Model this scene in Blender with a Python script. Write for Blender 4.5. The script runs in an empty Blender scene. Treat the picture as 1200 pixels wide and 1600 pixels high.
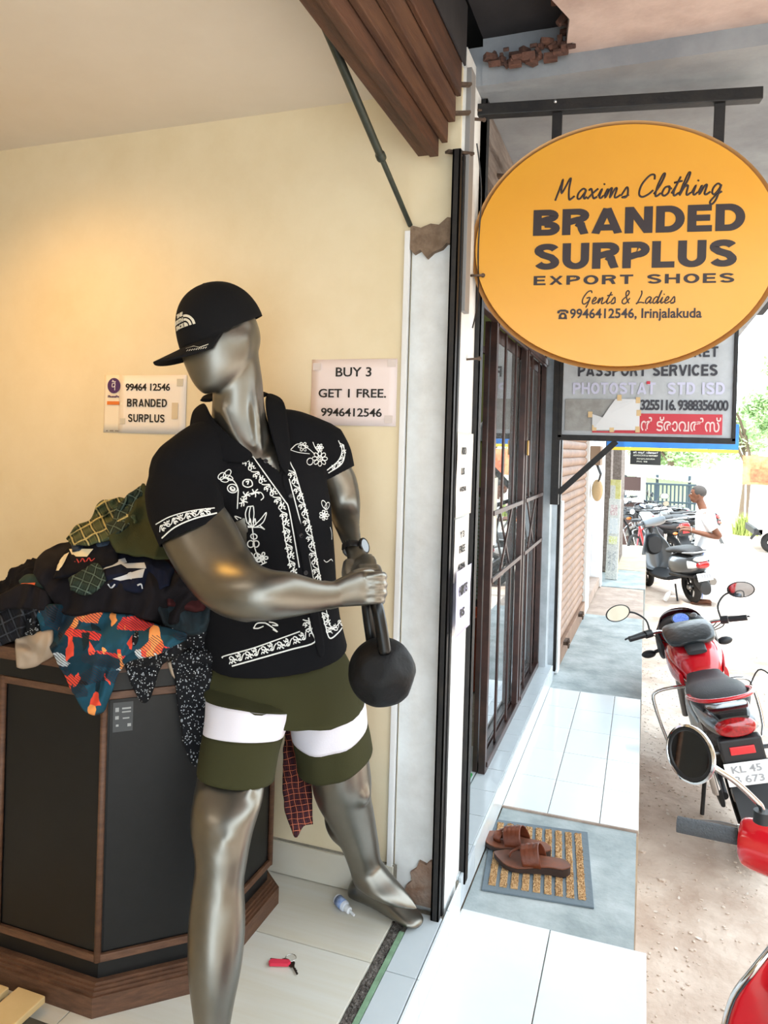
import bpy, bmesh, math, random
from mathutils import Vector, Matrix, noise as mnoise
from mathutils.bvhtree import BVHTree
PI = math.pi
SC = bpy.context.scene
COL = SC.collection
# ---------------------------------------------------------------- camera
FPX, CX, CY, CAMH = 1151.0, 600.0, 700.0, 1.45
def _n(v): return Vector(v).normalized()
_yc = _n(((1007-CX)/FPX, -(708-CY)/FPX, -1.0))
_zc = Vector((.030, 1.0, 0.0)); _zc = (_zc - _yc*_zc.dot(_yc)).normalized()
_xc = _yc.cross(_zc)
CR = Matrix((_xc, _yc, _zc))            # world = CR @ camera-space
CAM = Vector((0, 0, CAMH))
cam_data = bpy.data.cameras.new('camera')
cam = bpy.data.objects.new('camera', cam_data); COL.objects.link(cam)
cam.matrix_world = Matrix.Translation(CAM) @ CR.to_4x4()
cam_data.sensor_fit = 'AUTO'; cam_data.sensor_width = 36.0
cam_data.lens = FPX*36.0/1600.0
cam_data.shift_x = 0.0; cam_data.shift_y = (CY-800.0)/1600.0
cam_data.clip_start = 0.05; cam_data.clip_end = 300
SC.camera = cam
# ---------------------------------------------------------------- light
SC.view_settings.view_transform = 'Standard'
SC.view_settings.look = 'None'
SC.view_settings.exposure = 0.40
SC.view_settings.gamma = 1.0
SC.view_settings.use_curve_mapping = False
world = bpy.data.worlds.new('sky'); SC.world = world; world.use_nodes = True
bgn = world.node_tree.nodes['Background']
bgn.inputs[0].default_value = (0.80, 0.92, 1.0, 1); bgn.inputs[1].default_value = 4.1
def add_light(name, kind, loc, energy, color, target=None, **kw):
    l = bpy.data.lights.new(name, kind); l.energy = energy; l.color = color
    for k, v in kw.items(): setattr(l, k, v)
    o = bpy.data.objects.new(name, l); COL.objects.link(o); o.location = loc
    if target is not None:
        o.rotation_euler = (Vector(target)-Vector(loc)).to_track_quat('-Z', 'Y').to_euler()
    return o
add_light('sun', 'SUN', (0, 0, 8), 6.0, (1.0, .96, .88), target=(2.3, 2.6, 0), angle=math.radians(1.5))
add_light('shop_downlight', 'SPOT', (-1.95, 1.35, 2.46), 38, (1.0, .52, .10), target=(-1.72, 1.98, 1.0), spot_size=math.radians(125), spot_blend=1.0, shadow_soft_size=.16)
add_light('shop_tube_light', 'AREA', (-1.6, -.4, 2.40), 4, (1.0, .90, .78), target=(-1.3, 1.2, 1.2), shape='RECTANGLE', size=1.2, size_y=.15)

# ---------------------------------------------------------------- geometry of the photograph: rays through it
def ray(u, v): return (CR @ Vector(((u-CX)/FPX, -(v-CY)/FPX, -1.0))).normalized()
def P(u, v, ax, val):
    d = ray(u, v); i = 'XYZ'.index(ax); return CAM + d*((val-CAM[i])/d[i])
def D(u, v, dep): return CAM + CR @ Vector(((u-CX)/FPX*dep, -(v-CY)/FPX*dep, -dep))
def px(n, dep): return n*dep/FPX
CAMR, CAMU, CAMB = CR @ Vector((1, 0, 0)), CR @ Vector((0, 1, 0)), CR @ Vector((0, 0, 1))
# ---------------------------------------------------------------- materials
def lin(h):
    h = h.lstrip('#'); out = []
    for i in (0, 2, 4):
        c = int(h[i:i+2], 16)/255.0
        out.append(c/12.92 if c <= .04045 else ((c+.055)/1.055)**2.4)
    return (*out, 1)
MATS = {}
def mat(name, col, rough=.6, metal=0., var=None, scale=6., amt=.5, bump=0., bscale=40., stretch=(1, 1, 1), coat=0., spec=None, emit=None, alpha=None, trans=0.):
    if name in MATS: return MATS[name]
    m = bpy.data.materials.new(name); m.use_nodes = True; nt = m.node_tree; N = nt.nodes; L = nt.links
    b = N['Principled BSDF']; c = lin(col)
    b.inputs['Base Color'].default_value = c; b.inputs['Roughness'].default_value = rough; b.inputs['Metallic'].default_value = metal
    if coat: b.inputs['Coat Weight'].default_value = coat; b.inputs['Coat Roughness'].default_value = .08
    if spec is not None: b.inputs['Specular IOR Level'].default_value = spec
    if trans: b.inputs['Transmission Weight'].default_value = trans
    if emit: b.inputs['Emission Color'].default_value = lin(emit[0]); b.inputs['Emission Strength'].default_value = emit[1]
    if alpha is not None: b.inputs['Alpha'].default_value = alpha
    if var or bump:
        tc = N.new('ShaderNodeTexCoord'); mp = N.new('ShaderNodeMapping'); mp.inputs['Scale'].default_value = stretch
        L.new(tc.outputs['Object'], mp.inputs[0])
    if var:
        nz = N.new('ShaderNodeTexNoise'); nz.inputs['Scale'].default_value = scale; nz.inputs['Detail'].default_value = 6; nz.inputs['Roughness'].default_value = .65
        L.new(mp.outputs[0], nz.inputs['Vector'])
        cr = N.new('ShaderNodeValToRGB'); cr.color_ramp.elements[0].position = .5-.25*(1.1-amt); cr.color_ramp.elements[1].position = .5+.25*(1.1-amt)
        cr.color_ramp.elements[0].color = lin(var); cr.color_ramp.elements[1].color = c
        L.new(nz.outputs[0], cr.inputs[0]); L.new(cr.outputs[0], b.inputs['Base Color'])
    if bump:
        nb = N.new('ShaderNodeTexNoise'); nb.inputs['Scale'].default_value = bscale; nb.inputs['Detail'].default_value = 4
        L.new(mp.outputs[0], nb.inputs['Vector'])
        bp = N.new('ShaderNodeBump'); bp.inputs['Strength'].default_value = bump; bp.inputs['Distance'].default_value = .01
        L.new(nb.outputs[0], bp.inputs['Height']); L.new(bp.outputs[0], b.inputs['Normal'])
    MATS[name] = m; return m
def glassmat(name, col='#ffffff', alpha=.25, rough=.02):
    m = mat(name, col, rough=rough, alpha=alpha); return m
# ---------------------------------------------------------------- objects
def link(name, me, m=None, parent=None, smooth=False):
    o = bpy.data.objects.new(name, me); COL.objects.link(o)
    if m is not None:
        for q in (m if isinstance(m, (list, tuple)) else [m]): me.materials.append(q)
    if smooth is True:
        me.polygons.foreach_set('use_smooth', [True]*len(me.polygons))
    elif smooth:
        me.polygons.foreach_set('use_smooth', [True]*len(me.polygons)); me.set_sharp_from_angle(angle=math.radians(smooth))
    if parent is not None:
        o.parent = parent
        o.matrix_parent_inverse = wm(parent).inverted()
    return o
WM = {}
def wm(o): return WM.get(o.name, Matrix())
def tag(o, label=None, cat=None, group=None, kind=None):
    if label: o['label'] = label
    if cat: o['category'] = cat
    if group: o['group'] = group
    if kind: o['kind'] = kind
    return o
def thing(name, label, cat, loc=(0, 0, 0), rz=0., group=None, kind=None, mtx=None):
    """Empty at the thing's base. Children are built in WORLD coordinates (local=False) or local ones."""
    o = bpy.data.objects.new(name, None); COL.objects.link(o); o.empty_display_size = .05
    M_ = mtx if mtx is not None else Matrix.Translation(Vector(loc)) @ Matrix.Rotation(rz, 4, 'Z')
    o.matrix_world = M_; WM[o.name] = M_.copy()
    tag(o, label, cat, group, kind); return o
class MB:
    def __init__(s): s.bm = bmesh.new()
    def add(s, verts, faces, mtx=None, mi=0):
        vs = [s.bm.verts.new(mtx @ Vector(v) if mtx is not None else Vector(v)) for v in verts]
        for f in faces:
            try:
                q = s.bm.faces.new([vs[i] for i in f]); q.material_index = mi
            except ValueError: pass
        return vs
    def box(s, a, b, bev=0., mtx=None, mi=0):
        x0, y0, z0 = (min(a[i], b[i]) for i in range(3)); x1, y1, z1 = (max(a[i], b[i]) for i in range(3))
        V = [(x0, y0, z0), (x1, y0, z0), (x1, y1, z0), (x0, y1, z0), (x0, y0, z1), (x1, y0, z1), (x1, y1, z1), (x0, y1, z1)]
        F = [(3, 2, 1, 0), (4, 5, 6, 7), (0, 1, 5, 4), (1, 2, 6, 5), (2, 3, 7, 6), (3, 0, 4, 7)]
        vs = s.add(V, F, mtx, mi)
        if bev:
            ed = {e for v in vs for e in v.link_edges}
            bmesh.ops.bevel(s.bm, geom=list(ed), offset=bev, segments=2, affect='EDGES', profile=.6)
        return s
    def bar(s, p, q, w, h=None, up=(0, 0, 1), bev=0., mi=0):
        """rectangular bar from p to q"""
        h = h or w; p = Vector(p); q = Vector(q); d = (q-p); L_ = d.length; d.normalize()
        u = Vector(up)
        if abs(d.dot(u)) > .98: u = Vector((1, 0, 0)) if abs(d.x) < .9 else Vector((0, 1, 0))
        r = d.cross(u).normalized(); u = r.cross(d)
        M_ = Matrix((r, u, d)).transposed().to_4x4(); M_.translation = p
        return s.box((-w/2, -h/2, 0), (w/2, h/2, L_), bev, M_, mi)
    def tube(s, pts, rad, seg=10, cap=True, mi=0, closed=False, flat=1.0, up=None):
        pts = [Vector(p) for p in pts]; n = len(pts)
        R_ = rad if isinstance(rad, (list, tuple)) else [rad]*n
        tang = []
        for i in range(n):
            a = pts[(i-1) % n] if closed or i > 0 else pts[i]; b = pts[(i+1) % n] if closed or i < n-1 else pts[i]
            t = (b-a); t = t.normalized() if t.length > 1e-9 else Vector((0, 0, 1)); tang.append(t)
        u = Vector(up) if up is not None else Vector((0, 0, 1))
        if abs(tang[0].dot(u)) > .95: u = Vector((1, 0, 0)) if up is None else u
        nrm = (u - tang[0]*u.dot(tang[0])).normalized(); rings = []
        for i in range(n):
            t = tang[i]; nrm = nrm - t*nrm.dot(t)
            nrm = nrm.normalized() if nrm.length > 1e-6 else t.orthogonal().normalized()
            bn = t.cross(nrm); r = R_[i]
            ra, rb = (r if isinstance(r, (tuple, list)) else (r*flat, r))
            rings.append([s.bm.verts.new(pts[i] + nrm*(math.cos(2*PI*k/seg)*ra) + bn*(math.sin(2*PI*k/seg)*rb)) for k in range(seg)])
        m = n if closed else n-1
        for i in range(m):
            A, B = rings[i], rings[(i+1) % n]
            for k in range(seg):
                q = s.bm.faces.new((A[k], A[(k+1) % seg], B[(k+1) % seg], B[k])); q.material_index = mi
        if cap and not closed:
            q = s.bm.faces.new(rings[0][::-1]); q.material_index = mi
            q = s.bm.faces.new(rings[-1]); q.material_index = mi
        return s
    def lathe(s, prof, seg=24, mtx=None, mi=0):
        """prof: list of (r,z)"""
        M_ = mtx or Matrix(); rings = []
        for r, z in prof:
            if r < 1e-5: rings.append([s.bm.verts.new(M_ @ Vector((0, 0, z)))])
            else: rings.append([s.bm.verts.new(M_ @ Vector((r*math.cos(2*PI*k/seg), r*math.sin(2*PI*k/seg), z))) for k in range(seg)])
        for A, B in zip(rings, rings[1:]):
            for k in range(seg):
                if len(A) == 1 and len(B) == 1: continue
                if len(A) == 1: f = (A[0], B[(k+1) % seg], B[k])
                elif len(B) == 1: f = (A[k], A[(k+1) % seg], B[0])
                else: f = (A[k], A[(k+1) % seg], B[(k+1) % seg], B[k])
                q = s.bm.faces.new(f); q.material_index = mi
        return s
    def ell(s, c, r, seg=20, rings=12, mtx=None, mi=0):
        M_ = (mtx or Matrix()) @ Matrix.Translation(Vector(c)) @ Matrix.Diagonal((*([r]*3 if not isinstance(r, (tuple, list)) else r), 1))
        return s.lathe([(math.sin(PI*i/rings), -math.cos(PI*i/rings)) for i in range(rings+1)], seg, M_, mi)
    def prism(s, poly, z0, z1, mtx=None, mi=0):
        n = len(poly)
        s.add([(x, y, z0) for x, y in poly]+[(x, y, z1) for x, y in poly],
                     [tuple(range(n))[::-1], tuple(range(n, 2*n))]+[(i, (i+1) % n, n+(i+1) % n, n+i) for i in range(n)], mtx, mi); return s
    def mesh(s, name='m'):
        me = bpy.data.meshes.new(name); bmesh.ops.recalc_face_normals(s.bm, faces=s.bm.faces[:]); s.bm.to_mesh(me); s.bm.free(); return me
    def build(s, name, m, parent=None, smooth=False): return link(name, s.mesh(name), m, parent, smooth)
def frame_mtx(origin, xaxis, yaxis=None, zaxis=None):
    x = Vector(xaxis).normalized()
    if zaxis is not None:
        z = Vector(zaxis); z = (z-x*z.dot(x)).normalized(); y = z.cross(x)
    else:
        y = Vector(yaxis); y = (y-x*y.dot(x)).normalized(); z = x.cross(y)
    M_ = Matrix((x, y, z)).transposed().to_4x4(); M_.translation = Vector(origin); return M_
def text_mesh(body, size, bold=0., xs=1., align='LEFT', shear=0., space=1., ext=.0006, line=1.):
    cu = bpy.data.curves.new('lettering', 'FONT'); cu.body = body; cu.size = size; cu.offset = bold; cu.extrude = ext
    cu.align_x = align; cu.shear = shear; cu.space_character = space; cu.resolution_u = 3; cu.space_line = line
    o = bpy.data.objects.new('t', cu); COL.objects.link(o)
    dg = bpy.context.evaluated_depsgraph_get(); me = bpy.data.meshes.new_from_object(o.evaluated_get(dg), depsgraph=dg)
    bpy.data.objects.remove(o); bpy.data.curves.remove(cu)
    me.transform(Matrix.Diagonal((xs, 1, 1, 1))); me.materials.clear(); return me
def text_fit(body, x0, z0, w, h, bold=0., shear=0., space=1., ext=.0006):
    """lettering scaled so that it fills the box w x h (cap height) with its baseline at z0; in a local x/y plane"""
    me = text_mesh(body, 1.0, bold, 1., 'LEFT', shear, space, ext)
    xs = [v.co.x for v in me.vertices]; ys = [v.co.y for v in me.vertices]
    capm = text_mesh('H', 1.0, bold, 1., 'LEFT', 0, 1, ext); ch = max(v.co.y for v in capm.vertices)-min(v.co.y for v in capm.vertices)
    cb = min(v.co.y for v in capm.vertices); bpy.data.meshes.remove(capm)
    sx = w/(max(xs)-min(xs)); sy = h/ch
    me.transform(Matrix.Translation((x0-min(xs)*sx, z0-cb*sy, 0)) @ Matrix.Diagonal((sx, sy, 1, 1))); return me
def join_meshes(name, items):
    """items: (mesh, matrix)"""
    bm = bmesh.new()
    for me, M_ in items:
        m2 = me.copy(); m2.transform(M_); bm.from_mesh(m2); bpy.data.meshes.remove(m2)
    me = bpy.data.meshes.new(name); bm.to_mesh(me); bm.free(); return me
def stroke_mesh(lines, w, mtx, thick=.0008):
    """flat pen strokes (polylines in local x/y) as thin ribbons lying on a plane"""
    mb = MB()
    for ln in lines:
        pts = smooth_path([Vector((x, y, 0)) for x, y in ln], 5)
        mb.tube([mtx @ p for p in pts], [( thick, w/2) for _ in pts], seg=6, up=mtx.to_3x3() @ Vector((0, 0, 1)))
    return mb
def smooth_path(pts, sub=6, closed=False):
    pts = [Vector(p) for p in pts]; n = len(pts)
    if n < 3 and not closed: return pts
    out = []; m = n if closed else n-1
    for i in range(m):
        p0 = pts[(i-1) % n] if closed or i > 0 else pts[0]*2-pts[1]
        p1 = pts[i]; p2 = pts[(i+1) % n]; p3 = pts[(i+2) % n] if closed or i < n-2 else pts[-1]*2-pts[-2]
        for k in range(sub):
            t = k/sub
            out.append(.5*((2*p1)+(p2-p0)*t+(2*p0-5*p1+4*p2-p3)*t*t+(3*p1-p0-3*p2+p3)*t*t*t))
    if not closed: out.append(pts[-1])
    return out
def lerp_list(vals, n_in, sub):
    out = []
    for i in range(n_in-1):
        for k in range(sub):
            t = k/sub; t = t*t*(3-2*t)*.35+t*.65
            a, b = vals[i], vals[i+1]
            out.append(tuple(x+(y-x)*t for x, y in zip(a, b)) if isinstance(a, (tuple, list)) else a+(b-a)*t)
    out.append(vals[-1]); return out
def limb(mb, pts, rads, sub=5, seg=18, up=None):
    mb.tube(smooth_path(pts, sub), lerp_list(rads, len(pts), sub), seg=seg, up=up); return mb
def copy_tree(o, parent=None):
    c = o.copy(); COL.objects.link(c); c.parent = parent
    for ch in list(o.children): copy_tree(ch, c)
    return c
def eval_mod(me, mods):
    """apply modifiers (type, dict) to a mesh and give back the evaluated mesh"""
    o = bpy.data.objects.new('tmp', me); COL.objects.link(o)
    for t, kw in mods:
        md = o.modifiers.new(t, t)
        for k, v in kw.items(): setattr(md, k, v)
    dg = bpy.context.evaluated_depsgraph_get(); out = bpy.data.meshes.new_from_object(o.evaluated_get(dg), depsgraph=dg)
    bpy.data.objects.remove(o); return out
R = random.Random(7)
# ================================================================ materials of the place
m_wall = mat('cream_plaster', '#eadcbe', .85, var='#e2d2b0', scale=2.5, bump=.05, bscale=60)
m_panel = mat('white_board', '#ecedee', .7, var='#e2e2e2', scale=3)
m_ceil = mat('shop_ceiling', '#e6dccf', .9, var='#dfd4c5', scale=1.5)
m_plast = mat('worn_white_plaster', '#eef0f0', .85, var='#dcdcda', scale=7, bump=.25, bscale=30)
m_patch = mat('bare_cement', '#8d7865', .95, var='#6f5b4a', scale=25, bump=.8, bscale=60)
m_black = mat('black_steel', '#1c1b1d', .5, .3, var='#2c2825', scale=20, bump=.1, bscale=80)
m_blk = mat('black_paint', '#141416', .45)
m_tile = mat('white_glazed_tile', '#e4e9ea', .12, var='#dde3e6', scale=2)
m_tileb = mat('pale_grey_tile', '#c7ced2', .2, var='#b9c2c8', scale=2)
m_ftile = mat('cream_floor_tile', '#d6d4cc', .22, var='#cfc8b7', scale=2.2, stretch=(.4, 6, 1))
m_grout = mat('grout', '#9a958a', .95, var='#7f786c', scale=30)
m_cem = mat('grey_cement', '#b3babb', .9, var='#8d9798', scale=5, bump=.3, bscale=50)
m_cem2 = mat('brown_cement', '#b8a598', .95, var='#9b897c', scale=6, bump=.4, bscale=40)
m_cem3 = mat('tan_cement', '#cbbba6', .95, var='#b3a28e', scale=4, bump=.3, bscale=40)
m_slab = mat('grey_painted_soffit', '#9c9fa2', .9, var='#83858a', scale=3.2, bump=.2, bscale=14)
m_pink = mat('pinkish_peeling_plaster', '#cdb8b0', .9, var='#b29c94', scale=5, bump=.3, bscale=20)
m_brick = mat('broken_brick_edge', '#6e4a3c', .95, var='#3c2c28', scale=14, bump=1., bscale=40)
m_dark = mat('mottled_dark_grey', '#2b282b', .9, var='#1c1a1d', scale=6)  # mottled dark grey, shared by several overhead and inner parts
m_wood = mat('dark_brown_plank', '#5c3a26', .65, var='#3b2418', scale=4, stretch=(9, 1, 9), bump=.3, bscale=30)
m_wood2 = mat('worn_brown_plank', '#60402a', .7, var='#45291b', scale=4, stretch=(9, 1, 9), bump=.3, bscale=30)
m_gwood = mat('grey_weathered_wood', '#8b8079', .85, var='#675b54', scale=5, stretch=(8, 1, 8), bump=.4, bscale=30)
m_gate = mat('brown_gate_paint', '#4a302a', .42, .1, var='#2f211f', scale=12)
m_dirt = mat('dusty_red_soil', '#dccdc0', .97, var='#ad9686', scale=2.4, amt=.35, bump=.9, bscale=22)
m_road = mat('pale_dusty_road', '#cfc3b6', .95, var='#b6a898', scale=1.2, bump=.3, bscale=30)
m_pillar = mat('bluish_white_pillar', '#c3cbd2', .8, var='#a9b2b8', scale=6, bump=.2, bscale=30)
m_green = mat('olive_green_wall', '#6f7440', .8, var='#626837', scale=3)
m_shut = mat('brown_shutter', '#9c7a62', .55, .2, var='#7d604d', scale=6)
m_rust = mat('rusty_iron', '#6d5a4c', .8, .3, var='#40332c', scale=40)
m_pipe = mat('dark_green_pipe', '#3d443c', .5, .2, var='#2b302b', scale=20)
m_chrome = mat('chrome', '#d8d8d8', .12, 1.)
m_steel = mat('dull_steel', '#8f8f8f', .35, .9)
m_whitep = mat('white_paint', '#e8e8e8', .6)
def struct(name, mb, m, parent=None, smooth=False):
    o = mb.build(name, m, parent, smooth) if isinstance(mb, MB) else link(name, mb, m, parent, smooth)
    if parent is None: o['kind'] = 'structure'
    return o
# ================================================================ first shop: shell
wl = struct('wall_back', MB().box((-3.4, 2.09, .0), (-.672, 2.24, 2.09)).box((-3.4, 2.09, 2.09), (-.53, 2.24, 2.56)), m_wall)
struct('wall_left', MB().box((-3.55, -1.6, 0), (-3.4, 2.24, 2.6)), m_wall)
struct('wall_rear', MB().box((-3.4, -1.75, 0), (-.6, -1.6, 2.6)), m_wall)
struct('ceiling', MB().box((-3.4, -1.6, 2.50), (-.66, 2.09, 2.62)), m_ceil)
# the reveal between the shop wall and the front: plastered pier
pier = struct('wall_pier', MB().box((-.671, 2.10, .0), (-.52, 2.302, 2.62)), m_plast)
mb = MB()                                            # broken cement band across the pier, ragged edges
poly = [(-.672, 2.105), (-.672, 2.035), (-.66, 2.02), (-.64, 2.03), (-.62, 2.005), (-.60, 2.022), (-.575, 2.03), (-.56, 2.045), (-.532, 2.04), (-.532, 2.115), (-.56, 2.12), (-.585, 2.10), (-.61, 2.105), (-.64, 2.095)]
mb.prism(poly, 0, .022, Matrix(((1, 0, 0, 0), (0, 0, -1, 2.10), (0, 1, 0, 0), (0, 0, 0, 1))))
struct('cement_patch', mb, m_patch, pier)
mb = MB(); poly = [(-.668, .10), (-.655, .118), (-.638, .125), (-.628, .15), (-.612, .165), (-.618, .19), (-.60, .205), (-.592, .228), (-.57, .222), (-.558, .236), (-.545, .228), (-.53, .235), (-.53, .10)]
mb.prism(poly, 0, .012, Matrix(((1, 0, 0, 0), (0, 0, -1, 2.10), (0, 1, 0, 0), (0, 0, 0, 1))))
struct('cement_patch', mb, mat('pinkish_cement', '#a58f80', .95, var='#8c6a55', scale=18, bump=.8, bscale=50), pier)
struct('trim_1', MB().box((-.690, 2.078, .17), (-.672, 2.10, 2.09), .003), m_panel)
# skirting tiles of the back wall
bb = struct('baseboard_back', MB().box((-3.4, 2.083, .1), (-.66, 2.0899, .203)), m_grout)
x = -.668
for i in range(5):
    struct('skirting_tile', MB().box((x-.596, 2.074, .102), (x, 2.083, .2), .002), m_ftile, bb); x -= .6
# floor of the first shop
fl = struct('floor', MB().box((-3.4, -1.6, -.52), (-.505, 2.09, .088)), m_grout)
tile_me = {}
def tile(name, x0, x1, y0, y1, z, th, m, par, gap=.0015):
    key = (round(x1-x0, 3), round(y1-y0, 3), th, m.name)
    if key not in tile_me:
        tile_me[key] = MB().box((gap, gap, -th), (x1-x0-gap, y1-y0-gap, 0), .0012).mesh('tile'); tile_me[key].materials.append(m)
    o = bpy.data.objects.new(name, tile_me[key]); COL.objects.link(o); o.parent = par
    o.location = (x0, y0, z+R.uniform(-.0004, .0004)); return o
for i in range(4):
    x1 = -.636-.6*i
    for (y0, y1) in ((1.81, 2.083), (1.21, 1.81), (.61, 1.21), (.01, .61), (-.59, .01)):
        tile('floor_tile', x1-.6, x1, y0, y1, .1, .012, m_ftile, fl)
y = -.6
while y < 2.05:                                       # threshold tiles outside the shutter groove
    tile('threshold_tile', -.592, -.508, y, min(y+.3, 2.06), .098, .01, m_tileb, fl); y += .3
y = -.6
while y < 2.2:                                        # riser tiles facing the walkway
    struct('riser_tile', MB().box((-.506, y+.002, .002), (-.500, min(y+.3, 2.25)-.002, .097)), m_tile, fl); y += .3
mb = MB(); mb.box((-.634, -1.6, .080), (-.606, 2.04, .0945))
for k in range(420):
    px_, py_ = R.uniform(-.632, -.609), R.uniform(.9, 2.02); s = R.uniform(.0015, .005)
    mb.ell((px_, py_, .0955), (s, s*1.3, s*.6), 5, 3)
struct('shutter_groove', mb, mat('groove_grit', '#77706a', .95, var='#3d3733', scale=60, bump=1., bscale=120), fl)
struct('green_strip', MB().box((-.606, -1.6, .088), (-.592, 1.96, .0985)), mat('green_paint_strip', '#86a98a', .7, var='#6d8a6f', scale=20), fl)
# ================================================================ the walkway and the ground
wk = struct('walkway', MB().box((-.505, -1.6, -.52), (.045, 2.28, -.012)).box((-.54, 2.28, -.52), (.012, 3.0, -.022)).box((-.505, 3.0, -.52), (.02, 4.6, -.012)), m_cem3)
y = 2.28-.56*7
while y < 2.27:
    tile('walkway_tile', -.503, -.228, y, y+.56 if y+.56 < 2.28 else 2.28, 0, .012, m_tile, wk); tile('walkway_tile', -.228, .047, y, y+.56 if y+.56 < 2.28 else 2.28, 0, .012, m_tile, wk); y += .56
struct('doorway_cement', MB().box((-.503, 2.29, -.03), (.012, 2.995, -.008)), m_cem, wk)
struct('raised_edge', MB().box((-.505, 2.996, -.02), (.018, 3.004, -.0005)), m_cem2, wk)
y = 3.004
for r_ in range(5):
    x0 = -.505
    for w_ in (.18, .2, .145):
        tile('walkway_tile', x0, x0+w_, y, y+.319, 0, .012, m_tile, wk); x0 += w_
    y += .319
for (y0, y1, z, m, nm, x1) in ((4.6, 6.85, -.005, m_cem, 'grey_slab', .025), (6.85, 8.35, -.012, m_cem2, 'brown_slab', .03), (8.35, 9.6, -.004, m_cem, 'grey_slab', .05), (9.6, 12.2, 0, m_cem3, 'tan_slab', .06)):
    struct(nm, MB().box((-.56, y0+.004, -.52), (x1, y1-.004, z), .004), m, wk)
def hill(x, y): return -.49 + .012*mnoise.noise(Vector((x*3.1, y*3.1, 0))) + .006*mnoise.noise(Vector((x*11, y*11, 3)))
def ground_grid(x0, x1, y0, y1, nx, ny):
    V = []; F = []
    for j in range(ny+1):
        for i in range(nx+1):
            xx = x0+(x1-x0)*i/nx; yy = y0+(y1-y0)*j/ny; V.append((xx, yy, hill(xx, yy)))
    for j in range(ny):
        for i in range(nx):
            a = j*(nx+1)+i; F.append((a, a+1, a+nx+2, a+nx+1))
    me = bpy.data.meshes.new('g'); me.from_pydata(V, [], F); return me
gr = struct('ground', ground_grid(0, 3.2, 1.0, 13, 70, 260), m_dirt, smooth=True)
mb = MB()
for (x0, y0, x1, y1) in ((-4, -4, 60, 1.0), (3.2, 1.0, 60, 80), (-30, 13, 3.2, 80), (-30, 4, -4, 13)): mb.box((x0, y0, -.7), (x1, y1, -.492))
struct('road', mb, m_road, gr)
mb = MB()                                              # crumbs of soil and small stones by the walkway
for k in range(1500):
    xx = .03+abs(R.gauss(0, .45)); yy = R.uniform(1.4, 8.0)
    s = R.uniform(.002, .007)*(1 if R.random() < .97 else 2.0)
    mb.ell((xx, yy, hill(xx, yy)+s*.3), (s*R.uniform(.7, 1.6), s*R.uniform(.7, 1.5), s*.6), 5, 3)
tag(mb.build('gravel', mat('crumbs', '#bfaa9a', .95, var='#d6cabf', scale=90)), 'small stones and crumbs of soil scattered over the dusty ground', 'gravel', kind='stuff')
mb = MB()
for k in range(90):
    xx = .05+abs(R.gauss(0, .5)); yy = R.uniform(1.6, 6); s = R.uniform(.005, .016); a = R.uniform(0, 6.28)
    M_ = Matrix.Translation((xx, yy, hill(xx, yy)+.004)) @ Matrix.Rotation(a, 4, 'Z') @ Matrix.Rotation(R.uniform(-.3, .3), 4, 'X')
    mb.add([(-s, -s*.4, 0), (s*.2, -s*.6, .002), (s, 0, .004), (s*.1, s*.5, .001), (-s*.8, s*.4, 0)], [(0, 1, 2, 3, 4)], M_)
tag(mb.build('litter', mat('pale_scraps', '#d8cec4', .8)), 'pale dry leaves and paper scraps on the dusty ground', 'litter', kind='stuff')
# ================================================================ overhead: canopy slab, broken edge, pink plaster, planks
slab = struct('ceiling_canopy', MB().box((-.56, 2.22, 2.56), (.80, 7.6, 2.68)), m_slab)
mb = MB()
V1 = []; n_ = 40
for i in range(n_+1):
    xx = -.5+1.3*i/n_; yy = 2.215-.02*i/n_+.006*mnoise.noise(Vector((xx*9, 0, 1)))
    V1.append((xx, yy))
poly = V1+[(.80, 2.26), (-.5, 2.26)]
mb.prism(poly, 2.557, 2.70); struct('slab_edge', mb, m_slab, slab)
mb = MB(); poly = [(-.18, 2.30)]
for i in range(14): t = i/13; poly.append((-.25+.03*math.sin(i*2.3)+.05*t, 2.20-1.9*t+.02*math.sin(i*5)))
poly += [(1.2, .3), (1.2, 2.30)]
mb.prism(poly, 2.615, 2.75); struct('pink_soffit', mb, m_pink, slab)
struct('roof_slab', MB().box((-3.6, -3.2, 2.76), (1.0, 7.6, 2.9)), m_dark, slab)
struct('dark_board', MB().box((-.50, .3, 2.70), (-.1, 2.3, 2.758)), m_dark, slab)  # dark grey board beside the pink plaster
mb = MB()
for k in range(36):
    t = k/35; xx = -.47+.24*t; M_ = Matrix.Translation((xx, 2.19-.02*t+R.uniform(-.012, .012), 2.615+R.uniform(-.02, .03))) @ Matrix.Rotation(R.uniform(0, 6), 4, R.choice('XYZ'))
    s = R.uniform(.008, .020); mb.box((-s, -s*.6, -s*.5), (s, s*.6, s*.5), .002, M_)
for k in range(26):
    t = k/25; M_ = Matrix.Translation((-.24+R.uniform(-.02, .02), 2.18-1.2*t, 2.665+R.uniform(-.02, .02))) @ Matrix.Rotation(R.uniform(0, 6), 4, R.choice('XYZ'))
    s = R.uniform(.008, .020); mb.box((-s, -s*.6, -s*.5), (s, s*.6, s*.5), .002, M_)
tag(struct('broken_edge', mb, m_brick, slab), kind='stuff')
mb = MB(); mb.ell((-.21, 1.95, 2.70), (.075, .1, .012), 18, 6); struct('rust_stain', mb, mat('rust_stain', '#6b3a2c', .9, var='#3a2624', scale=12), slab)
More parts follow.
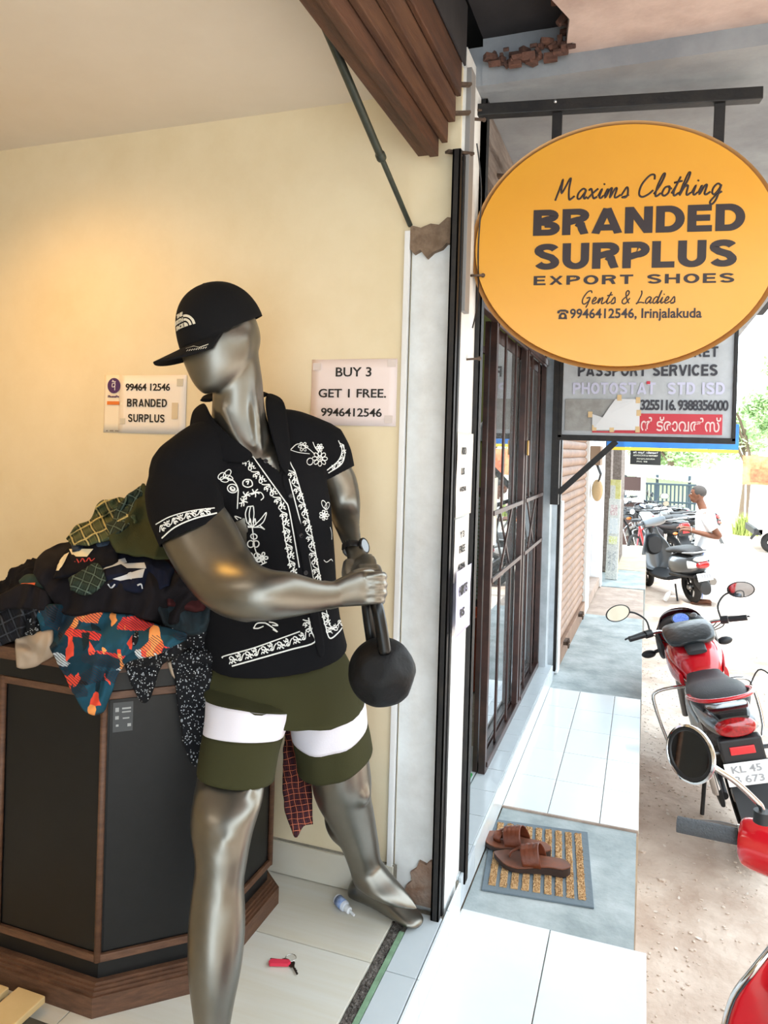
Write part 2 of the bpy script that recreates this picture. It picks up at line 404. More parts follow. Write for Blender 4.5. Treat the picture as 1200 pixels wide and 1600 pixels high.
# plank lintel over the first shop front (folded shutter boards): five boards, each its own
lin_t = struct('lintel', MB().box((-.74, -1.6, 2.44), (-.54, 2.03, 2.74)), m_wood)
for (x0, x1, z0, z1, m) in ((-.640, -.600, 2.285, 2.44, m_wood), (-.600, -.572, 2.272, 2.46, m_wood), (-.572, -.552, 2.318, 2.50, m_wood2), (-.552, -.530, 2.372, 2.55, m_wood2), (-.530, -.514, 2.44, 2.60, m_wood), (-.514, -.505, 2.53, 2.70, m_dark)):
    struct('lintel_board', MB().box((x0+.001, -1.6, z0), (x1-.001, 2.04-R.uniform(0, .03), z1), .003), m, lin_t)
for z_, y_, ln in ((2.30, 2.05, .07), (2.48, 2.02, .05), (2.40, 2.03, .04)):
    struct('iron_lug', MB().bar((-.56, y_, z_), (-.50, y_+ln, z_+.012), .02, .008, bev=.002), m_rust, lin_t)
# ================================================================ front channels and the pier face
def channel(name, x, y, w, d, z0, z1):
    mb = MB(); mb.box((x-d, y-w/2, z0), (x-d+.006, y+w/2, z1), .001); mb.box((x-d, y-w/2, z0), (x, y-w/2+.005, z1), .001); mb.box((x-d, y+w/2-.005, z0), (x, y+w/2, z1), .001)
    mb.box((x-.006, y-w/2, z0), (x, y-w/2+.018, z1), .001); mb.box((x-.006, y+w/2-.018, z0), (x, y+w/2, z1), .001)
    return struct(name, mb, m_black)
channel('shutter_channel', -.515, 2.068, .062, .024, .085, 2.30)
struct('channel_lining', MB().box((-.533, 2.05, .09), (-.52, 2.085, 2.28)), m_blk, bpy.data.objects['shutter_channel'])
channel('shutter_channel', -.500, 2.325, .040, .03, .06, 2.57)
struct('trim_2', MB().box((-.522, 2.10, 1.85), (-.505, 2.155, 2.56), .002), mat('grey_conduit', '#8f8c8a', .6))
ww = []
for i in range(24):
    t = i/23; ww.append((-.498+.006*math.sin(t*9), 2.16+.10*math.sin(t*2.9)-.02*t, 2.36-.55*t))
struct('loose_wire', MB().tube(smooth_path(ww, 2), .0022, 6), m_blk, pier)
for z_, y_ in ((2.44, 2.17), (1.98, 2.22), (1.72, 2.2), (2.5, 2.25)):
    struct('wire_bracket', MB().bar((-.52, y_, z_), (-.487, y_+.03, z_+.006), .012, .006, bev=.001).ell((-.487, y_+.03, z_+.006), .007, 8, 6), m_rust, pier)
# the leaning green pipe
t = thing('stay_pipe', 'dark green jointed pipe slanting across the shop ceiling to the wall', 'pipe', (-.672, 2.09, 2.11))
A_, B_ = P(641, 352, 'Y', 2.082), P(478, -30, 'Y', 1.38)
mid = A_.lerp(B_, (A_-P(603, 240, 'X', -.68)).length/(A_-B_).length if False else .36)
MB().tube([A_, mid], .0075, 12).build('thin_rod', m_pipe, t, 40)
MB().tube([mid, B_], .0105, 12).build('thick_rod', m_pipe, t, 40)
d_ = (B_-A_).normalized(); MB().tube([mid-d_*.012, mid-d_*.008, mid+d_*.008, mid+d_*.012], [.011, .0135, .0135, .011], 12).build('joint_collar', m_pipe, t, 40)

# heavy block capitals drawn as thick strokes (cell 0..w x 0..1)
def _arc(cx_, cy_, rx, ry, a0, a1, n=10): return [(cx_+rx*math.cos(math.radians(a0+(a1-a0)*k/n)), cy_+ry*math.sin(math.radians(a0+(a1-a0)*k/n))) for k in range(n+1)]
def block_glyph(c, t):
    h = t/2; W_ = .80; v = lambda x, a=0., b=1.: [(x, a), (x, b)]
    if c == 'B': return .84, [v(h), [(h, 1-h*.85), (.44, 1-h*.85)]+_arc(.46, .755, .22, .245-h*.85, 90, -90)+[(h, .51)], [(h, .51), (.46, .51)]+_arc(.48, .27, .25, .27-h*.85, 90, -90)+[(h, h*.85)]]
    if c == 'R': return .86, [v(h), [(h, 1-h*.85), (.46, 1-h*.85)]+_arc(.48, .73, .24, .27-h*.85, 90, -90)+[(h, .46)], [(.46, .46), (.60, .38), (.64, .22), (.72, 0)]]
    if c == 'P': return .82, [v(h), [(h, 1-h*.85), (.46, 1-h*.85)]+_arc(.46, .70, .25, .30-h*.85, 90, -90)+[(h, .40)]]
    if c == 'D': return .86, [v(h), [(h, 1-h*.85), (.36, 1-h*.85)]+_arc(.38, .5, .36, .5-h*.85, 90, -90, 16)+[(h, h*.85)]]
    if c == 'A': return .92, [[(.10, 0), (.46, 1.0)], [(.46, 1.0), (.82, 0)], [(.22, .25), (.70, .25)]]
    if c == 'N': return .86, [v(h), v(.86-h), [(h*1.1, .98), (.86-h*1.1, .02)]]
    if c == 'E': return .74, [v(h), [(h, 1-h*.85), (.72, 1-h*.85)], [(h, .51), (.68, .51)], [(h, h*.85), (.74, h*.85)]]
    if c == 'L': return .70, [v(h), [(h, h*.85), (.70, h*.85)]]
    if c == 'U': return .86, [[(h, 1.), (h, .40)]+_arc(.43, .38, .43-h, .38-h*.85, 180, 360, 14)+[(.86-h, 1.)]]
    if c == 'S': return .82, [_arc(.41, .73, .41-h, .27-h*.85, 15, 200, 12)+[(.28, .57), (.56, .46)]+_arc(.41, .28, .41-h, .28-h*.85, 30, -165, 12)]
    if c == 'O': return .90, [_arc(.45, .5, .45-h, .5-h*.85, 0, 360, 28)]
    if c == 'C': return .86, [_arc(.45, .5, .45-h, .5-h*.85, 38, 322, 22)]
    if c == 'X': return .86, [[(.12, 0), (.74, 1)], [(.12, 1), (.74, 0)]]
    if c == 'T': return .78, [v(.39), [(0, 1-h*.85), (.78, 1-h*.85)]]
    if c == 'H': return .86, [v(h), v(.86-h), [(h, .52), (.86-h, .52)]]
    if c == 'V': return .88, [[(.10, 1), (.44, 0)], [(.44, 0), (.78, 1)]]
    if c == 'I': return t, [v(h)]
    if c == 'Y': return .84, [v(.42, 0, .45), [(.10, 1), (.42, .42)], [(.74, 1), (.42, .42)]]
    if c == 'W': return 1.2, [[(.10, 1), (.34, 0)], [(.34, 0), (.60, .95)], [(.60, .95), (.86, 0)], [(.86, 0), (1.10, 1)]]
    if c == 'K': return .86, [v(h), [(h, .38), (.74, 1)], [(.34, .62), (.76, 0)]]
    return .42, []
def block_mesh(body, x0, y0, w, h, t=.24, gap=.10, ext=.0008):
    tot = sum(block_glyph(c, t)[0]+gap for c in body)-gap; k = w/tot; x = 0; mb = MB()
    for c in body:
        cw, st = block_glyph(c, t)
        for li, ln in enumerate(st):
            n = len(ln); L_ = []; R_ = []; closed = n > 3 and abs(ln[0][0]-ln[-1][0])+abs(ln[0][1]-ln[-1][1]) < 1e-6
            for i in range(n):
                a = Vector(ln[i-1]) if i else (Vector(ln[-2]) if closed else None); b = Vector(ln[i]); c2 = Vector(ln[i+1]) if i < n-1 else (Vector(ln[1]) if closed else None)
                d1 = (b-a).normalized() if a is not None else (c2-b).normalized(); d2 = (c2-b).normalized() if c2 is not None else d1
                n1 = Vector((-d1.y, d1.x)); n2 = Vector((-d2.y, d2.x)); m = n1+n2; m = m/max(m.dot(n1), .35); tt = t/2*(.85+.15*abs(m.normalized().x))
                L_.append(b+m*tt); R_.append(b-m*tt)
            f = lambda p: (x0+(x+p.x)*k, y0+min(max(p.y, 0), 1)*h)
            z = ext+li*ext*.15
            V = [(*f(p), z) for p in L_]+[(*f(p), z) for p in R_]+[(*f(p), 0) for p in L_]+[(*f(p), 0) for p in R_]
            F = [(i, n+i, n+i+1, i+1) for i in range(n-1)]+[(i, i+1, 2*n+i+1, 2*n+i) for i in range(n-1)]+[(n+i, 3*n+i, 3*n+i+1, n+i+1) for i in range(n-1)]
            mb.add(V, F)
        x += cw+gap
    return mb.mesh('b')
# ================================================================ paper notices
m_paper = mat('paper', '#f2e9e0', .7); m_paperp = mat('pinkish_paper', '#f0e0dd', .7); m_ink = mat('black_ink', '#1d1a18', .6); m_tape = mat('clear_tape', '#cfc8b8', .25)
m_lil = mat('lilac_paper', '#d9d3ee', .7)
def sheet(name, mtx, w, h, m, parent, curl=.003, nx=10, ny=6, cut=None):
    V = []; F = []
    for j in range(ny+1):
        for i in range(nx+1):
            u, v = i/nx, j/ny; V.append(mtx @ Vector((u*w, v*h, .001+curl*(.5+.5*mnoise.noise(Vector((u*2.2+w*31, v*2.2, h*17)))))))
    for j in range(ny):
        for i in range(nx): a = j*(nx+1)+i; F.append((a, a+1, a+nx+2, a+nx+1))
    me = bpy.data.meshes.new(name); me.from_pydata(V, [], F)
    me = eval_mod(me, [('SOLIDIFY', dict(thickness=.0004, offset=1))]); return link(name, me, m, parent, True)
WBACK = lambda x, z: Matrix(((1, 0, 0, x), (0, 0, -1, 2.09), (0, 1, 0, z), (0, 0, 0, 1)))
def letters(name, lines, mtx, m, parent, lift=.0042):
    for (b, x, y, w, h, bold, sh, sp) in lines:
        me = block_mesh(b, x, y, w, h, bold, sh) if bold > .1 else text_fit(b, x, y, w, h, bold, sh, sp)
        me.transform(mtx @ Matrix.Translation((0, 0, lift))); link(name, me, m, parent)
t = thing('paper_notice', 'landscape paper notice on the shop wall reading BUY 3 GET 1 FREE', 'notice', (-.985, 2.09, 1.508))
Mw = WBACK(-.984, 1.508)
s_ = sheet('sheet', Mw, .281, .203, m_paperp, t)
letters('lettering', [('BUY 3', .082, .150, .117, .028, .012, 0, 1), ('GET 1 FREE.', .026, .086, .222, .026, .012, 0, 1), ('9946412546', .036, .028, .20, .025, .012, 0, .95)], Mw, m_ink, t)
for (a, b) in ((.005, .17), (.25, .178), (.245, .01)): MB().box((a, b, .0045), (a+.026, b+.022, .005), 0, Mw).build('tape', mat('tape_square', '#ddd0cb', .25), t)
t = thing('paper_notice', 'paper notice left of the mannequin reading 9946412546 BRANDED SURPLUS', 'notice', (-1.71, 2.09, 1.468))
Mw = WBACK(-1.712, 1.468)
sheet('sheet', Mw, .272, .198, m_paper, t)
letters('lettering', [('99464 12546', .028, .145, .18, .024, .016, 0, .95), ('BRANDED', .036, .090, .162, .027, .20, .16, 1), ('SURPLUS', .042, .038, .148, .027, .20, .16, 1)], Mw, m_ink, t)
MB().box((.218, .05, .0045), (.242, .105, .005), 0, Mw).build('sticker', mat('beige_sticker', '#d9c8ac', .5), t)
MB().box((.008, .03, .0045), (.03, .05, .005), 0, Mw).box((.235, .16, .0045), (.26, .185, .005), 0, Mw).build('tape', m_tape, t)
t = thing('payment_card', 'narrow payment card with a round purple badge taped beside the notice', 'card', (-1.773, 2.09, 1.468))
Mw = WBACK(-1.775, 1.468)
sheet('sheet', Mw, .078, .20, mat('card_stock', '#efe3cf', .5), t, .001)
pm = MB().lathe([(0, .0), (.0265, 0), (.0265, .0015), (0, .0015)], 28, Mw @ Matrix.Translation((.042, .162, .0035))).build('badge', mat('purple_print', '#4b2a63', .5), t)
stroke_mesh([[(.034, .176), (.050, .176)], [(.036, .170), (.036, .158), (.046, .160), (.047, .170), (.038, .170)], [(.047, .176), (.047, .146)], [(.036, .181), (.043, .176)]], .0028, Mw @ Matrix.Translation((0, 0, .0055))).build('badge_mark', m_whitep, pm)
letters('lettering', [('PhonePe', .018, .121, .046, .008, .02, 0, 1)], Mw, mat('purple_ink', '#4b2a63', .5), t)
MB().box((.015, .096, .0035), (.066, .108, .0045), 0, Mw).build('orange_band', mat('orange_print', '#e07a33', .5), t)
MB().box((.015, .004, .0035), (.02, .008, .0045), 0, Mw).box((.03, .004, .0035), (.045, .008, .0045), 0, Mw).box((.052, .004, .0035), (.066, .008, .0045), 0, Mw).build('fine_print', mat('grey_print', '#8d8072', .6), t)
WPIER = lambda y, z: Matrix(((0, 0, 1, -.519), (1, 0, 0, y), (0, 1, 0, z), (0, 0, 0, 1)))
for (z, h, m, nm, lab, ls, y0, y1) in (
    (1.245, .25, m_paper, 'paper_notice', 'upper torn white paper on the pier between the two shops', [('NDED', .05, .185, .055, .022, .012, 0, 1), ('LUS', .05, .125, .04, .020, .012, 0, 1), ('6412546', .04, .075, .075, .014, .012, 0, 1)], 2.088, 2.292),
    (1.055, .185, m_paper, 'paper_notice', 'middle stained white paper on the pier ending in FREE', [('Y 3', .06, .125, .05, .02, .012, 0, 1), ('FREE', .055, .08, .07, .022, .012, 0, 1), ('412546', .045, .03, .085, .018, .012, 0, 1)], 2.088, 2.25),
    (.905, .19, m_lil, 'paper_notice', 'lowest lilac paper on the pier reading HIRTS RS', [('HIRTS', .03, .115, .10, .028, .024, 0, 1), ('RS', .05, .05, .05, .024, .024, 0, 1)], 2.05, 2.235)):
    t = thing(nm, lab, 'notice', (-.519, y0, z))
    Mw = WPIER(y0, z); Mw.translation.x = -.5165 if y0 > 2.08 else -.498
    sheet('sheet', Mw, y1-y0, h, m, t, .005); letters('lettering', ls, Mw, m_ink, t, .0065)
# ================================================================ oval hanging sign
SA = math.radians(8.26); SO = Vector((-.522, 2.25, 0)); SE = Vector((math.cos(SA), math.sin(SA), 0))
SM = Matrix((SE, (0, 0, 1), (SE.y, -SE.x, 0))).transposed().to_4x4(); SM.translation = SO     # local x along the sign, y up, z toward the viewer
m_yel = mat('yellow_sheet', '#e2a234', .3, var='#df9d2f', scale=3)
m_let = mat('dark_lettering', '#2c2022', .5)
sg = thing('oval_sign', 'large oval yellow hanging sign with dark shop lettering', 'sign', (-.522, 2.25, 1.7))
mb = MB(); a, b, n_ = .436, .362, 96
E0 = [((.445+a*math.cos(2*PI*k/n_)), (2.07+b*math.sin(2*PI*k/n_))) for k in range(n_)]
mb.prism(E0, -.036, 0, SM); mb.build('panel', m_yel, sg, 30)
ring = [SM @ Vector((.445+(a+.002)*math.cos(2*PI*k/n_), 2.07+(b+.002)*math.sin(2*PI*k/n_), -.02)) for k in range(n_)]
MB().tube(ring, [(.004, .019)]*n_, 8, closed=True, up=(0, 0, 1)).build('rim', mat('tan_rim', '#a97f4c', .4, .3), sg, 60)
letters('lettering', [('BRANDED', .183, 2.105, .602, .079, .27, .10, 1.0), ('SURPLUS', .189, 2.001, .578, .079, .27, .10, 1.0), ('EXPORT SHOES', .189, 1.954, .573, .028, .22, .20, 1.), ('9946412546, Irinjalakuda', .300, 1.852, .376, .029, .022, 0, 1)], SM, m_let, sg, .0006)
# hand-drawn script: strokes in cells, width x height 1
SCRIPT = {
 'M': (1.25, [[(0, -.05), (.12, .5), (.22, 1.02), (.20, .5)], [(.22, 1.0), (.30, .3), (.62, .98), (.70, 1.0), (.72, .5), (.85, 0), (1.0, .03), (1.15, .15)]]),
 'a': (.62, [[(.50, .42), (.30, .50), (.08, .30), (.06, .05), (.22, 0), (.42, .25), (.50, .42), (.44, .08), (.52, 0), (.62, .1)]]),
 'x': (.60, [[(0, .40), (.14, .48), (.26, .25), (.40, 0), (.60, .08)], [(.56, .48), (.30, .26), (.02, -.02)]]),
 'i': (.34, [[(.0, .1), (.16, .46), (.10, .08), (.20, 0), (.34, .12)], [(.22, .66), (.26, .72)]]),
 'm': (.98, [[(0, .1), (.14, .46), (.08, 0), (.28, .42), (.38, .44), (.36, 0), (.56, .42), (.68, .44), (.64, .06), (.76, 0), (.98, .12)]]),
 's': (.46, [[(0, .08), (.26, .50), (.38, .18), (.30, 0), (.08, .0), (.30, .04), (.46, .12)]]),
 ' ': (.42, []),
 'C': (.95, [[(.85, .82), (.78, 1.05), (.50, 1.02), (.15, .60), (.10, .15), (.32, -.02), (.66, .1), (.90, .3)]]),
 'l': (.40, [[(0, .1), (.30, .62), (.42, 1.05), (.30, 1.05), (.12, .50), (.10, .06), (.20, 0), (.40, .14)]]),
 'o': (.55, [[(.36, .46), (.14, .40), (.04, .12), (.20, 0), (.40, .14), (.42, .40), (.34, .46), (.44, .34), (.56, .36)]]),
 't': (.42, [[(0, .1), (.20, .50), (.34, .92), (.14, .30), (.14, .04), (.24, 0), (.42, .12)], [(.02, .62), (.50, .70)]]),
 'h': (.68, [[(0, .1), (.30, .62), (.40, 1.05), (.28, 1.05), (.10, .40), (.04, 0), (.22, .38), (.42, .46), (.42, .10), (.50, 0), (.68, .12)]]),
 'n': (.70, [[(0, .1), (.14, .46), (.08, 0), (.30, .42), (.42, .44), (.38, .06), (.50, 0), (.70, .12)]]),
 'g': (.62, [[(.48, .42), (.28, .50), (.08, .30), (.08, .06), (.24, 0), (.44, .26), (.50, .44), (.40, -.20), (.22, -.48), (.06, -.38), (.30, -.08), (.62, .12)]]),
 'G': (.90, [[(.78, .85), (.66, 1.02), (.36, .92), (.08, .45), (.10, .08), (.32, -.02), (.58, .18), (.70, .48), (.40, .44), (.70, .48), (.62, 0), (.50, -.3)]]),
 'e': (.48, [[(0, .14), (.24, .24), (.34, .42), (.20, .50), (.06, .26), (.08, .04), (.24, 0), (.48, .12)]]),
 '&': (.80, [[(.70, .42), (.40, 0), (.12, .04), (.10, .30), (.48, .66), (.52, .90), (.36, 1.0), (.26, .80), (.44, .35), (.72, 0)]]),
 'L': (.78, [[(.30, 1.0), (.38, .70), (.16, .02), (.10, 0), (.40, .08), (.78, .02)]]),
 'd': (.62, [[(.46, .42), (.26, .50), (.08, .30), (.06, .05), (.22, 0), (.40, .25), (.62, 1.0), (.44, .08), (.50, 0), (.62, .1)]]),
}
def script_lines(s, x0, y0, w, h, slant=.22):
    tot = sum(SCRIPT[c][0]+.04 for c in s); k = w/tot; x = 0; out = []
    for c in s:
        cw, st = SCRIPT[c]
        for ln in st: out.append([(x0+(x+px_+slant*py_)*k, y0+py_*h) for px_, py_ in ln])
        x += cw+.04
    return out
stroke_mesh(script_lines('Maxims Clothing', .247, 2.214, .475, .060), .0065, SM @ Matrix.Translation((0, 0, .0006))).build('script_lettering', m_let, sg, True)
stroke_mesh(script_lines('Gents & Ladies', .332, 1.896, .270, .038), .0042, SM @ Matrix.Translation((0, 0, .0006))).build('script_lettering', m_let, sg, True)
mb = MB(); M_ = SM @ Matrix.Translation((.262, 1.850, 0))           # the little telephone
mb.prism([(.004, .0), (.030, 0), (.0285, .012), (.022, .020), (.012, .020), (.0055, .012)], 0, .0012, M_)
mb.prism([(.0, .018), (.001, .025), (.010, .029), (.024, .029), (.033, .025), (.034, .018), (.027, .017), (.025, .0225), (.009, .0225), (.007, .017)], 0, .0012, M_)
ph = mb.build('telephone_mark', m_let, sg)
MB().lathe([(0, .0), (.0045, 0), (.0045, .002), (0, .002)], 16, M_ @ Matrix.Translation((.017, .009, 0))).build('dial', m_yel, ph)
fr = thing('sign_bracket', 'black steel bracket bar carrying the oval yellow sign', 'bracket', (-.522, 2.25, 2.5))
SP = lambda s, z, o=0.: SM @ Vector((s, z, o))
MB().bar(SP(-.0, 2.505, -.02), SP(.826, 2.505, -.02), .036, .036, bev=.002).build('crossbar', m_black, fr)
for s in (.246, .713): MB().bar(SP(s, 2.487, -.02), SP(s, 2.10, -.02-.02), .03, .012, up=(0, 1, 0), bev=.001).build('hanger', m_black, fr)
MB().ell(SP(.238, 2.513, .0), .006, 10, 6).build('bolt', m_chrome, fr, True)
MB().box((-.525, 2.305, 2.1), (-.503, 2.36, 2.54), .002).build('wall_plate', m_black, fr)
# ================================================================ second shop
m_int = mat('dull_grey_wall', '#5d6260', .9)  # even dull grey for the partition and back walls
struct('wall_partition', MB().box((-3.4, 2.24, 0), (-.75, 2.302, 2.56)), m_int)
add_light('second_shop_fill', 'AREA', (-1.6, 3.6, 2.2), 9, (1, .97, .9), target=(-1.4, 4.0, 1.0), shape='RECTANGLE', size=1.0, size_y=.1)  # added fill lamp, brightens the green wall inside the second shop
fl2 = struct('floor', MB().box((-3.4, 2.262, -.52), (-.512, 4.75, .088)), m_grout)
y = 2.27
k = 0
while y < 4.72:
    y1 = min(y+.205, 4.745)
    tile('threshold_tile', -.622, -.513, y, y1, .1, .011, m_tileb, fl2)
    for q in range(2 if y < 3.2 else 0): tile('floor_tile', -.624-.3*(q+1), -.624-.3*q, y, y1, .1, .011, m_tileb, fl2)
    struct('riser_tile', MB().box((-.513, y+.0015, .0), (-.505, y1-.0015, .098)), m_tile if k else m_pillar, fl2)
    y += .205; k += 1
struct('wall_far_side', MB().box((-3.4, 4.75, 0), (-.72, 4.9, 2.56)), m_green)
struct('wall_inner', MB().box((-3.4, 2.262, 0), (-3.3, 4.75, 2.56)), m_green)
pt = struct('partition', MB().box((-2.0, 4.60, .1), (-.74, 4.66, 2.45)), m_green)
for z in (1.16, 1.50, 2.05): struct('partition_rail', MB().box((-2.0, 4.575, z), (-.74, 4.60, z+.045), .002), m_gate, pt)
for k in range(26): struct('louvre', MB().box((-1.9, 4.585, .50+.025*k), (-.74, 4.60, .517+.025*k)), mat('grey_green_louvre', '#7f8a80', .6), pt)
struct('partition_base', MB().box((-1.9, 4.58, .1), (-.74, 4.60, .49)), m_dark, pt)
t = thing('plastic_bin', 'orange plastic bin inside the gated shop doorway', 'bin', (-.92, 4.1, .1))
m_or = mat('orange_plastic', '#a8482a', .45)
MB().lathe([(0, 0), (.10, 0), (.13, .40), (.138, .40), (.138, .425), (.124, .425), (.094, .01), (0, .01)], 28, Matrix.Translation((-.92, 4.1, .1))).build('body', m_or, t, 40)
MB().tube([(-.92+.141*math.cos(a*.2617), 4.1+.141*math.sin(a*.2617), .52) for a in range(24)], .006, 8, closed=True).build('rim', m_or, t, True)
t = thing('doormat', 'small bright green grass doormat inside the gated doorway', 'mat', (-.85, 2.75, .1))
MB().box((-1.15, 2.42, .1), (-.632, 3.0, .108), .002).build('backing', mat('green_mat', '#2e9a4a', .9, var='#258540', scale=50), t)
mb = MB()
for k in range(2600):
    x_, y_ = R.uniform(-.9, -.636), R.uniform(2.62, 2.995); a = R.uniform(0, 6.28)
    mb.add([(x_-.0015, y_, .107), (x_+.0015, y_, .107), (x_+.003*math.cos(a), y_+.003*math.sin(a), .118)], [(0, 1, 2)])
tag(mb.build('tufts', mat('green_tuft', '#35ad55', .8), t), kind='stuff')
# door glass behind the gate
gl = struct('window_1', MB().box((-.650, 3.06, .13), (-.644, 4.62, 1.92)), mat('reflective_glass', '#9aa1a4', .015, .75))
for a, b in (((-.66, 3.03, .1), (-.64, 3.06, 1.98)), ((-.66, 3.06, 1.92), (-.64, 4.64, 1.98)), ((-.66, 3.06, .1), (-.64, 4.64, .135)), ((-.66, 4.62, .1), (-.64, 4.66, 1.98))):
    struct('window_frame', MB().box(a, b, .002), m_gate, gl)
st = struct('sticker', MB().box((-.6438, 3.2, 1.02), (-.6430, 3.32, 1.32)), mat('cream_sticker', '#d8d6c4', .5), gl)
# the sliding grille gate in two leaves; each bar its own part
gt = thing('grille_gate', 'brown steel grille gate with crossing bars on the second shop front', 'gate', (-.62, 3.85, .1))
def gbar(nm, p, q, w=.02, h=.012): return MB().bar(p, q, w, h, up=(1, 0, 0), bev=.0015).build(nm, m_gate, gt)
for (y0, y1, ys) in ((3.02, 3.86, (3.30, 3.58)), (3.90, 4.66, (4.12, 4.40))):
    for y_ in (y0+.02, y1-.02): gbar('post', (-.62, y_, .10), (-.62, y_, 2.02), .035, .028)
    for z in (.13, .90, 1.18, 1.97): gbar('rail', (-.605, y0+.03, z), (-.605, y1-.03, z), .02, .008)
    n_b = len(ys)+2
    for i, y_ in enumerate(ys):
        gbar('bar', (-.62, y_, .13), (-.62, y_, .90), .014, .010); gbar('bar', (-.62, y_, 1.18), (-.62, y_, 1.97), .014, .010)
    pr = [(ys[0], ys[1]), (ys[1], ys[0])]
    for a_, b_ in pr: gbar('cross_bar', (-.617 if a_ < b_ else -.627, a_, .90), (-.617 if a_ < b_ else -.627, b_, 1.18), .014, .008)
gbar('bottom_rail', (-.62, 3.04, .115), (-.62, 4.66, .115), .03, .03); gbar('transom_rail', (-.61, 2.31, 1.99), (-.61, 4.66, 1.99), .035, .03); gbar('transom_rail', (-.61, 2.31, 2.28), (-.61, 4.66, 2.28), .03, .03)
for k in range(12): gbar('transom_bar', (-.61, 2.42+.2*k, 2.0), (-.61, 2.42+.2*k, 2.28), .014, .014)
MB().box((-.60, 3.865, 1.42), (-.59, 3.90, 1.50), .004).build('hasp', mat('brass', '#9a7a40', .35, .9), gt)
gt.matrix_world = Matrix.Translation((.02, 0, 0)) @ gt.matrix_world; gl.location.x += .02
t = thing('hanging_bottle', 'small clear bottle hung behind the gate bars', 'bottle', (-.66, 3.16, 1.48))
MB().lathe([(0, 0), (.022, .003), (.024, .05), (.02, .075), (.008, .09), (.008, .105), (0, .105)], 14, Matrix.Translation((-.655, 3.15, 1.48))).build('bottle_body', mat('cloudy_plastic', '#c9cdd0', .2), t, 40)
MB().tube([(-.655, 3.15, 1.585), (-.65, 3.14, 1.66), (-.615, 3.12, 1.75)], .002, 6).build('string', m_blk, t)
# lintel and shutter boxes above the second shop
l2 = struct('lintel', MB().box((-.74, 2.31, 2.30), (-.60, 4.75, 2.56)), m_wood)
for (x0, x1, z0, z1, m) in ((-.600, -.565, 2.26, 2.36, m_wood), (-.575, -.525, 2.37, 2.50, m_gwood), (-.54, -.51, 2.47, 2.557, m_gwood)):
    struct('lintel_board', MB().box((x0, 2.32, z0), (x1, 4.75, z1), .004), m, l2)
struct('iron_lug', MB().bar((-.54, 2.62, 2.43), (-.40, 2.66, 2.42), .03, .012, bev=.003), m_rust, l2)
# ================================================================ facade beyond (slightly turned): local axis s along, o outward
W0 = Vector((-.508, 4.70, 0)); WD = Vector((.148, 6.15, 0)).normalized(); WO = Vector((WD.y, -WD.x, 0))
WMX = Matrix((WD, WO, (0, 0, 1))).transposed().to_4x4(); WMX.translation = W0
def wbox(nm, s0, s1, o0, o1, z0, z1, m, parent=None, bev=.0): return struct(nm, MB().box((s0, o0, z0), (s1, o1, z1), bev, WMX), m, parent)
struct('wall_pillar', MB().box((-.72, 4.665, 0), (-.545, 4.86, 2.56)).box((-.72, 4.80, 0), (-.515, 5.05, 2.56)), m_pillar)
channel('shutter_channel', -.498, 4.83, .05, .035, .04, 2.3)
wbox('trim_3', .20, .30, -.03, .01, 0, 1.12, m_plast, None, .003)
# rolling shutter of slats
sh = struct('door_1', MB().box((.30, -.06, .0), (2.05, -.035, 2.5), 0, WMX), m_rust)
prof = [(-.0, 0), (.010, .008), (.016, .022), (.017, .036), (.012, .052), (.0, .062)]
slat = bmesh.new(); n_ = len(prof)
for s_ in (.30, 2.05):
    for o_, z_ in prof: slat.verts.new((s_, o_-.035, z_))
slat.verts.ensure_lookup_table()
for i in range(n_-1): slat.faces.new((slat.verts[i], slat.verts[i+1], slat.verts[n_+i+1], slat.verts[n_+i]))
sme = bpy.data.meshes.new('slat'); slat.to_mesh(sme); slat.free(); sme.materials.append(m_shut); sme.polygons.foreach_set('use_smooth', [True]*len(sme.polygons))
for k in range(36):
    o = bpy.data.objects.new('shutter_slat', sme); COL.objects.link(o); o.parent = sh; o.matrix_local = WMX @ Matrix.Translation((0, R.uniform(-.001, .001), .12+.064*k))
wbox('bottom_bar', .30, 2.05, -.045, .0, .0, .12, m_shut, sh, .004)
for s_ in (.55, 1.5):
    q = MB().box((s_, 0, .10), (s_+.12, .03, .125), .003, WMX).tube([WMX @ Vector((s_+.02+.03*math.cos(a*.6), .035, .11+.03*math.sin(a*.6))) for a in range(11)], .005, 8)
    struct('shutter_lock', q, m_rust, sh)
wbox('wall_jamb', 2.05, 2.40, -.15, .0, 0, 2.56, m_plast)
wbox('door_2', 2.40, 3.55, -.12, -.09, .12, 2.3, mat('white_door', '#c6ccd8', .4))
wbox('door_frame', 2.40, 2.52, -.10, -.02, .05, 2.3, mat('blue_frame', '#31456b', .5), bpy.data.objects['door_2'], .003)
wbox('door_sill', 2.40, 3.55, -.12, .0, 0, .10, m_cem2, bpy.data.objects['door_2'])
wbox('trim_4', 3.55, 3.68, -.1, .02, 0, 2.56, m_plast)
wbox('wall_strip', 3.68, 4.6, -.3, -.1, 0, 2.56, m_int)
wbox('wall_column', 4.6, 5.0, -.3, .02, 0, 2.6, m_gwood)
wbox('wall_column', 5.4, 6.3, -.3, .10, 0, 2.6, m_gwood)
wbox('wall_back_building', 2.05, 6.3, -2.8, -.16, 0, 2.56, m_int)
t = thing('meter_box', 'rusty electric meter box with drooping cables on the far wall', 'box', WMX @ Vector((2.2, 0, 1.3)))
MB().box((2.12, 0, 1.33), (2.34, .09, 1.50), .006, WMX).build('case', mat('brown_box', '#8c7561', .7), t)
MB().ell((2.25, .06, 1.10), (.08, .05, .10), 12, 8, WMX).build('bag', mat('tan_bag', '#b39a75', .9, bump=.5), t, True)
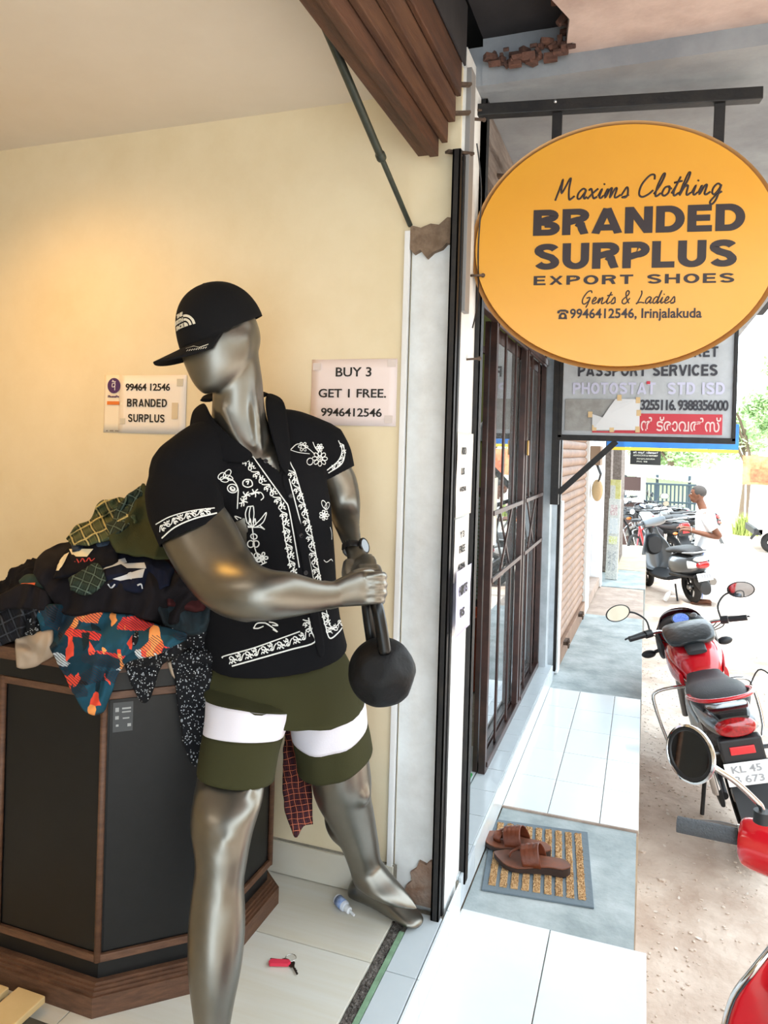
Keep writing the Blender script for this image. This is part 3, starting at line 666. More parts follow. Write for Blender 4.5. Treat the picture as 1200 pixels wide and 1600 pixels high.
for k in range(3): MB().tube([WMX @ Vector((2.18+.06*k, .05, 1.34)), WMX @ Vector((2.14+.06*k, .09, 1.25)), WMX @ Vector((2.22+.03*k, .07, 1.18))], .006, 6).build('cable', m_blk, t)
t = thing('leaning_board', 'tall poster board with newspaper prints leaning against the far shop wall', 'board', (-.36, 8.95, 0))
def brd(nm, p, w, h, tilt, m, par):
    M_ = Matrix.Translation(p) @ Matrix.Rotation(-.12, 4, 'Z') @ Matrix.Rotation(-tilt, 4, 'X')
    MB().box((0, 0, 0), (w, .03, h), .003, M_).build(nm, m, par); return M_
mp = mat('newsprint', '#dcdcd6', .7, var='#b7b9b6', scale=60)
M_ = brd('panel', (-.385, 8.8, .0), .13, .92, .13, mp, t)
for (x, z, w, h, c, nm) in ((.02, .73, .08, .12, '#b58a8e', 'print'), (.02, .40, .09, .09, '#c9cf4e', 'print'), (.02, .10, .035, .22, '#7f8488', 'print'), (.07, .10, .035, .22, '#8d9296', 'print'), (.02, .52, .09, .18, '#bcc7cf', 'print')):
    MB().box((x, -.003, z), (x+w, 0, z+h), 0, M_).build(nm, mat('print_'+c[1:], c, .7, var='#e2e2de', scale=70), t)
t = thing('leaning_board', 'yellow printed board standing behind the taller poster board', 'board', (-.36, 9.35, 0))
M_ = brd('panel', (-.42, 9.3, .0), .16, 1.12, .03, mat('yellow_print', '#d6d3a0', .7, var='#c4bd6a', scale=30), t)
MB().box((.02, -.003, .8), (.1, 0, 1.05), 0, M_).build('print', mp, t)
# ================================================================ PASSPORT sign on its post
t = thing('passport_sign', 'grey framed sign with PASSPORT SERVICES lettering and a red band', 'sign', (-.47, 4.586, 1.53))
PM = Matrix(((1, 0, 0, 0), (0, 0, -1, 4.586), (0, 1, 0, 0), (0, 0, 0, 1)))
m_sg = mat('grey_white_sheet', '#c3c6ca', .5, var='#adb0b4', scale=5)
MB().box((-.485, 4.59, 1.545), (.472, 4.62, 2.30), .002).build('panel', m_sg, t)
for a, b in (((-.50, 4.575, 1.515), (.482, 4.63, 1.548)), ((-.50, 4.575, 2.29), (.482, 4.63, 2.32)), ((.462, 4.575, 1.53), (.482, 4.63, 2.30)), ((-.50, 4.575, 1.53), (-.478, 4.63, 2.30))):
    MB().box(a, b, .002).build('frame', m_black, t)
red = MB().box((-.30, 4.585, 1.565), (.412, 4.5895, 1.682)).build('red_band', mat('red_vinyl', '#c62f3d', .45), t)
letters('lettering', [('PASSPORT SERVICES', -.392, 1.902, .772, .066, .24, .12, .95), ('RAILWAY TICKET', -.20, 2.01, .58, .06, .24, .12, .95), ('0480-2825', -.38, 1.703, .33, .060, .03, 0, .85), ('3255116. 9388356000', -.030, 1.703, .472, .060, .03, 0, .85)], PM, mat('charcoal_lettering', '#33323a', .5), t, .0)
letters('faded_lettering', [('PHOTOSTAT  STD ISD', -.42, 1.795, .84, .070, .24, .12, 1.)], PM, mat('faded_lettering', '#c9c8de', .6), t, .0)
MB().box((-.0, 4.584, 1.855), (.02, 4.589, 1.872), 0).build('red_scrap', mat('red_vinyl', '#c62f3d', .45), t)
mal = text_mesh('\u0d7b \u0d1f\u0d4d\u0d30\u0d3e\u0d35\u0d7d\u0d38\u0d4d', 1.0, .012)
xs_ = [v.co.x for v in mal.vertices]; ys_ = [v.co.y for v in mal.vertices]
sx_ = .43/(max(xs_)-min(xs_)); sy_ = .085/(max(ys_)-min(ys_))
mal.transform(Matrix.Translation((-.025-min(xs_)*sx_, 1.58-min(ys_)*sy_, .003)) @ Matrix.Diagonal((sx_, sy_, 1, 1))); mal.transform(PM)
link('red_band_lettering', mal, mat('pale_lettering', '#e8c9c6', .5), t)
MB().box((-.462, 4.5835, 1.575), (-.17, 4.5875, 1.765)).build('grey_patch', mat('grey_patch', '#a4a29f', .8, var='#8f8c88', scale=14), t)
Mn = PM @ Matrix.Translation((-.300, 1.580, .006)) @ Matrix.Rotation(.01, 4, 'Z')
V = [(0, 0, 0), (.268, 0, 0), (.268, .185, 0), (.13, .185, 0), (.10, .14, .006), (.06, .075, .010), (0, .095, .004)]
me = bpy.data.meshes.new('n'); me.from_pydata(V, [], [(0, 1, 5, 6), (1, 2, 3, 4, 5)]); me.transform(Mn); me = eval_mod(me, [('SOLIDIFY', dict(thickness=.0006))])
nt_ = link('taped_notice', me, mat('notice_paper', '#dddcdd', .7), t)
for (w_, y_) in (('NOTICE OF PROGRAMME', .13), ('OF OFFICE', .112), ('TOWARDS', .096)):
    pass
mb = MB()
for (x_, y_, w_) in ((.13, .135, .07), (.135, .118, .045), (.135, .10, .05)): mb.box((x_, y_, .0008), (x_+w_, y_+.006, .0018), 0, Mn)
mb.build('small_print', m_ink, nt_)
for (x_, y_) in ((.245, .16), (.245, -.012), (.10, -.012), (.0, -.005), (.14, .175), (-.025, .075), (.25, .085)):
    MB().box((x_, y_, .001), (x_+.025, y_+.035, .002), 0, Mn).build('tape', mat('masking_tape', '#d9b98a', .6), t)
pst = thing('sign_post', 'black steel post and slanting brace holding the grey sign', 'post', (-.50, 4.6, .8))
MB().box((-.535, 4.577, 1.12), (-.487, 4.63, 2.45), .002).build('post', m_black, pst)
MB().bar((-.49, 4.60, 1.19), (-.16, 4.60, 1.515), .035, .012, up=(0, 1, 0), bev=.001).build('brace', m_black, pst)
# ================================================================ signs further on
t = thing('bank_sign', 'blue and yellow bank name board beyond the grey sign', 'sign', (.1, 9, 1.5))
BMX = Matrix(((1, 0, 0, 0), (0, 0, -1, 8.99), (0, 1, 0, 0), (0, 0, 0, 1)))
MB().box((-.42, 9.0, 1.515), (.98, 9.06, 1.80), .003).build('panel', mat('blue_vinyl', '#1d5aa6', .4, var='#2a74bd', scale=1.5), t)
MB().box((-.42, 8.996, 1.478), (.98, 9.06, 1.513)).build('yellow_stripe', mat('yellow_vinyl', '#e3c73d', .4), t)
letters('lettering', [('IRINJALAKUDA TOWN CO-OPERATIVE BANK', -.39, 1.585, 1.05, .038, .03, 0, 1)], BMX, m_whitep, t, -.008)
MB().bar((-.40, 9.03, 1.79), (-.40, 9.03, 2.3), .03).build('hanger', m_black, t); MB().bar((.9, 9.03, 1.79), (.9, 9.03, 2.3), .03).build('hanger', m_black, t)
MB().bar((-.6, 9.03, 2.28), (.95, 9.03, 2.28), .03).build('arm', m_black, t)
t = thing('black_sign', 'small black name board with white lettering under the blue sign', 'sign', (0, 11, 1.3))
MB().box((-.19, 11.0, 1.285), (.218, 11.03, 1.50), .003).build('panel', mat('black_vinyl', '#1d1f1f', .5), t)
K = Matrix(((1, 0, 0, 0), (0, 0, -1, 10.995), (0, 1, 0, 0), (0, 0, 0, 1)))
mal = text_mesh('\u0d1c\u0d3f. \u0d06\u0d7c. \u0d35\u0d3f\u0d1c\u0d2f\u0d7b', 1.0, .01)
xs_ = [v.co.x for v in mal.vertices]; ys_ = [v.co.y for v in mal.vertices]
mal.transform(Matrix.Translation((-.15, 1.445, .0)) @ Matrix.Diagonal((.33/(max(xs_)-min(xs_)), .035/(max(ys_)-min(ys_)), 1, 1))); mal.transform(K)
link('top_lettering', mal, m_whitep, t)
letters('lettering', [('ADVOCATE & NOTARY', -.15, 1.405, .33, .022, .03, 0, 1), ('IRINJALAKUDA', -.10, 1.36, .24, .018, .02, 0, 1), ('PH: 98', -.10, 1.32, .14, .02, .02, 0, 1)], K, mat('dim_lettering', '#c9c9bd', .6), t, .0)
MB().bar((-.15, 11.01, 1.5), (-.15, 11.01, 1.9), .02).bar((.2, 11.01, 1.5), (.2, 11.01, 1.9), .02).build('hanger', m_black, t)
MB().bar((-.5, 11.01, 1.9), (.3, 11.01, 1.9), .03).build('arm', m_black, t)
# ================================================================ doormat and sandals
dm = thing('doormat', 'grey rubber doormat with nine tan coir strips on the walkway', 'mat', (-.3, 2.67, -.008))
MM = frame_mtx((-.465, 2.405, -.0075), (.355, .040, 0), zaxis=(0, 0, 1)); ML, MWd = .357, .475
MB().box((0, 0, 0), (ML, MWd, .007), .002, MM).build('backing', mat('grey_rubber', '#68747c', .8, bump=.3), dm)
m_coir = mat('coir', '#e0b988', .95, var='#c99d6c', scale=180, bump=1., bscale=220)
for k in range(9):
    x0 = .020+.0362*k; mb = MB()
    mb.box((x0, .028, .006), (x0+.023, MWd-.028, .010), 0, MM)
    for j in range(330):
        xx = x0+R.uniform(0, .023); yy = R.uniform(.028, MWd-.028); a = R.uniform(0, 6.28); dx, dy = .0035*math.cos(a), .0035*math.sin(a)
        mb.add([(xx-dx, yy-dy, .009), (xx+dx, yy+dy, .009), (xx+R.uniform(-.002, .002), yy+R.uniform(-.002, .002), .0145)], [(0, 1, 2)], MM)
    mb.build('coir_strip', m_coir, dm)
m_lea = mat('brown_leather', '#7a3d24', .38, var='#5c2c1a', scale=12, bump=.15, bscale=80); m_insole = mat('worn_insole', '#8a4f36', .45, var='#5e4238', scale=9); m_sole = mat('dark_sole', '#33231d', .6)
def sandal(label, M_, loop):
    t = thing('sandal', label, 'sandal', M_.translation, group='pair of leather sandals on the doormat')
    L_ = .262                                            # toe at x=0, heel at x=L_
    def outline(off, n=40):
        pts = []
        for i in range(n):
            a = 2*PI*i/n; c = math.cos(a); s = math.sin(a); x = .5-.5*c
            w = (.034+.014*math.sin(PI*min(1, x*1.45))*(1 if x < .69 else 0)+.010*max(0, 1-abs(x-.30)/.3))
            wtip = min(1., (max(x, 0)/.16))**.55*min(1., (max(1-x, 0)/.10))**.5 if 0 < x < 1 else 0
            pts.append((x*L_, math.copysign(1, s)*(w*wtip+off*(1 if wtip > .3 else .3)) if abs(s) > 1e-6 else 0))
        return pts
    def lift(x): u = x/L_; return .010*max(0, (.25-u)/.25)**1.6+.012*min(1, max(0, (u-.35)/.4))
    def slab_(off, z0, z1, nm, m):
        o = outline(off); n = len(o); mb = MB()
        vb = [(x, y, (z0+lift(x)*(1 if z0 > .004 else (1. if x < L_*.4 else 0)))) for x, y in o]; vt = [(x, y, z1+lift(x)) for x, y in o]
        fs = [(i, (i+1) % n, n+(i+1) % n, n+i) for i in range(n)]
        top = []
        for i in range(1, n//2): top.append((n+i, n+i+1 if i+1 <= n//2 else n+i, n+n-i-1, n+n-i)) if i+1 <= n//2 else None
        fs += [(n+0, n+1, n+n-1)]+top; fs += [(0, n-1, 1)]+[(i, n-i, n-i-1, i+1) for i in range(1, n//2)]
        mb.add(vb+vt, fs, M_); return mb.build(nm, m, t, 35)
    slab_(.002, 0, .011, 'outsole', m_sole); slab_(-.001, .0115, .0155, 'insole', m_insole)
    # broad ribbed instep strap
    mb = MB(); n1, n2 = 22, 12; V = []; F = []
    for j in range(n2+1):
        for i in range(n1+1):
            a = PI*i/n1; v = j/n2; xx = .105+.062*v-.02*math.sin(a)+(.012*(i/n1)); hh = .050+.012*v
            rib = .0016*math.sin(v*PI*8)*(1 if .1 < v < .9 else 0)
            V.append((xx, -math.cos(a)*(.043-.001*v), .014+lift(xx)*.6+(hh+rib)*math.sin(a)**.8))
    for j in range(n2):
        for i in range(n1): q = j*(n1+1)+i; F.append((q, q+1, q+n1+2, q+n1+1))
    me = bpy.data.meshes.new('s'); me.from_pydata(V, [], F); me.transform(M_); me = eval_mod(me, [('SOLIDIFY', dict(thickness=.003, offset=0))])
    link('instep_strap', me, m_lea, t, True)
    MB().tube(smooth_path([M_ @ Vector(p) for p in ((.055, .004, .018), (.060, .004, .034), (.085, .004, .052), (.108, .002, .062))], 4), [(.0035, .008)]*13, 8).build('toe_post', m_lea, t, True)
    if loop: MB().tube([M_ @ Vector((.072+.02*0, -.022+.0, .016)), M_ @ Vector((.070, -.030, .034)), M_ @ Vector((.074, -.012, .048)), M_ @ Vector((.078, .004, .042)), M_ @ Vector((.078, .006, .018))], [(.003, .016)]*5, 8).build('toe_loop', m_lea, t, True)
    MB().ell((.112, -.004, .068), (.005, .005, .003), 10, 6, M_).build('rivet', mat('brass', '#9a7a40', .35, .9), t, True)
sandal('brown leather sandal with a toe ring, behind its pair on the doormat', frame_mtx((-.535, 2.700, .006), (.265, -.020, 0), zaxis=(0, 0, 1)), True)
sandal('brown leather sandal in front of its pair on the doormat', frame_mtx((-.460, 2.585, .006), (.262, .012, 0), zaxis=(0, 0, 1)), False)
# ================================================================ bottle, keys
t = thing('small_bottle', 'tiny white plastic dropper bottle lying on the shop floor', 'bottle', (-.80, 1.99, .1))
Mb = frame_mtx((-.815, 2.003, .1155), (.075, -.045, -.006), zaxis=(0, 0, 1)) @ Matrix.Rotation(PI/2, 4, 'Y')
m_bt = mat('milky_plastic', '#d5dbe8', .3)
MB().lathe([(0, 0), (.014, .001), (.015, .004), (.015, .040), (.012, .045), (.006, .046), (0, .046)], 18, Mb).build('bottle_body', m_bt, t, 40)
MB().lathe([(0.0151, .008), (.0154, .008), (.0154, .036), (.0151, .036)], 18, Mb).build('label_band', mat('blue_label', '#9fb3d8', .5, var='#6b86bd', scale=90), t, True)
MB().lathe([(0, .046), (.010, .046), (.0095, .062), (.004, .063), (.0035, .085), (0, .086)], 14, Mb).build('nozzle', mat('white_nozzle', '#e4e8ee', .3), t, 40)
t = thing('key_ring', 'bunch of keys with a pink tag lying on the shop floor', 'keys', (-.84, 1.72, .1))
K0 = P(447, 1508, 'Z', .1)
Mk = frame_mtx((K0.x, K0.y, .1), (1, .25, 0), zaxis=(0, 0, 1))
MB().prism([(-.045, -.006), (-.040, -.013), (.006, -.008), (.012, .001), (.006, .008), (-.040, .005)], .002, .010, Mk).build('tag', mat('pink_plastic', '#d9324f', .35), t)
MB().tube([Mk @ Vector((.008+.014*math.cos(a*.5236), .020+.014*math.sin(a*.5236), .006)) for a in range(12)], .0012, 6, closed=True).build('ring', m_chrome, t, True)
def key(M2):
    mb = MB(); mb.prism([(0, -.006), (.010, -.009), (.018, -.006), (.02, -.002), (.048, -.002), (.050, 0), (.048, .003), (.040, .002), (.037, .0045), (.034, .002), (.03, .004), (.026, .002), (.018, .004), (.010, .009), (0, .006)], 0, .002, M2); return mb.build('key', mat('dark_brass', '#4a4038', .4, .8), t)
key(Mk @ Matrix.Translation((.004, .012, .001)) @ Matrix.Rotation(PI*.98, 4, 'Z')); key(Mk @ Matrix.Translation((.010, .008, .003)) @ Matrix.Rotation(-1.0, 4, 'Z') @ Matrix.Rotation(.2, 4, 'X'))
# ================================================================ counter
m_lam = mat('black_laminate', '#131416', .42, var='#0f1012', scale=30, spec=.35)
m_trim = mat('walnut_trim', '#6b4a36', .5, var='#4d3325', scale=6, stretch=(3, 3, 14), bump=.2, bscale=60)
ct = thing('display_counter', 'eight-sided black laminate counter with brown wooden trim', 'counter', (-1.335, 1.75, .1))
OCT = [(-1.49, 1.42), (-1.182, 1.42), (-1.0, 1.585), (-1.0, 1.93), (-1.15, 2.06), (-1.52, 2.06), (-1.67, 1.93), (-1.67, 1.585)]
def octo(d):
    c = Vector((-1.335, 1.745)); out = []
    n = len(OCT)
    for i in range(n):
        a, b, c2 = Vector(OCT[i-1]), Vector(OCT[i]), Vector(OCT[(i+1) % n])
        n1 = Vector(((b-a).y, -(b-a).x)).normalized(); n2 = Vector(((c2-b).y, -(c2-b).x)).normalized()
        h = (n1+n2); h = h/h.dot(n1) if h.length else n1
        out.append(tuple(b+h*d))
    return out
MB().prism(octo(-.006), .1, .90).build('body', m_lam, ct)
MB().prism(octo(.022), .90, .93).build('counter_top', m_trim, ct); MB().prism(octo(.010), .855, .90).build('top_band', m_lam, ct)
for k, (d, z0, z1) in enumerate(((.026, .1, .148), (.020, .148, .156), (.014, .156, .163), (.008, .163, .170))): MB().prism(octo(d), z0, z1).build('plinth' if k == 0 else 'plinth_moulding', m_trim, ct)
oc = octo(0.)
for i in range(8):
    a, b = Vector((*oc[i], 0)), Vector((*oc[(i+1) % 8], 0)); d_ = (b-a).normalized(); nn = Vector((d_.y, -d_.x, 0))
    for z in (.222, .842): MB().bar(a+Vector((0, 0, z)), b+Vector((0, 0, z)), .010, .018, bev=.002).build('trim_rail', m_trim, ct)
    MB().tube([a+Vector((0, 0, .215)), a+Vector((0, 0, .85))], .008, 10).build('corner_post', m_trim, ct, True)
    M_ = frame_mtx(a+nn*(-.0055), d_, zaxis=nn) if False else Matrix((d_, Vector((0, 0, 1)), nn)).transposed().to_4x4(); M_.translation = a-nn*.0055
    MB().box((.012, .234, 0), ((b-a).length-.012, .83, .003), .001, M_).build('panel', m_lam, ct)
    if i == 1:
        lb = MB().box((.02, .752, .003), (.065, .822, .0036), 0, M_).build('care_label', mat('dark_label', '#3a3d40', .4), ct)
        mb = MB()
        for (x_, y_, w_, h_) in ((.025, .80, .008, .010), (.040, .805, .02, .004), (.040, .797, .02, .003), (.025, .782, .008, .008), (.042, .782, .015, .003), (.027, .765, .006, .005), (.053, .763, .008, .007)): mb.box((x_, y_, .0036), (x_+w_, y_+h_, .0041), 0, M_)
        mb.build('fine_print', mat('pale_print', '#9a9c9c', .5), lb)
# low slatted stand by the counter foot
t = thing('slatted_stand', 'low stand of pale cream boards beside the counter foot', 'stand', (-1.45, 1.2, .1))
mcb = mat('cream_board', '#d9bd8c', .5, var='#cdb07c', scale=4)
for k in range(4):
    x_ = -1.29-.10*k
    MB().box((x_-.082, .95, .118), (x_, 1.375-.01*k, .135), .003).build('board', mcb, t)
for y_ in (1.0, 1.3): MB().box((-1.68, y_, .1), (-1.21, y_+.03, .118), .002).build('bearer', mat('dark_bearer', '#3f3d35', .7), t)
# ================================================================ mannequin
m_body = mat('gunmetal_body', '#86827a', .35, .93, var='#78746c', scale=3)
m_fab = mat('black_knit', '#0f0f12', .92, bump=.12, bscale=300, spec=.15)
m_olive = mat('olive_twill', '#36351f', .9, bump=.12, bscale=350, spec=.2)
m_wfab = mat('white_fabric', '#dcd8e2', .9, bump=.1, bscale=250)
m_thread = mat('white_thread', '#e2e2df', .8)
def ring(u1, v1, u2, v2, d, ratio=.8, drop=0., skew=0., n=28, ex=2.0, flip=1):
    """closed section between two silhouette points, bulging toward and away from the viewer by ratio; drop lowers its near side"""
    p, q = D(u1, v1, d-skew), D(u2, v2, d+skew); c = (p+q)/2; a = (q-p)/2
    b = CAMB - a*(CAMB.dot(a)/a.dot(a)); b = b.normalized()*a.length*ratio; b = b - CAMU*px(drop, d)
    out = []
    for k in range(n):
        t = 2*PI*k/n; cs, sn = math.cos(t), math.sin(t)
        out.append(c + a*(math.copysign(abs(cs)**(2/ex), cs)) + b*(math.copysign(abs(sn)**(2/ex), sn)))
    return out
def catmull_rings(rs, sub):
    n = len(rs); out = []
    for i in range(n-1):
        for k in range(sub):
            t = k/sub; row = []
            for j in range(len(rs[0])):
                p1, p2 = rs[i][j], rs[i+1][j]; p0 = rs[i-1][j] if i else p1*2-p2; p3 = rs[i+2][j] if i < n-2 else p2*2-p1
                row.append(.5*((2*p1)+(p2-p0)*t+(2*p0-5*p1+4*p2-p3)*t*t+(3*p1-p0-3*p2+p3)*t*t*t))
            out.append(row)
    out.append(rs[-1]); return out
def loft(mb, rs, sub=4, cap=True):
    rs = catmull_rings(rs, sub) if sub > 1 else rs
    vr = [[mb.bm.verts.new(p) for p in r] for r in rs]; n = len(vr[0])
    for A, B in zip(vr, vr[1:]):
        for k in range(n): mb.bm.faces.new((A[k], A[(k+1) % n], B[(k+1) % n], B[k]))
    if cap: mb.bm.faces.new(vr[0][::-1]); mb.bm.faces.new(vr[-1])
    return mb
def ballpx(mb, u, v, d, ru, rv, rd, ang=0.):
    """ellipsoid in the viewer's axes, radii in metres, turned by ang in the picture plane"""
    M_ = Matrix((CAMR*math.cos(ang)+CAMU*math.sin(ang), CAMU*math.cos(ang)-CAMR*math.sin(ang), CAMB)).transposed().to_4x4(); M_.translation = D(u, v, d)
    return mb.ell((0, 0, 0), (ru, rv, rd), 24, 14, M_)
def chain(mb, pts, rads, sub=4, seg=16):
    P_ = [D(*p) for p in pts]; limb(mb, P_, rads, sub, seg)
    mb.ell(P_[0], rads[0] if not isinstance(rads[0], tuple) else max(rads[0]), 14, 8); mb.ell(P_[-1], rads[-1] if not isinstance(rads[-1], tuple) else max(rads[-1]), 14, 8)
man = thing('mannequin', 'faceless silver mannequin in black embroidered shirt and olive shorts gripping a kettlebell', 'mannequin', (-.80, 1.75, .1))
mb = MB()
# torso
loft(mb, [ring(370, 1125, 500, 1125, 1.89, .45, 5, .05), ring(355, 1060, 512, 1055, 1.905, .40, 8, .06), ring(345, 960, 500, 955, 1.91, .45, 10, .06), ring(322, 860, 508, 850, 1.91, .66, 10, .07), ring(308, 780, 505, 770, 1.91, .64, 5, .08), ring(300, 725, 492, 712, 1.92, .58, 0, .09), ring(330, 690, 455, 680, 1.95, .6, 0, .05)], 4)
chain(mb, [(286, 738, 1.80), (332, 712, 1.87), (388, 700, 1.93), (446, 697, 1.985), (490, 712, 2.03)], [.076, .073, .066, .062, .056])
# pectorals, collar bones, neck muscles
chain(mb, [(325, 700, 1.86), (360, 712, 1.835), (402, 722, 1.825)], [.014, .013, .012]); chain(mb, [(470, 690, 1.98), (440, 700, 1.90), (418, 716, 1.835)], [.014, .012, .012])
loft(mb, [ring(326, 730, 440, 712, 1.90, .8, 0, .03), ring(330, 690, 424, 680, 1.90, .92, 4), ring(331, 650, 414, 640, 1.90, .95, 8), ring(334, 600, 410, 596, 1.895, .98, 8), ring(338, 560, 404, 555, 1.89, 1., 8), ring(340, 530, 402, 530, 1.89, 1.)], 4)
chain(mb, [(391, 590, 1.865), (398, 640, 1.85), (403, 690, 1.845), (407, 716, 1.835)], [.013, .013, .012, .010]); chain(mb, [(350, 640, 1.845), (374, 690, 1.83), (402, 716, 1.828)], [.013, .012, .010])
# head: cranium, face, jaw
ballpx(mb, 350, 520, 1.89, .090, .090, .080, -.15); ballpx(mb, 372, 528, 1.90, .058, .075, .072)
loft(mb, [ring(289, 500, 380, 490, 1.87, .80, 0), ring(280, 530, 396, 520, 1.865, .74, 4, .0), ring(284, 556, 396, 545, 1.86, .72, 6), ring(293, 580, 388, 570, 1.857, .72, 8), ring(304, 601, 371, 590, 1.855, .76, 8), ring(318, 616, 350, 606, 1.855, .8, 6)], 4)
# right arm (nearer), forearm across the body
loft(mb, [ring(232, 750, 318, 720, 1.79, .95), ring(236, 800, 338, 772, 1.75, .92, 0), ring(258, 858, 366, 815, 1.70, .85, 0), ring(286, 906, 384, 850, 1.65, .85), ring(318, 943, 396, 868, 1.60, .86), ring(358, 966, 402, 880, 1.57, .86), ring(408, 971, 425, 890, 1.555, .84), ring(450, 966, 455, 893, 1.565, .8), ring(493, 958, 490, 903, 1.60, .8), ring(522, 951, 517, 908, 1.63, .78), ring(540, 947, 535, 905, 1.65, .66)], 4)
ballpx(mb, 384, 947, 1.575, .040, .034, .045, -.3)
# right hand: back of the hand, four fingers round the handle, thumb
loft(mb, [ring(528, 949, 524, 906, 1.64, .66), ring(548, 948, 543, 897, 1.648, .50), ring(566, 947, 562, 892, 1.655, .46), ring(580, 945, 578, 893, 1.662, .42), ring(588, 943, 587, 896, 1.668, .36)], 4)
for k, (y_, r_) in enumerate(((900, .0105), (913, .0110), (926, .0108), (938, .0098))):
    chain(mb, [(574, y_+1, 1.652), (588, y_, 1.655), (597-(2 if k == 3 else 0), y_, 1.672), (598-(3 if k == 3 else 0), y_+1, 1.70), (588, y_+2, 1.725), (574, y_+2, 1.728)], [r_, r_*1.06, r_*1.0, r_*.96, r_*.9, r_*.8], 3, 12)
chain(mb, [(545, 905, 1.655), (556, 898, 1.672), (568, 894, 1.690), (580, 893, 1.708)], [.012, .0125, .011, .009], 3, 12)
# left arm
loft(mb, [ring(482, 724, 536, 708, 2.03, .85), ring(500, 760, 556, 742, 2.05, .85), ring(512, 790, 563, 778, 2.06, .9), ring(517, 815, 564, 805, 2.02, .9), ring(528, 840, 565, 828, 1.93, .9), ring(537, 862, 568, 850, 1.86, .85), ring(541, 872, 571, 860, 1.83, .75)], 4)
# left hand: palm over the top of the handle, thumb ring, fingers
loft(mb, [ring(540, 876, 571, 861, 1.835, .72), ring(541, 886, 581, 865, 1.80, .6), ring(545, 894, 588, 873, 1.77, .55), ring(551, 902, 590, 884, 1.745, .5), ring(556, 907, 590, 893, 1.725, .45)], 4)
chain(mb, [(544, 880, 1.80), (541, 894, 1.77), (543, 905, 1.74), (550, 910, 1.715)], [.013, .012, .0115, .0095], 3, 12)
for k in range(4):
    x_ = 560+9*k; dd = 1.735-.006*k
    chain(mb, [(x_+2, 888, dd+.02), (x_+4, 896, dd-.006), (x_+2, 908, dd-.018), (x_-2, 916, dd-.008)], [.0105, .0105, .0098, .0085], 3, 12)
# hips and right leg (nearer)
ballpx(mb, 400, 1090, 1.87, .06, .07, .06)
loft(mb, [ring(345, 1080, 435, 1095, 1.82, .7), ring(331, 1150, 424, 1158, 1.765, .75), ring(312, 1198, 417, 1204, 1.715, .85), ring(301, 1250, 411, 1250, 1.66, .93), ring(298, 1292, 399, 1288, 1.63, .94), ring(303, 1325, 391, 1320, 1.61, .95), ring(305, 1352, 386, 1350, 1.60, .95), ring(301, 1385, 381, 1382, 1.59, .95), ring(296, 1425, 383, 1425, 1.575, 1.0), ring(294, 1470, 382, 1470, 1.56, 1.05), ring(295, 1520, 376, 1520, 1.545, 1.05), ring(300, 1570, 366, 1570, 1.53, 1.0), ring(306, 1620, 358, 1620, 1.515, 1.0), ring(308, 1665, 356, 1665, 1.505, 1.1), ring(306, 1700, 358, 1700, 1.50, 1.2)], 4)
ballpx(mb, 350, 1322, 1.585, .032, .045, .030, -.2); ballpx(mb, 378, 1262, 1.655, .030, .065, .040, -.35); ballpx(mb, 326, 1268, 1.655, .028, .065, .040, .1)
ballpx(mb, 322, 1455, 1.60, .030, .085, .05); ballpx(mb, 360, 1460, 1.60, .030, .08, .05)
chain(mb, [(348, 1355, 1.572), (345, 1420, 1.548), (340, 1500, 1.528), (335, 1600, 1.51)], [.018, .018, .016, .014])
an = D(332, 1690, 1.505)
def foot(mb, ankle, ddir, L_=.245, w=.043):
    d_ = Vector((*ddir, 0)).normalized(); s_ = Vector((-d_.y, d_.x, 0)); z0 = .1015; rs = []
    for (x_, hw, h) in ((-.062, .012, .02), (-.055, .026, .05), (-.03, .033, .085), (.0, .034, .105), (.035, .034, .098), (.07, .036, .072), (.105, .040, .050), (.14, .043, .036), (.165, .040, .027), (.182, .028, .020), (.188, .012, .014)):
        c = Vector((ankle.x, ankle.y, 0))+d_*x_; r = []
        for k in range(20):
            t = 2*PI*k/20; sn = math.sin(t); r.append(c+s_*(hw*w/.043*math.cos(t)) + Vector((0, 0, z0+h/2+h/2*math.copysign(abs(sn)**.75, sn))))
        rs.append(r)
    loft(mb, rs, 3)
foot(mb, an, (.78, -.62))
# left leg (further)
ballpx(mb, 490, 1085, 1.92, .06, .07, .06)
loft(mb, [ring(465, 1080, 540, 1070, 1.92, .8), ring(480, 1140, 562, 1125, 1.95, .85), ring(484, 1195, 575, 1175, 1.975, .9), ring(488, 1232, 581, 1222, 1.99, .95), ring(496, 1256, 580, 1245, 2.01, .96), ring(509, 1278, 584, 1265, 2.03, 1.0), ring(525, 1305, 588, 1290, 2.05, 1.05), ring(538, 1335, 592, 1318, 2.07, 1.1), ring(546, 1358, 595, 1342, 2.085, 1.0), ring(551, 1376, 597, 1362, 2.085, .9), ring(556, 1388, 598, 1378, 2.08, .8)], 4)
ballpx(mb, 563, 1236, 1.965, .030, .040, .035, .2); ballpx(mb, 530, 1290, 2.07, .036, .06, .05, .5)
an2 = P(583, 1396, 'Z', .1); an2.y = min(an2.y, 2.035)
foot(mb, an2, (.24, -.06), w=.041)
loft(mb, [ring(549, 1362, 596, 1346, 2.085, .95), ring(556, 1382, 612, 1366, 2.07, .8), ring(566, 1394, 630, 1386, 2.05, .62), ring(580, 1402, 646, 1406, 2.035, .45), ring(600, 1412, 656, 1422, 2.025, .32)], 4)
me = mb.mesh('body')
me = eval_mod(me, [('REMESH', dict(mode='VOXEL', voxel_size=.0036)), ('SMOOTH', dict(factor=.5, iterations=5))])
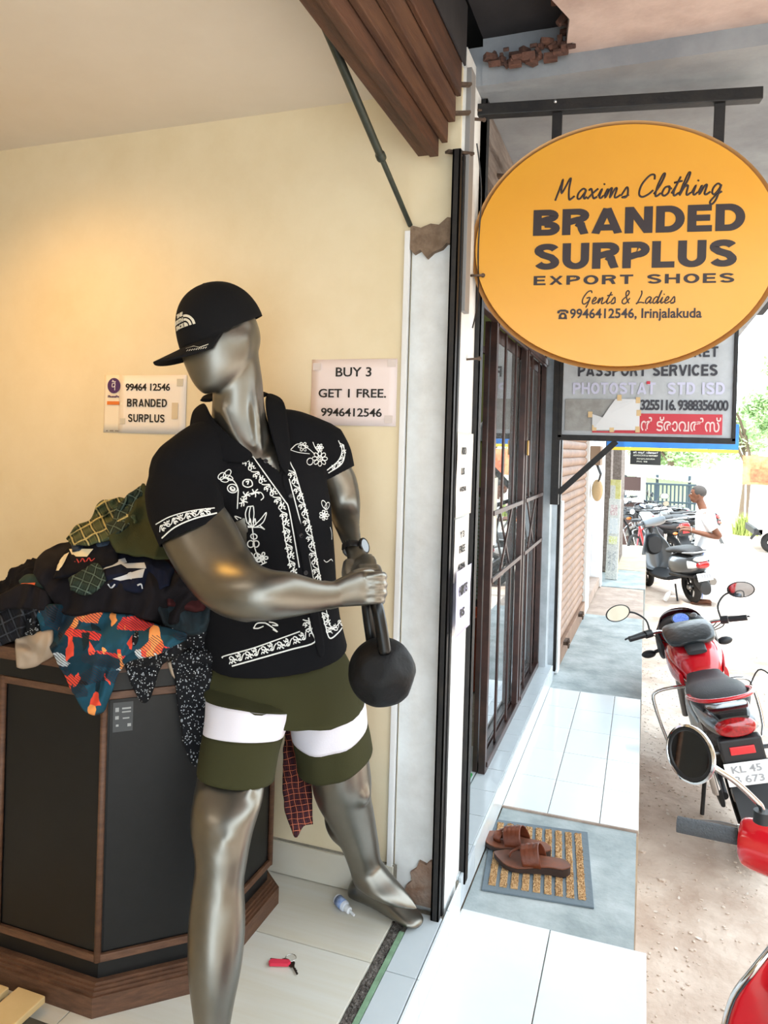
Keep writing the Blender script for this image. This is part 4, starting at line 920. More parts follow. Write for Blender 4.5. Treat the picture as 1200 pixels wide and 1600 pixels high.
# smooth the large muscles more than the hands
bm = bmesh.new(); bm.from_mesh(me); hc = D(568, 910, 1.70)
big = [v for v in bm.verts if (v.co-hc).length > .115]
for _ in range(26): bmesh.ops.smooth_vert(bm, verts=big, factor=.5, use_axis_x=True, use_axis_y=True, use_axis_z=True)
bm.to_mesh(me); bm.free()
body = link('body', me, m_body, man, True)

# ---------------------------------------------------------------- shirt
mb = MB()
loft(mb, [ring(320, 1062, 548, 1050, 1.90, .66, 28, .06, ex=2.3), ring(317, 1020, 542, 1008, 1.90, .66, 22, .06, ex=2.3), ring(315, 985, 534, 975, 1.90, .66, 18, .06, ex=2.3), ring(312, 930, 523, 925, 1.905, .66, 14, .07, ex=2.3), ring(305, 860, 517, 850, 1.91, .68, 10, .075, ex=2.2), ring(298, 790, 514, 778, 1.915, .66, 6, .08, ex=2.2), ring(290, 735, 505, 722, 1.92, .60, 0, .09, ex=2.1), ring(318, 690, 470, 680, 1.94, .6, 0, .06)], 4)
chain(mb, [(288, 738, 1.80), (332, 708, 1.87), (388, 690, 1.94), (448, 685, 1.985), (498, 704, 2.02)], [.086, .088, .080, .080, .084], 5, 24)
loft(mb, [ring(240, 728, 322, 690, 1.80, .95), ring(230, 765, 335, 740, 1.78, .95), ring(233, 800, 345, 775, 1.75, .95), ring(242, 832, 347, 795, 1.72, .98), ring(258, 870, 350, 826, 1.70, 1.0)], 4)
loft(mb, [ring(466, 690, 532, 668, 2.02, 1.05), ring(472, 718, 546, 695, 2.025, 1.12), ring(478, 748, 553, 722, 2.03, 1.15), ring(482, 778, 557, 748, 2.035, 1.15)], 4)
me = mb.mesh('shirt'); me = eval_mod(me, [('REMESH', dict(mode='VOXEL', voxel_size=.0048)), ('SMOOTH', dict(factor=.6, iterations=10))])
bm = bmesh.new(); bm.from_mesh(me)
def cut(p, nrm, near, rad):
    fs = [f for f in bm.faces if (f.calc_center_median()-near).length < rad]
    g = list({v for f in fs for v in f.verts})+list({e for f in fs for e in f.edges})+fs
    bmesh.ops.bisect_plane(bm, geom=g, plane_co=p, plane_no=nrm, clear_outer=True)
# cuff planes
c1, c2 = D(248, 858, 1.71), D(344, 818, 1.71); ax = ((D(300, 845, 1.69)-D(275, 740, 1.79))).normalized()
nrm1 = (c2-c1).cross(CAMB).normalized(); nrm1 = -nrm1 if nrm1.dot(ax) < 0 else nrm1; nrm1 = (nrm1+CAMB*.18).normalized()
cut((c1+c2)/2, nrm1, D(295, 845, 1.70), .14)
c3, c4 = D(512, 750, 2.03), D(546, 732, 2.03); nrm2 = (c4-c3).cross(CAMB).normalized(); ax2 = D(520, 770, 2.05)-D(505, 700, 2.02); nrm2 = -nrm2 if nrm2.dot(ax2) < 0 else nrm2
cut((c3+c4)/2, nrm2, D(522, 755, 2.05), .11)
# hem
h1, h2, h3 = D(325, 1018, 1.86), D(545, 993, 1.97), D(432, 1049, 1.80); nh = (h2-h1).cross(h3-h1).normalized(); nh = -nh if nh.z > 0 else nh
cut(h1, nh, D(430, 1090, 1.9), .40)
# open front of the neck
def proj(p):
    c = CR.transposed() @ (p-CAM); return CX+FPX*c.x/-c.z, CY-FPX*c.y/-c.z, -c.z
def inpoly(x, y, poly):
    r = False; j = len(poly)-1
    for i in range(len(poly)):
        xi, yi = poly[i]; xj, yj = poly[j]
        if (yi > y) != (yj > y) and x < (xj-xi)*(y-yi)/(yj-yi)+xi: r = not r
        j = i
    return r
VN = [(306, 600), (318, 640), (340, 668), (366, 690), (395, 707), (418, 722), (438, 738), (436, 722), (430, 695), (423, 670), (417, 645), (413, 610)]
dl = [f for f in bm.faces if inpoly(*proj(f.calc_center_median())[:2], VN)]
bmesh.ops.delete(bm, geom=dl, context='FACES')
# soft drapery
for v in bm.verts:
    p = v.co; u_, v_, d_ = proj(p)
    n_ = mnoise.noise(Vector((u_*.012+v_*.006, v_*.010-u_*.004, d_*5)))*.006+mnoise.noise(Vector((u_*.03+v_*.02, v_*.006, d_*9)))*.0022
    w_ = 1. if v_ > 740 else .4
    v.co += v.normal*n_*w_ if v.normal.length > .1 else Vector()
bmesh.ops.smooth_vert(bm, verts=bm.verts[:], factor=.5, use_axis_x=True, use_axis_y=True, use_axis_z=True)
bm.to_mesh(me); bm.free()
shirt_bvh_me = me.copy()
me = eval_mod(me, [('SOLIDIFY', dict(thickness=.003, offset=-1))])
shirt = link('shirt', me, m_fab, man, True)
sb = bmesh.new(); sb.from_mesh(shirt_bvh_me); BV = BVHTree.FromBMesh(sb)
def onshirt(u, v, off=.0012, bv=None):
    h = (bv or BV).ray_cast(CAM, ray(u, v))
    if h[0] is None: return None
    n = h[1]; n = -n if n.dot(ray(u, v)) > 0 else n
    return h[0]+n*off, n
def stitch(mb, pts, w=.0030, sub=5, bv=None, off=.0010):
    """raised flat thread following the cloth"""
    P_ = smooth_path([Vector((x, y, 0)) for x, y in pts], sub); run = []; last = None
    def flush(run):
        if len(run) < 2: return
        pp = [r[0] for r in run]; V = []; n = len(run)
        rows = []
        for i in range(n):
            t = (pp[min(i+1, n-1)]-pp[max(i-1, 0)]); t = t.normalized() if t.length > 1e-7 else Vector((1, 0, 0))
            s = t.cross(run[i][1]).normalized()*w/2; nn = run[i][1]*w*.30
            rows.append([mb.bm.verts.new(pp[i]-s), mb.bm.verts.new(pp[i]+nn), mb.bm.verts.new(pp[i]+s)])
        for A, B in zip(rows, rows[1:]):
            for k in range(2): mb.bm.faces.new((A[k], A[k+1], B[k+1], B[k]))
    for q in P_:
        r = onshirt(q.x, q.y, off, bv)
        if r is None or (last is not None and (r[0]-last).length > .03): flush(run); run = []; last = None if r is None else r[0]; 
        if r is not None: run.append(r); last = r[0]
    flush(run)
def tr(pts, a, b, s=3.0, ox=220, oy=620): return [(ox+x/s, oy+y/s) for x, y in pts]
C5 = lambda *pts: [(220+x/3., 620+y/3.) for x, y in pts]
em = MB()
def vine(path, w, seed=0, pitch=13., side=1, w_line=.0026):
    """running vine of curls, leaves and small flowers between border lines; path in picture pixels"""
    rr = random.Random(seed); pts = smooth_path([Vector((x, y, 0)) for x, y in path], 10)
    L_ = [0]
    for a, b in zip(pts, pts[1:]): L_.append(L_[-1]+(b-a).length)
    def at(s):
        s = max(0, min(s, L_[-1]-1e-6))
        for i in range(len(L_)-1):
            if L_[i+1] >= s: break
        t = (s-L_[i])/max(1e-6, L_[i+1]-L_[i]); p = pts[i].lerp(pts[i+1], t); d = (pts[i+1]-pts[i]).normalized(); return p, d, Vector((-d.y, d.x, 0))
    s = pitch*.4; k = 0
    def F(s, x, y): p, d, n = at(s+x); q = p+n*y; return (q.x, q.y)
    while s < L_[-1]-pitch*.3:
        sg = 1 if k % 2 else -1; h = w*.5
        stitch(em, [F(s, -pitch*.5, -sg*h*.55), F(s, -pitch*.2, -sg*h*.1), F(s, pitch*.1, sg*h*.65), F(s, pitch*.38, sg*h*.5), F(s, pitch*.3, sg*h*.1)], w_line, 4)
        for j in range(5 if k % 2 else 3):                       # star flower or leaf sprig
            a = j*6.283/5+.4 if k % 2 else -1.2+1.1*j; rr_ = h*(.75 if k % 2 else .85)
            c_ = (0, -sg*h*.25)
            stitch(em, [F(s, c_[0]+rr_*.12*math.cos(a), c_[1]+rr_*.12*math.sin(a)), F(s, c_[0]+rr_*.55*math.cos(a+.25), c_[1]+rr_*.55*math.sin(a+.25)), F(s, c_[0]+rr_*math.cos(a), c_[1]+rr_*math.sin(a))], w_line*1.15, 3)
        stitch(em, [F(s, pitch*.25, -sg*h*.7), F(s, pitch*.42, -sg*h*.35), F(s, pitch*.58, -sg*h*.75)], w_line*.9, 3)
        s += pitch; k += 1
LW = .0030
# right-hand (viewer's left) front border
stitch(em, C5((525, 280), (600, 385), (672, 485), (692, 520), (715, 640), (742, 800)), LW)
stitch(em, C5((455, 262), (500, 300)), LW)
vine(C5((478, 285), (560, 385), (640, 480), (672, 560), (690, 680), (715, 830)), 14, 1)
stitch(em, C5((662, 545), (672, 640), (690, 740), (700, 800)), LW*.9)
# placket border
stitch(em, C5((690, 280), (705, 320), (722, 350)), LW); stitch(em, C5((695, 385), (735, 540), (775, 700), (812, 872)), LW)
stitch(em, C5((722, 350), (765, 500), (800, 640), (845, 872)), LW*.9)
vine(C5((700, 340), (745, 470), (780, 600), (805, 730), (830, 865)), 13, 2)
# below the arm
stitch(em, C5((785, 1035), (800, 1100), (812, 1152), (700, 1185), (560, 1225), (428, 1262)), LW*1.2)
stitch(em, C5((745, 1100), (640, 1138), (520, 1180), (392, 1215), (385, 1225)), LW)
vine(C5((770, 1040), (785, 1105), (700, 1148), (600, 1178), (500, 1210), (400, 1240)), 15, 3)
stitch(em, C5((848, 1010), (865, 1075), (885, 1132), (925, 1105), (952, 1068)), LW*1.2); stitch(em, C5((868, 1000), (885, 1070), (905, 1085), (945, 1040)), LW*.9)
vine(C5((862, 1010), (885, 1095), (945, 1050)), 13, 4, 11)
# sleeve bands
stitch(em, C5((72, 598), (140, 562), (240, 535), (345, 522)), LW); stitch(em, C5((100, 662), (160, 612), (250, 572), (355, 545)), LW*1.2)
vine(C5((85, 625), (150, 585), (240, 552), (350, 533)), 12, 5, 11)
stitch(em, C5((925, 205), (942, 250), (925, 300), (872, 345)), LW); stitch(em, C5((945, 225), (955, 265), (940, 315), (878, 358)), LW)
vine(C5((938, 215), (950, 262), (930, 308), (880, 345)), 8, 6, 10, w_line=.0020)
# free motifs
def loop(cx_, cy_, rx, ry, ang=0., n=10, w=.0022):
    stitch(em, C5(*[(cx_+rx*math.cos(t*6.283/n)*math.cos(ang)-ry*math.sin(t*6.283/n)*math.sin(ang), cy_+rx*math.cos(t*6.283/n)*math.sin(ang)+ry*math.sin(t*6.283/n)*math.cos(ang)) for t in range(n+1)]), w, 3)
def flower(cx_, cy_, r, petals=7, w=.0022, inner=True):
    for k in range(petals):
        a = k*6.283/petals; loop(cx_+r*.72*math.cos(a), cy_+r*.72*math.sin(a), r*.34, r*.24, a, 8, w)
    if inner: loop(cx_, cy_, r*.36, r*.36, 0, 8, w); loop(cx_, cy_, r*.18, r*.18, 0, 6, w)
# top right corner flower
flower(838, 290, 34, 8); loop(792, 304, 14, 16, .3); flower(760, 235, 22, 6, .0020, False); flower(838, 238, 17, 6, .0020)
stitch(em, C5((700, 250), (735, 222), (780, 240), (815, 270)), .0024); stitch(em, C5((700, 250), (740, 262), (790, 268)), .0022)
stitch(em, C5((806, 212), (818, 240), (836, 262)), .0020)
# climbing rose on the left front
stitch(em, C5((452, 525), (455, 470), (455, 430), (435, 395), (400, 378)), .0026)
for c in ((380, 372, 20, 14, -.6), (405, 362, 24, 13, -.9), (392, 388, 20, 12, .2), (415, 380, 18, 10, .5)): loop(*c)
loop(430, 430, 24, 20, .2, 8, .0026); loop(430, 432, 13, 9, .6); stitch(em, C5((420, 425), (432, 438), (442, 428)), .003)
stitch(em, C5((478, 398), (492, 388), (516, 392), (522, 415), (500, 424), (480, 415), (478, 398)), .0028); stitch(em, C5((492, 400), (505, 395), (500, 412)), .003)
stitch(em, C5((470, 515), (485, 470), (520, 452), (560, 448), (575, 470), (562, 485)), .0024)
for (x_, y_) in ((492, 462), (535, 450), (480, 492)):
    for a in range(5): stitch(em, C5((x_, y_), (x_+12*math.cos(a*1.3), y_+12*math.sin(a*1.3)), (x_+21*math.cos(a*1.3+.2), y_+21*math.sin(a*1.3+.2))), .0028, 3)
# hanging lily
for c in (((498, 590), (490, 550), (500, 515)), ((512, 590), (508, 550), (515, 512)), ((525, 590), (530, 550), (528, 515))): stitch(em, C5(*c), .0024)
stitch(em, C5((500, 515), (528, 512)), .0024)
for c in (((522, 612), (480, 575), (440, 560), (470, 590), (500, 605), (522, 612)), ((522, 612), (560, 575), (588, 542), (575, 585), (545, 608), (522, 612)), ((522, 612), (495, 612), (465, 622), (490, 598)), ((522, 612), (560, 612), (580, 622), (555, 600)), ((505, 600), (512, 570), (522, 612), (534, 570), (540, 600))): stitch(em, C5(*c), .0024)
stitch(em, C5((522, 612), (528, 660), (535, 710), (545, 740)), .0026)
for c in ((530, 655, 15, 12, .3), (515, 690, 15, 16, 0), (540, 690, 14, 15, .4)): loop(*c, w=.0028)
flower(528, 765, 36, 6, .0028); flower(568, 755, 26, 5, .0028); stitch(em, C5((505, 780), (512, 800), (540, 812), (560, 790), (590, 775)), .0026)
# side sprays
flower(402, 578, 26, 6, .0028); flower(428, 610, 18, 5, .0026, False); stitch(em, C5((400, 548), (420, 575), (440, 610), (445, 650)), .0028); loop(465, 682, 10, 12)
flower(858, 555, 22, 7, .0022); loop(858, 505, 10, 20, -.4); loop(872, 512, 9, 18, .4); stitch(em, C5((860, 580), (855, 560), (862, 530)), .0022)
stitch(em, C5((886, 610), (893, 640), (893, 670)), .0022); stitch(em, C5((856, 765), (870, 775), (890, 762), (898, 770)), .0022)
# leaf spray under the forearm
for c in (((528, 1085), (545, 1062), (580, 1060), (600, 1068)), ((528, 1085), (550, 1085), (575, 1075)), ((580, 1058), (615, 1080), (640, 1102), (618, 1090)), ((600, 1055), (625, 1060), (642, 1072), (615, 1070))): stitch(em, C5(*c), .0028)
o = em.build('embroidery', m_thread, shirt); tag(o, 'white embroidered vines and flowers', kind='stuff')
# buttons, placket edge, collar
for (u, v) in ((415, 721), (454, 775), (470, 837), (477, 895)):
    r = onshirt(u, v, .0015)
    if r: MB().lathe([(0, 0), (.0055, 0), (.0060, .0012), (.0045, .0022), (.0042, .0014), (0, .0014)], 16, Matrix.Translation(r[0]) @ r[1].to_track_quat('Z', 'Y').to_matrix().to_4x4()).build('button', mat('black_button', '#26262a', .3), shirt, 40)
def patch_strip(rows, th=.0035, off=.004, fallback=1.86):
    """cloth piece spanned by rows of picture points lifted off the shirt"""
    V = []; F = []; nc = len(rows[0])
    for row in rows:
        for (u, v, *k) in row:
            if k and k[0] > 1: V.append(D(u, v, k[0])); continue
            lift = off+(k[0] if k else 0); r = onshirt(u, v, lift); V.append(r[0] if r else D(u, v, fallback))
    for j in range(len(rows)-1):
        for i in range(nc-1): a = j*nc+i; F.append((a, a+1, a+nc+1, a+nc))
    m_ = bpy.data.meshes.new('p'); m_.from_pydata(V, [], F)
    return eval_mod(m_, [('SUBSURF', dict(levels=2)), ('SOLIDIFY', dict(thickness=th, offset=0))])
link('placket', patch_strip([[(436, 738), (448, 738)], [(448, 775), (460, 773)], [(462, 830), (474, 828)], [(472, 880), (484, 878)], [(480, 940), (494, 938)], [(492, 1000), (506, 998)], [(497, 1030), (508, 1026)]], .002, .0016), m_fab, shirt, True)
col_l = patch_strip([[(322, 626, 1.93), (302, 640, 1.90), (300, 650, 1.88)], [(325, 645, 1.84), (305, 662, 1.83), (294, 678, 1.825)], [(344, 668, 1.805), (328, 690, 1.795), (312, 712, 1.79)], [(368, 690, 1.79), (362, 703, 1.785), (352, 722, 1.785)], [(398, 708, 1.80), (392, 716, 1.80), (385, 724, 1.80)]], .004)
link('collar', col_l, m_fab, shirt, True)
col_r = patch_strip([[(414, 612, 1.98), (430, 618, 1.98), (445, 625, 1.98)], [(415, 640, 1.89), (432, 652, 1.885), (450, 664, 1.885)], [(421, 668, 1.855), (436, 690, 1.850), (455, 712, 1.86)], [(429, 696, 1.835), (440, 712, 1.832), (452, 728, 1.84)], [(437, 726, 1.825), (443, 736, 1.825), (448, 744, 1.825)]], .004)
link('collar', col_r, m_fab, shirt, True)
nb = MB(); nbp = [D(*p) for p in ((322, 626, 1.92), (330, 618, 1.97), (360, 612, 2.0), (395, 612, 2.0), (414, 618, 1.97))]
nb.tube(smooth_path(nbp, 5), [(.004, .016)]*21, 10, up=(0, 0, 1)); nb.build('collar_stand', m_fab, shirt, True)
# ---------------------------------------------------------------- shorts
def tube_part(name, rs, m, parent, sub=4, th=.003, wr=.0, cap=False):
    mb = MB(); loft(mb, rs, sub, cap)
    if wr:
        mb.bm.normal_update()
        for v in mb.bm.verts:
            u_, v_, d_ = proj(v.co); v.co += v.normal*(mnoise.noise(Vector((u_*.035, v_*.012, d_*6)))*wr)
    m_ = mb.mesh(name); m_ = eval_mod(m_, [('SOLIDIFY', dict(thickness=th, offset=-1))]); return link(name, m_, m, parent, True)
S = 40
Rr = dict(n=S)
hipr = [ring(336, 975, 520, 965, 1.91, .56, 12, .06, **Rr), ring(328, 1010, 532, 1000, 1.905, .60, 16, .06, **Rr), ring(314, 1048, 551, 1045, 1.895, .64, 20, .06, **Rr), ring(313, 1075, 560, 1080, 1.885, .64, 16, .06, **Rr), ring(330, 1098, 560, 1100, 1.87, .64, 14, .06, **Rr), ring(390, 1112, 520, 1112, 1.86, .5, 6, .03, **Rr)]
shorts = tube_part('shorts', hipr, m_olive, man, 5, wr=.009, cap=True)
rl = [ring(334, 1045, 430, 1065, 1.86, .70, 4, **Rr), ring(319, 1072, 448, 1094, 1.825, .80, -4, **Rr), ring(323, 1093, 455, 1114, 1.795, .90, -14, **Rr), ring(321, 1118, 450, 1133, 1.775, .9, -12, **Rr), ring(318, 1143, 444, 1152, 1.755, .9, -10, **Rr), ring(313, 1172, 436, 1184, 1.73, .9, -6, **Rr), ring(307, 1204, 428, 1219, 1.705, .9, -3, **Rr)]
ll = [ring(460, 1070, 545, 1062, 1.91, .78, 10, **Rr), ring(453, 1092, 563, 1085, 1.92, .86, 12, **Rr), ring(453, 1110, 569, 1099, 1.93, .92, 12, **Rr), ring(455, 1128, 573, 1113, 1.94, .92, 16, **Rr), ring(457, 1146, 575, 1131, 1.95, .92, 20, **Rr), ring(461, 1172, 579, 1150, 1.965, .92, 20, **Rr), ring(465, 1196, 582, 1170, 1.975, .92, 18, **Rr)]
for rs in (rl, ll):
    tube_part('leg_panel', rs[:3], m_olive, shorts, 5, wr=.006); tube_part('white_band', rs[2:5], m_wfab, shorts, 5, wr=.008); tube_part('hem_panel', rs[4:], m_olive, shorts, 5, wr=.007)
# ---------------------------------------------------------------- cap
Fh = (-CAMR*.84+CAMB*.50-CAMU*.36).normalized(); Uh = (CAMU*.97-CAMR*.20+CAMB*.06); Uh = (Uh-Fh*Uh.dot(Fh)).normalized(); Sh = Uh.cross(Fh)
HC = D(347, 521, 1.885)
HM = Matrix((Fh, Sh, Uh)).transposed().to_4x4(); HM.translation = HC        # x forward, y to the wearer's left, z up
m_cap = mat('black_cap_cotton', '#121214', .9, bump=.15, bscale=260, spec=.2)
V = []; F = []; na, nb_ = 60, 18
for j in range(nb_+1):
    ph = (PI/2)*j/nb_
    for i in range(na):
        a = 2*PI*i/na; seam = .0010*abs(math.cos(3*a+PI/2*0))**14
        rx = .112 if math.cos(a) > 0 else .112; e = math.cos(ph)**.80
        z_ = math.sin(ph)**.95*.128*(1-.10*max(0, -math.cos(a))*math.cos(ph))
        V.append((rx*math.cos(a)*e*(1-seam), .092*math.sin(a)*e*(1-seam), z_-.012*math.cos(a)*(1-j/nb_)+(-.003*(1-j/nb_)**3 if math.cos(a) > .1 else 0)))
for j in range(nb_):
    for i in range(na): F.append((j*na+i, j*na+(i+1) % na, (j+1)*na+(i+1) % na, (j+1)*na+i))
me = bpy.data.meshes.new('cap'); me.from_pydata([tuple(v) for v in V], [], F); me.transform(HM)
cap_src = me.copy(); me = eval_mod(me, [('SOLIDIFY', dict(thickness=.003, offset=1))])
capo = link('cap', me, m_cap, man, True)
MB().ell((0, 0, .128), (.008, .008, .005), 14, 8, HM).build('top_button', m_cap, capo, True)
for k in range(6):
    a = k*PI/3+PI/6*0; pts = []
    for j in range(nb_+1):
        ph = (PI/2)*j/nb_; e = math.cos(ph)**.80; pts.append(HM @ Vector((.1135*math.cos(a)*e, .0935*math.sin(a)*e, math.sin(ph)**.95*.1295*(1-.10*max(0, -math.cos(a))*math.cos(ph))-.012*math.cos(a)*(1-j/nb_))))
    MB().tube(pts, .0012, 6).build('seam', m_cap, capo, True)
# brim: crescent bent down at its sides
V = []; F = []; ni, nj = 28, 8
for j in range(nj+1):
    t = j/nj
    for i in range(ni+1):
        a = (-1+2*i/ni)*1.34; ext = .080*math.cos(a*.80)**.8 if abs(a) < 1.95 else 0
        bx, by = .110*math.cos(a), .091*math.sin(a)
        x_ = bx+ext*t; y_ = by*(1+.02*t); z_ = -.012*math.cos(a)+.004-.012*t-.34*abs(y_)**1.5*(.25+t)*2.1
        V.append((x_, y_, z_))
for j in range(nj):
    for i in range(ni): q = j*(ni+1)+i; F.append((q, q+1, q+ni+2, q+ni+1))
me = bpy.data.meshes.new('brim'); me.from_pydata(V, [], F); me.transform(HM); brim_src = me.copy(); me = eval_mod(me, [('SOLIDIFY', dict(thickness=.004, offset=0))])
brim = link('brim', me, m_cap, capo, True)
cb = bmesh.new(); cb.from_mesh(cap_src); CB = BVHTree.FromBMesh(cb)
def wrap(me, bv, M_, lift=.0035, depth=.3):
    """press a flat lettering mesh (x right, y up, on the plane of M_) onto a surface along the plane's normal"""
    nz = (M_.to_3x3() @ Vector((0, 0, 1))).normalized()
    for v in me.vertices:
        p = M_ @ Vector((v.co.x, v.co.y, 0)); h = bv.ray_cast(p+nz*depth, -nz)
        if h[0] is None: v.co = p
        else:
            n = h[1] if h[1].dot(nz) > 0 else -h[1]; v.co = h[0]+n*(lift+(.0012 if v.co.z > 0 else 0))
    return me
# emblem on the crown front, slightly to the wearer's left of centre; facing forward
az = math.radians(22)
dirf = (HM.to_3x3() @ Vector((math.cos(az), math.sin(az), .25))).normalized(); rt = Uh.cross(dirf).normalized(); upv = dirf.cross(rt)
LMx = Matrix((rt, upv, dirf)).transposed().to_4x4(); LMx.translation = HM @ Vector((.09*math.cos(az), .075*math.sin(az), .048))
m_cth = mat('cream_thread', '#d9d2c0', .8)
def sub_text(b, x, y, w, h):
    me = text_fit(b, x, y, w, h, .045, 0, 1, .0006); bm = bmesh.new(); bm.from_mesh(me)
    for _ in range(1): bmesh.ops.subdivide_edges(bm, edges=[e for e in bm.edges if e.calc_length() > .004], cuts=2)
    bm.to_mesh(me); bm.free(); return wrap(me, CB, LMx)
its = [(sub_text('THE', -.024, .013, .026, .010), Matrix()), (sub_text('NORTH', -.040, -.001, .042, .010), Matrix()), (sub_text('FACE', -.032, -.015, .034, .010), Matrix())]
link('crown_lettering', join_meshes('l', its), m_cth, capo)
for (r0, r1) in ((.0235, .029), (.0145, .020), (.0, .0105)):
    pl = [(.005+r1*math.cos(a), -.015+r1*math.sin(a)) for a in [PI/2*(1-i/10) for i in range(11)]]+([(.005+r0*math.cos(a), -.015+r0*math.sin(a)) for a in [PI/2*i/10 for i in range(11)]] if r0 else [(.005, -.015)])
    mb = MB(); n = len(pl)
    if r0:
        V = [(x, y, .001) for x, y in pl]; mb.add(V, [(i, i+1, n-2-i, n-1-i) for i in range(10)])
    else: mb.add([(x, y, .001) for x, y in pl], [(i, i+1, n-1) for i in range(10)])
    me = mb.mesh('a'); wrap(me, CB, LMx, .004); me = eval_mod(me, [('SOLIDIFY', dict(thickness=.001))]); link('quarter_dome', me, m_cth, capo)
bb_ = bmesh.new(); bb_.from_mesh(brim_src); BB = BVHTree.FromBMesh(bb_)
mb = MB()
for k in range(9):
    h0 = BB.ray_cast(CAM, ray(292+k*3.6, 549-k*.55)); h1 = BB.ray_cast(CAM, ray(294.5+k*3.6, 546.5-k*.55))
    if h0[0] and h1[0]: mb.tube([h0[0]+CAMB*.003, h1[0]+CAMB*.003], .0007, 6)
for (a, b) in (((291, 545), (303, 541)), ((303, 541), (312, 543)), ((312, 543), (326, 538))):
    h0 = BB.ray_cast(CAM, ray(*a)); h1 = BB.ray_cast(CAM, ray(*b))
    if h0[0] and h1[0]: mb.tube([h0[0]+CAMB*.003, h1[0]+CAMB*.003], .0008, 6)
tag(mb.build('brim_stitching', m_cth, brim), kind='stuff')
# ---------------------------------------------------------------- watch on the far wrist
m_strap = mat('black_strap', '#1b1b1c', .4, .3)
wa, wb = D(556, 848, 1.885), D(555, 868, 1.855); wd = (wb-wa).normalized(); wc = D(552.5, 858, 1.868)
e1 = CAMR-wd*CAMR.dot(wd); e1.normalize(); e2 = wd.cross(e1)
rg = [wc+e1*(.0265*math.cos(a*PI/12))+e2*(.0255*math.sin(a*PI/12)) for a in range(24)]
wt = MB().tube(rg, [(.0095, .0022)]*24, 8, closed=True, up=wd).build('watch', m_strap, man, 50)
for k in range(5):
    a = PI*.62+k*.23; c = wc+e1*(.0290*math.cos(a))-e2*(.0280*math.sin(a))*(1 if e2.dot(CAMB) < 0 else -1)
    MB().bar(c-wd*.009, c+wd*.009, .0035, .002, up=CAMB).build('link', m_strap, wt)
wn = (e1*.80+CAMB*.55-wd*CAMB.dot(wd)*.3+CAMU*.15).normalized(); WMt = Matrix.Translation(wc+wn*.0275) @ wn.to_track_quat('Z', 'Y').to_matrix().to_4x4()
MB().lathe([(0, 0), (.0195, 0), (.021, .002), (.021, .007), (.0185, .009), (.017, .0075), (0, .0075)], 28, WMt).build('case', mat('dark_metal', '#3a3a3a', .25, .9), wt, 40)
MB().lathe([(0, .0078), (.0165, .0078)], 24, WMt).build('dial', mat('grey_dial', '#5b5e60', .1), wt)
# ---------------------------------------------------------------- kettlebell
m_iron = mat('matte_black_rubber', '#08080a', .6, bump=.15, bscale=90, var='#0d0d10', scale=30, spec=.3)
kb = thing('kettlebell', 'matte black kettlebell hanging from the mannequin hands', 'kettlebell', D(597, 1050, 1.70))
kc = D(597, 1050, 1.70); kax = (D(580, 920, 1.70)-D(600, 1055, 1.70)).normalized()
kw = (CAMB*.95+CAMR*.30); kw = (kw-kax*kw.dot(kax)).normalized(); kd = kax.cross(kw)
KM = Matrix((kw, kd, kax)).transposed().to_4x4(); KM.translation = kc
me = MB().ell((0, 0, 0), 1., 64, 40).mesh('b')
pn = [Vector((math.sin(a)*math.cos(b), math.cos(a)*math.cos(b), math.sin(b))) for a in (.5, 1.55, 2.6, 3.65, 4.7, 5.75) for b in (-.45,)]+[Vector((math.sin(a)*math.cos(b), math.cos(a)*math.cos(b), math.sin(b))) for a in (0, 1.05, 2.1, 3.15, 4.2, 5.25) for b in (.35,)]
for v in me.vertices:
    n_ = v.co.normalized(); r = .0785
    for q in pn:
        c = n_.dot(q)
        if c > .90: r = min(r, .0785*.935/c) if .935/c < 1 else r
    if n_.z < -.86: r = min(r, .0785*.88/-n_.z)
    v.co = n_*r
me.transform(KM); link('ball', me, m_iron, kb, 60)
hp = [(-.050, .055), (-.050, .085), (-.049, .12), (-.042, .155), (-.022, .178), (0, .184), (.022, .178), (.042, .155), (.049, .12), (.050, .085), (.050, .055)]
MB().tube(smooth_path([KM @ Vector((x, 0, z)) for x, z in hp], 4), .0145, 16).build('handle', mat('glossy_black_iron', '#060607', .3, spec=.4), kb, True)
# ================================================================ the heap of clothes
def uvmat(name, base, build, rough=.9):
    m = mat(name, base, rough, bump=.1, bscale=300, spec=.2); nt = m.node_tree; N = nt.nodes; L = nt.links; b = N['Principled BSDF']
    uv = N.new('ShaderNodeUVMap'); col = build(N, L, uv.outputs[0]); L.new(col, b.inputs['Base Color']); return m
def nodes_ramp(N, L, src, stops, const=True):
    r = N.new('ShaderNodeValToRGB'); r.color_ramp.interpolation = 'CONSTANT' if const else 'LINEAR'
    while len(r.color_ramp.elements) > 1: r.color_ramp.elements.remove(r.color_ramp.elements[-1])
    r.color_ramp.elements[0].position = stops[0][0]; r.color_ramp.elements[0].color = lin(stops[0][1])
    for p, c in stops[1:]: e = r.color_ramp.elements.new(p); e.color = lin(c)
    L.new(src, r.inputs[0]); return r.outputs[0]
def mapping(N, L, src, sc=(1, 1, 1), rot=0.):
    m = N.new('ShaderNodeMapping'); m.inputs['Scale'].default_value = sc; m.inputs['Rotation'].default_value = (0, 0, rot); L.new(src, m.inputs[0]); return m.outputs[0]
def wave(N, L, src, scale, direction='X', dist=0.):
    w = N.new('ShaderNodeTexWave'); w.bands_direction = direction; w.inputs['Scale'].default_value = scale; w.inputs['Distortion'].default_value = dist; L.new(src, w.inputs['Vector']); return w.outputs['Fac']
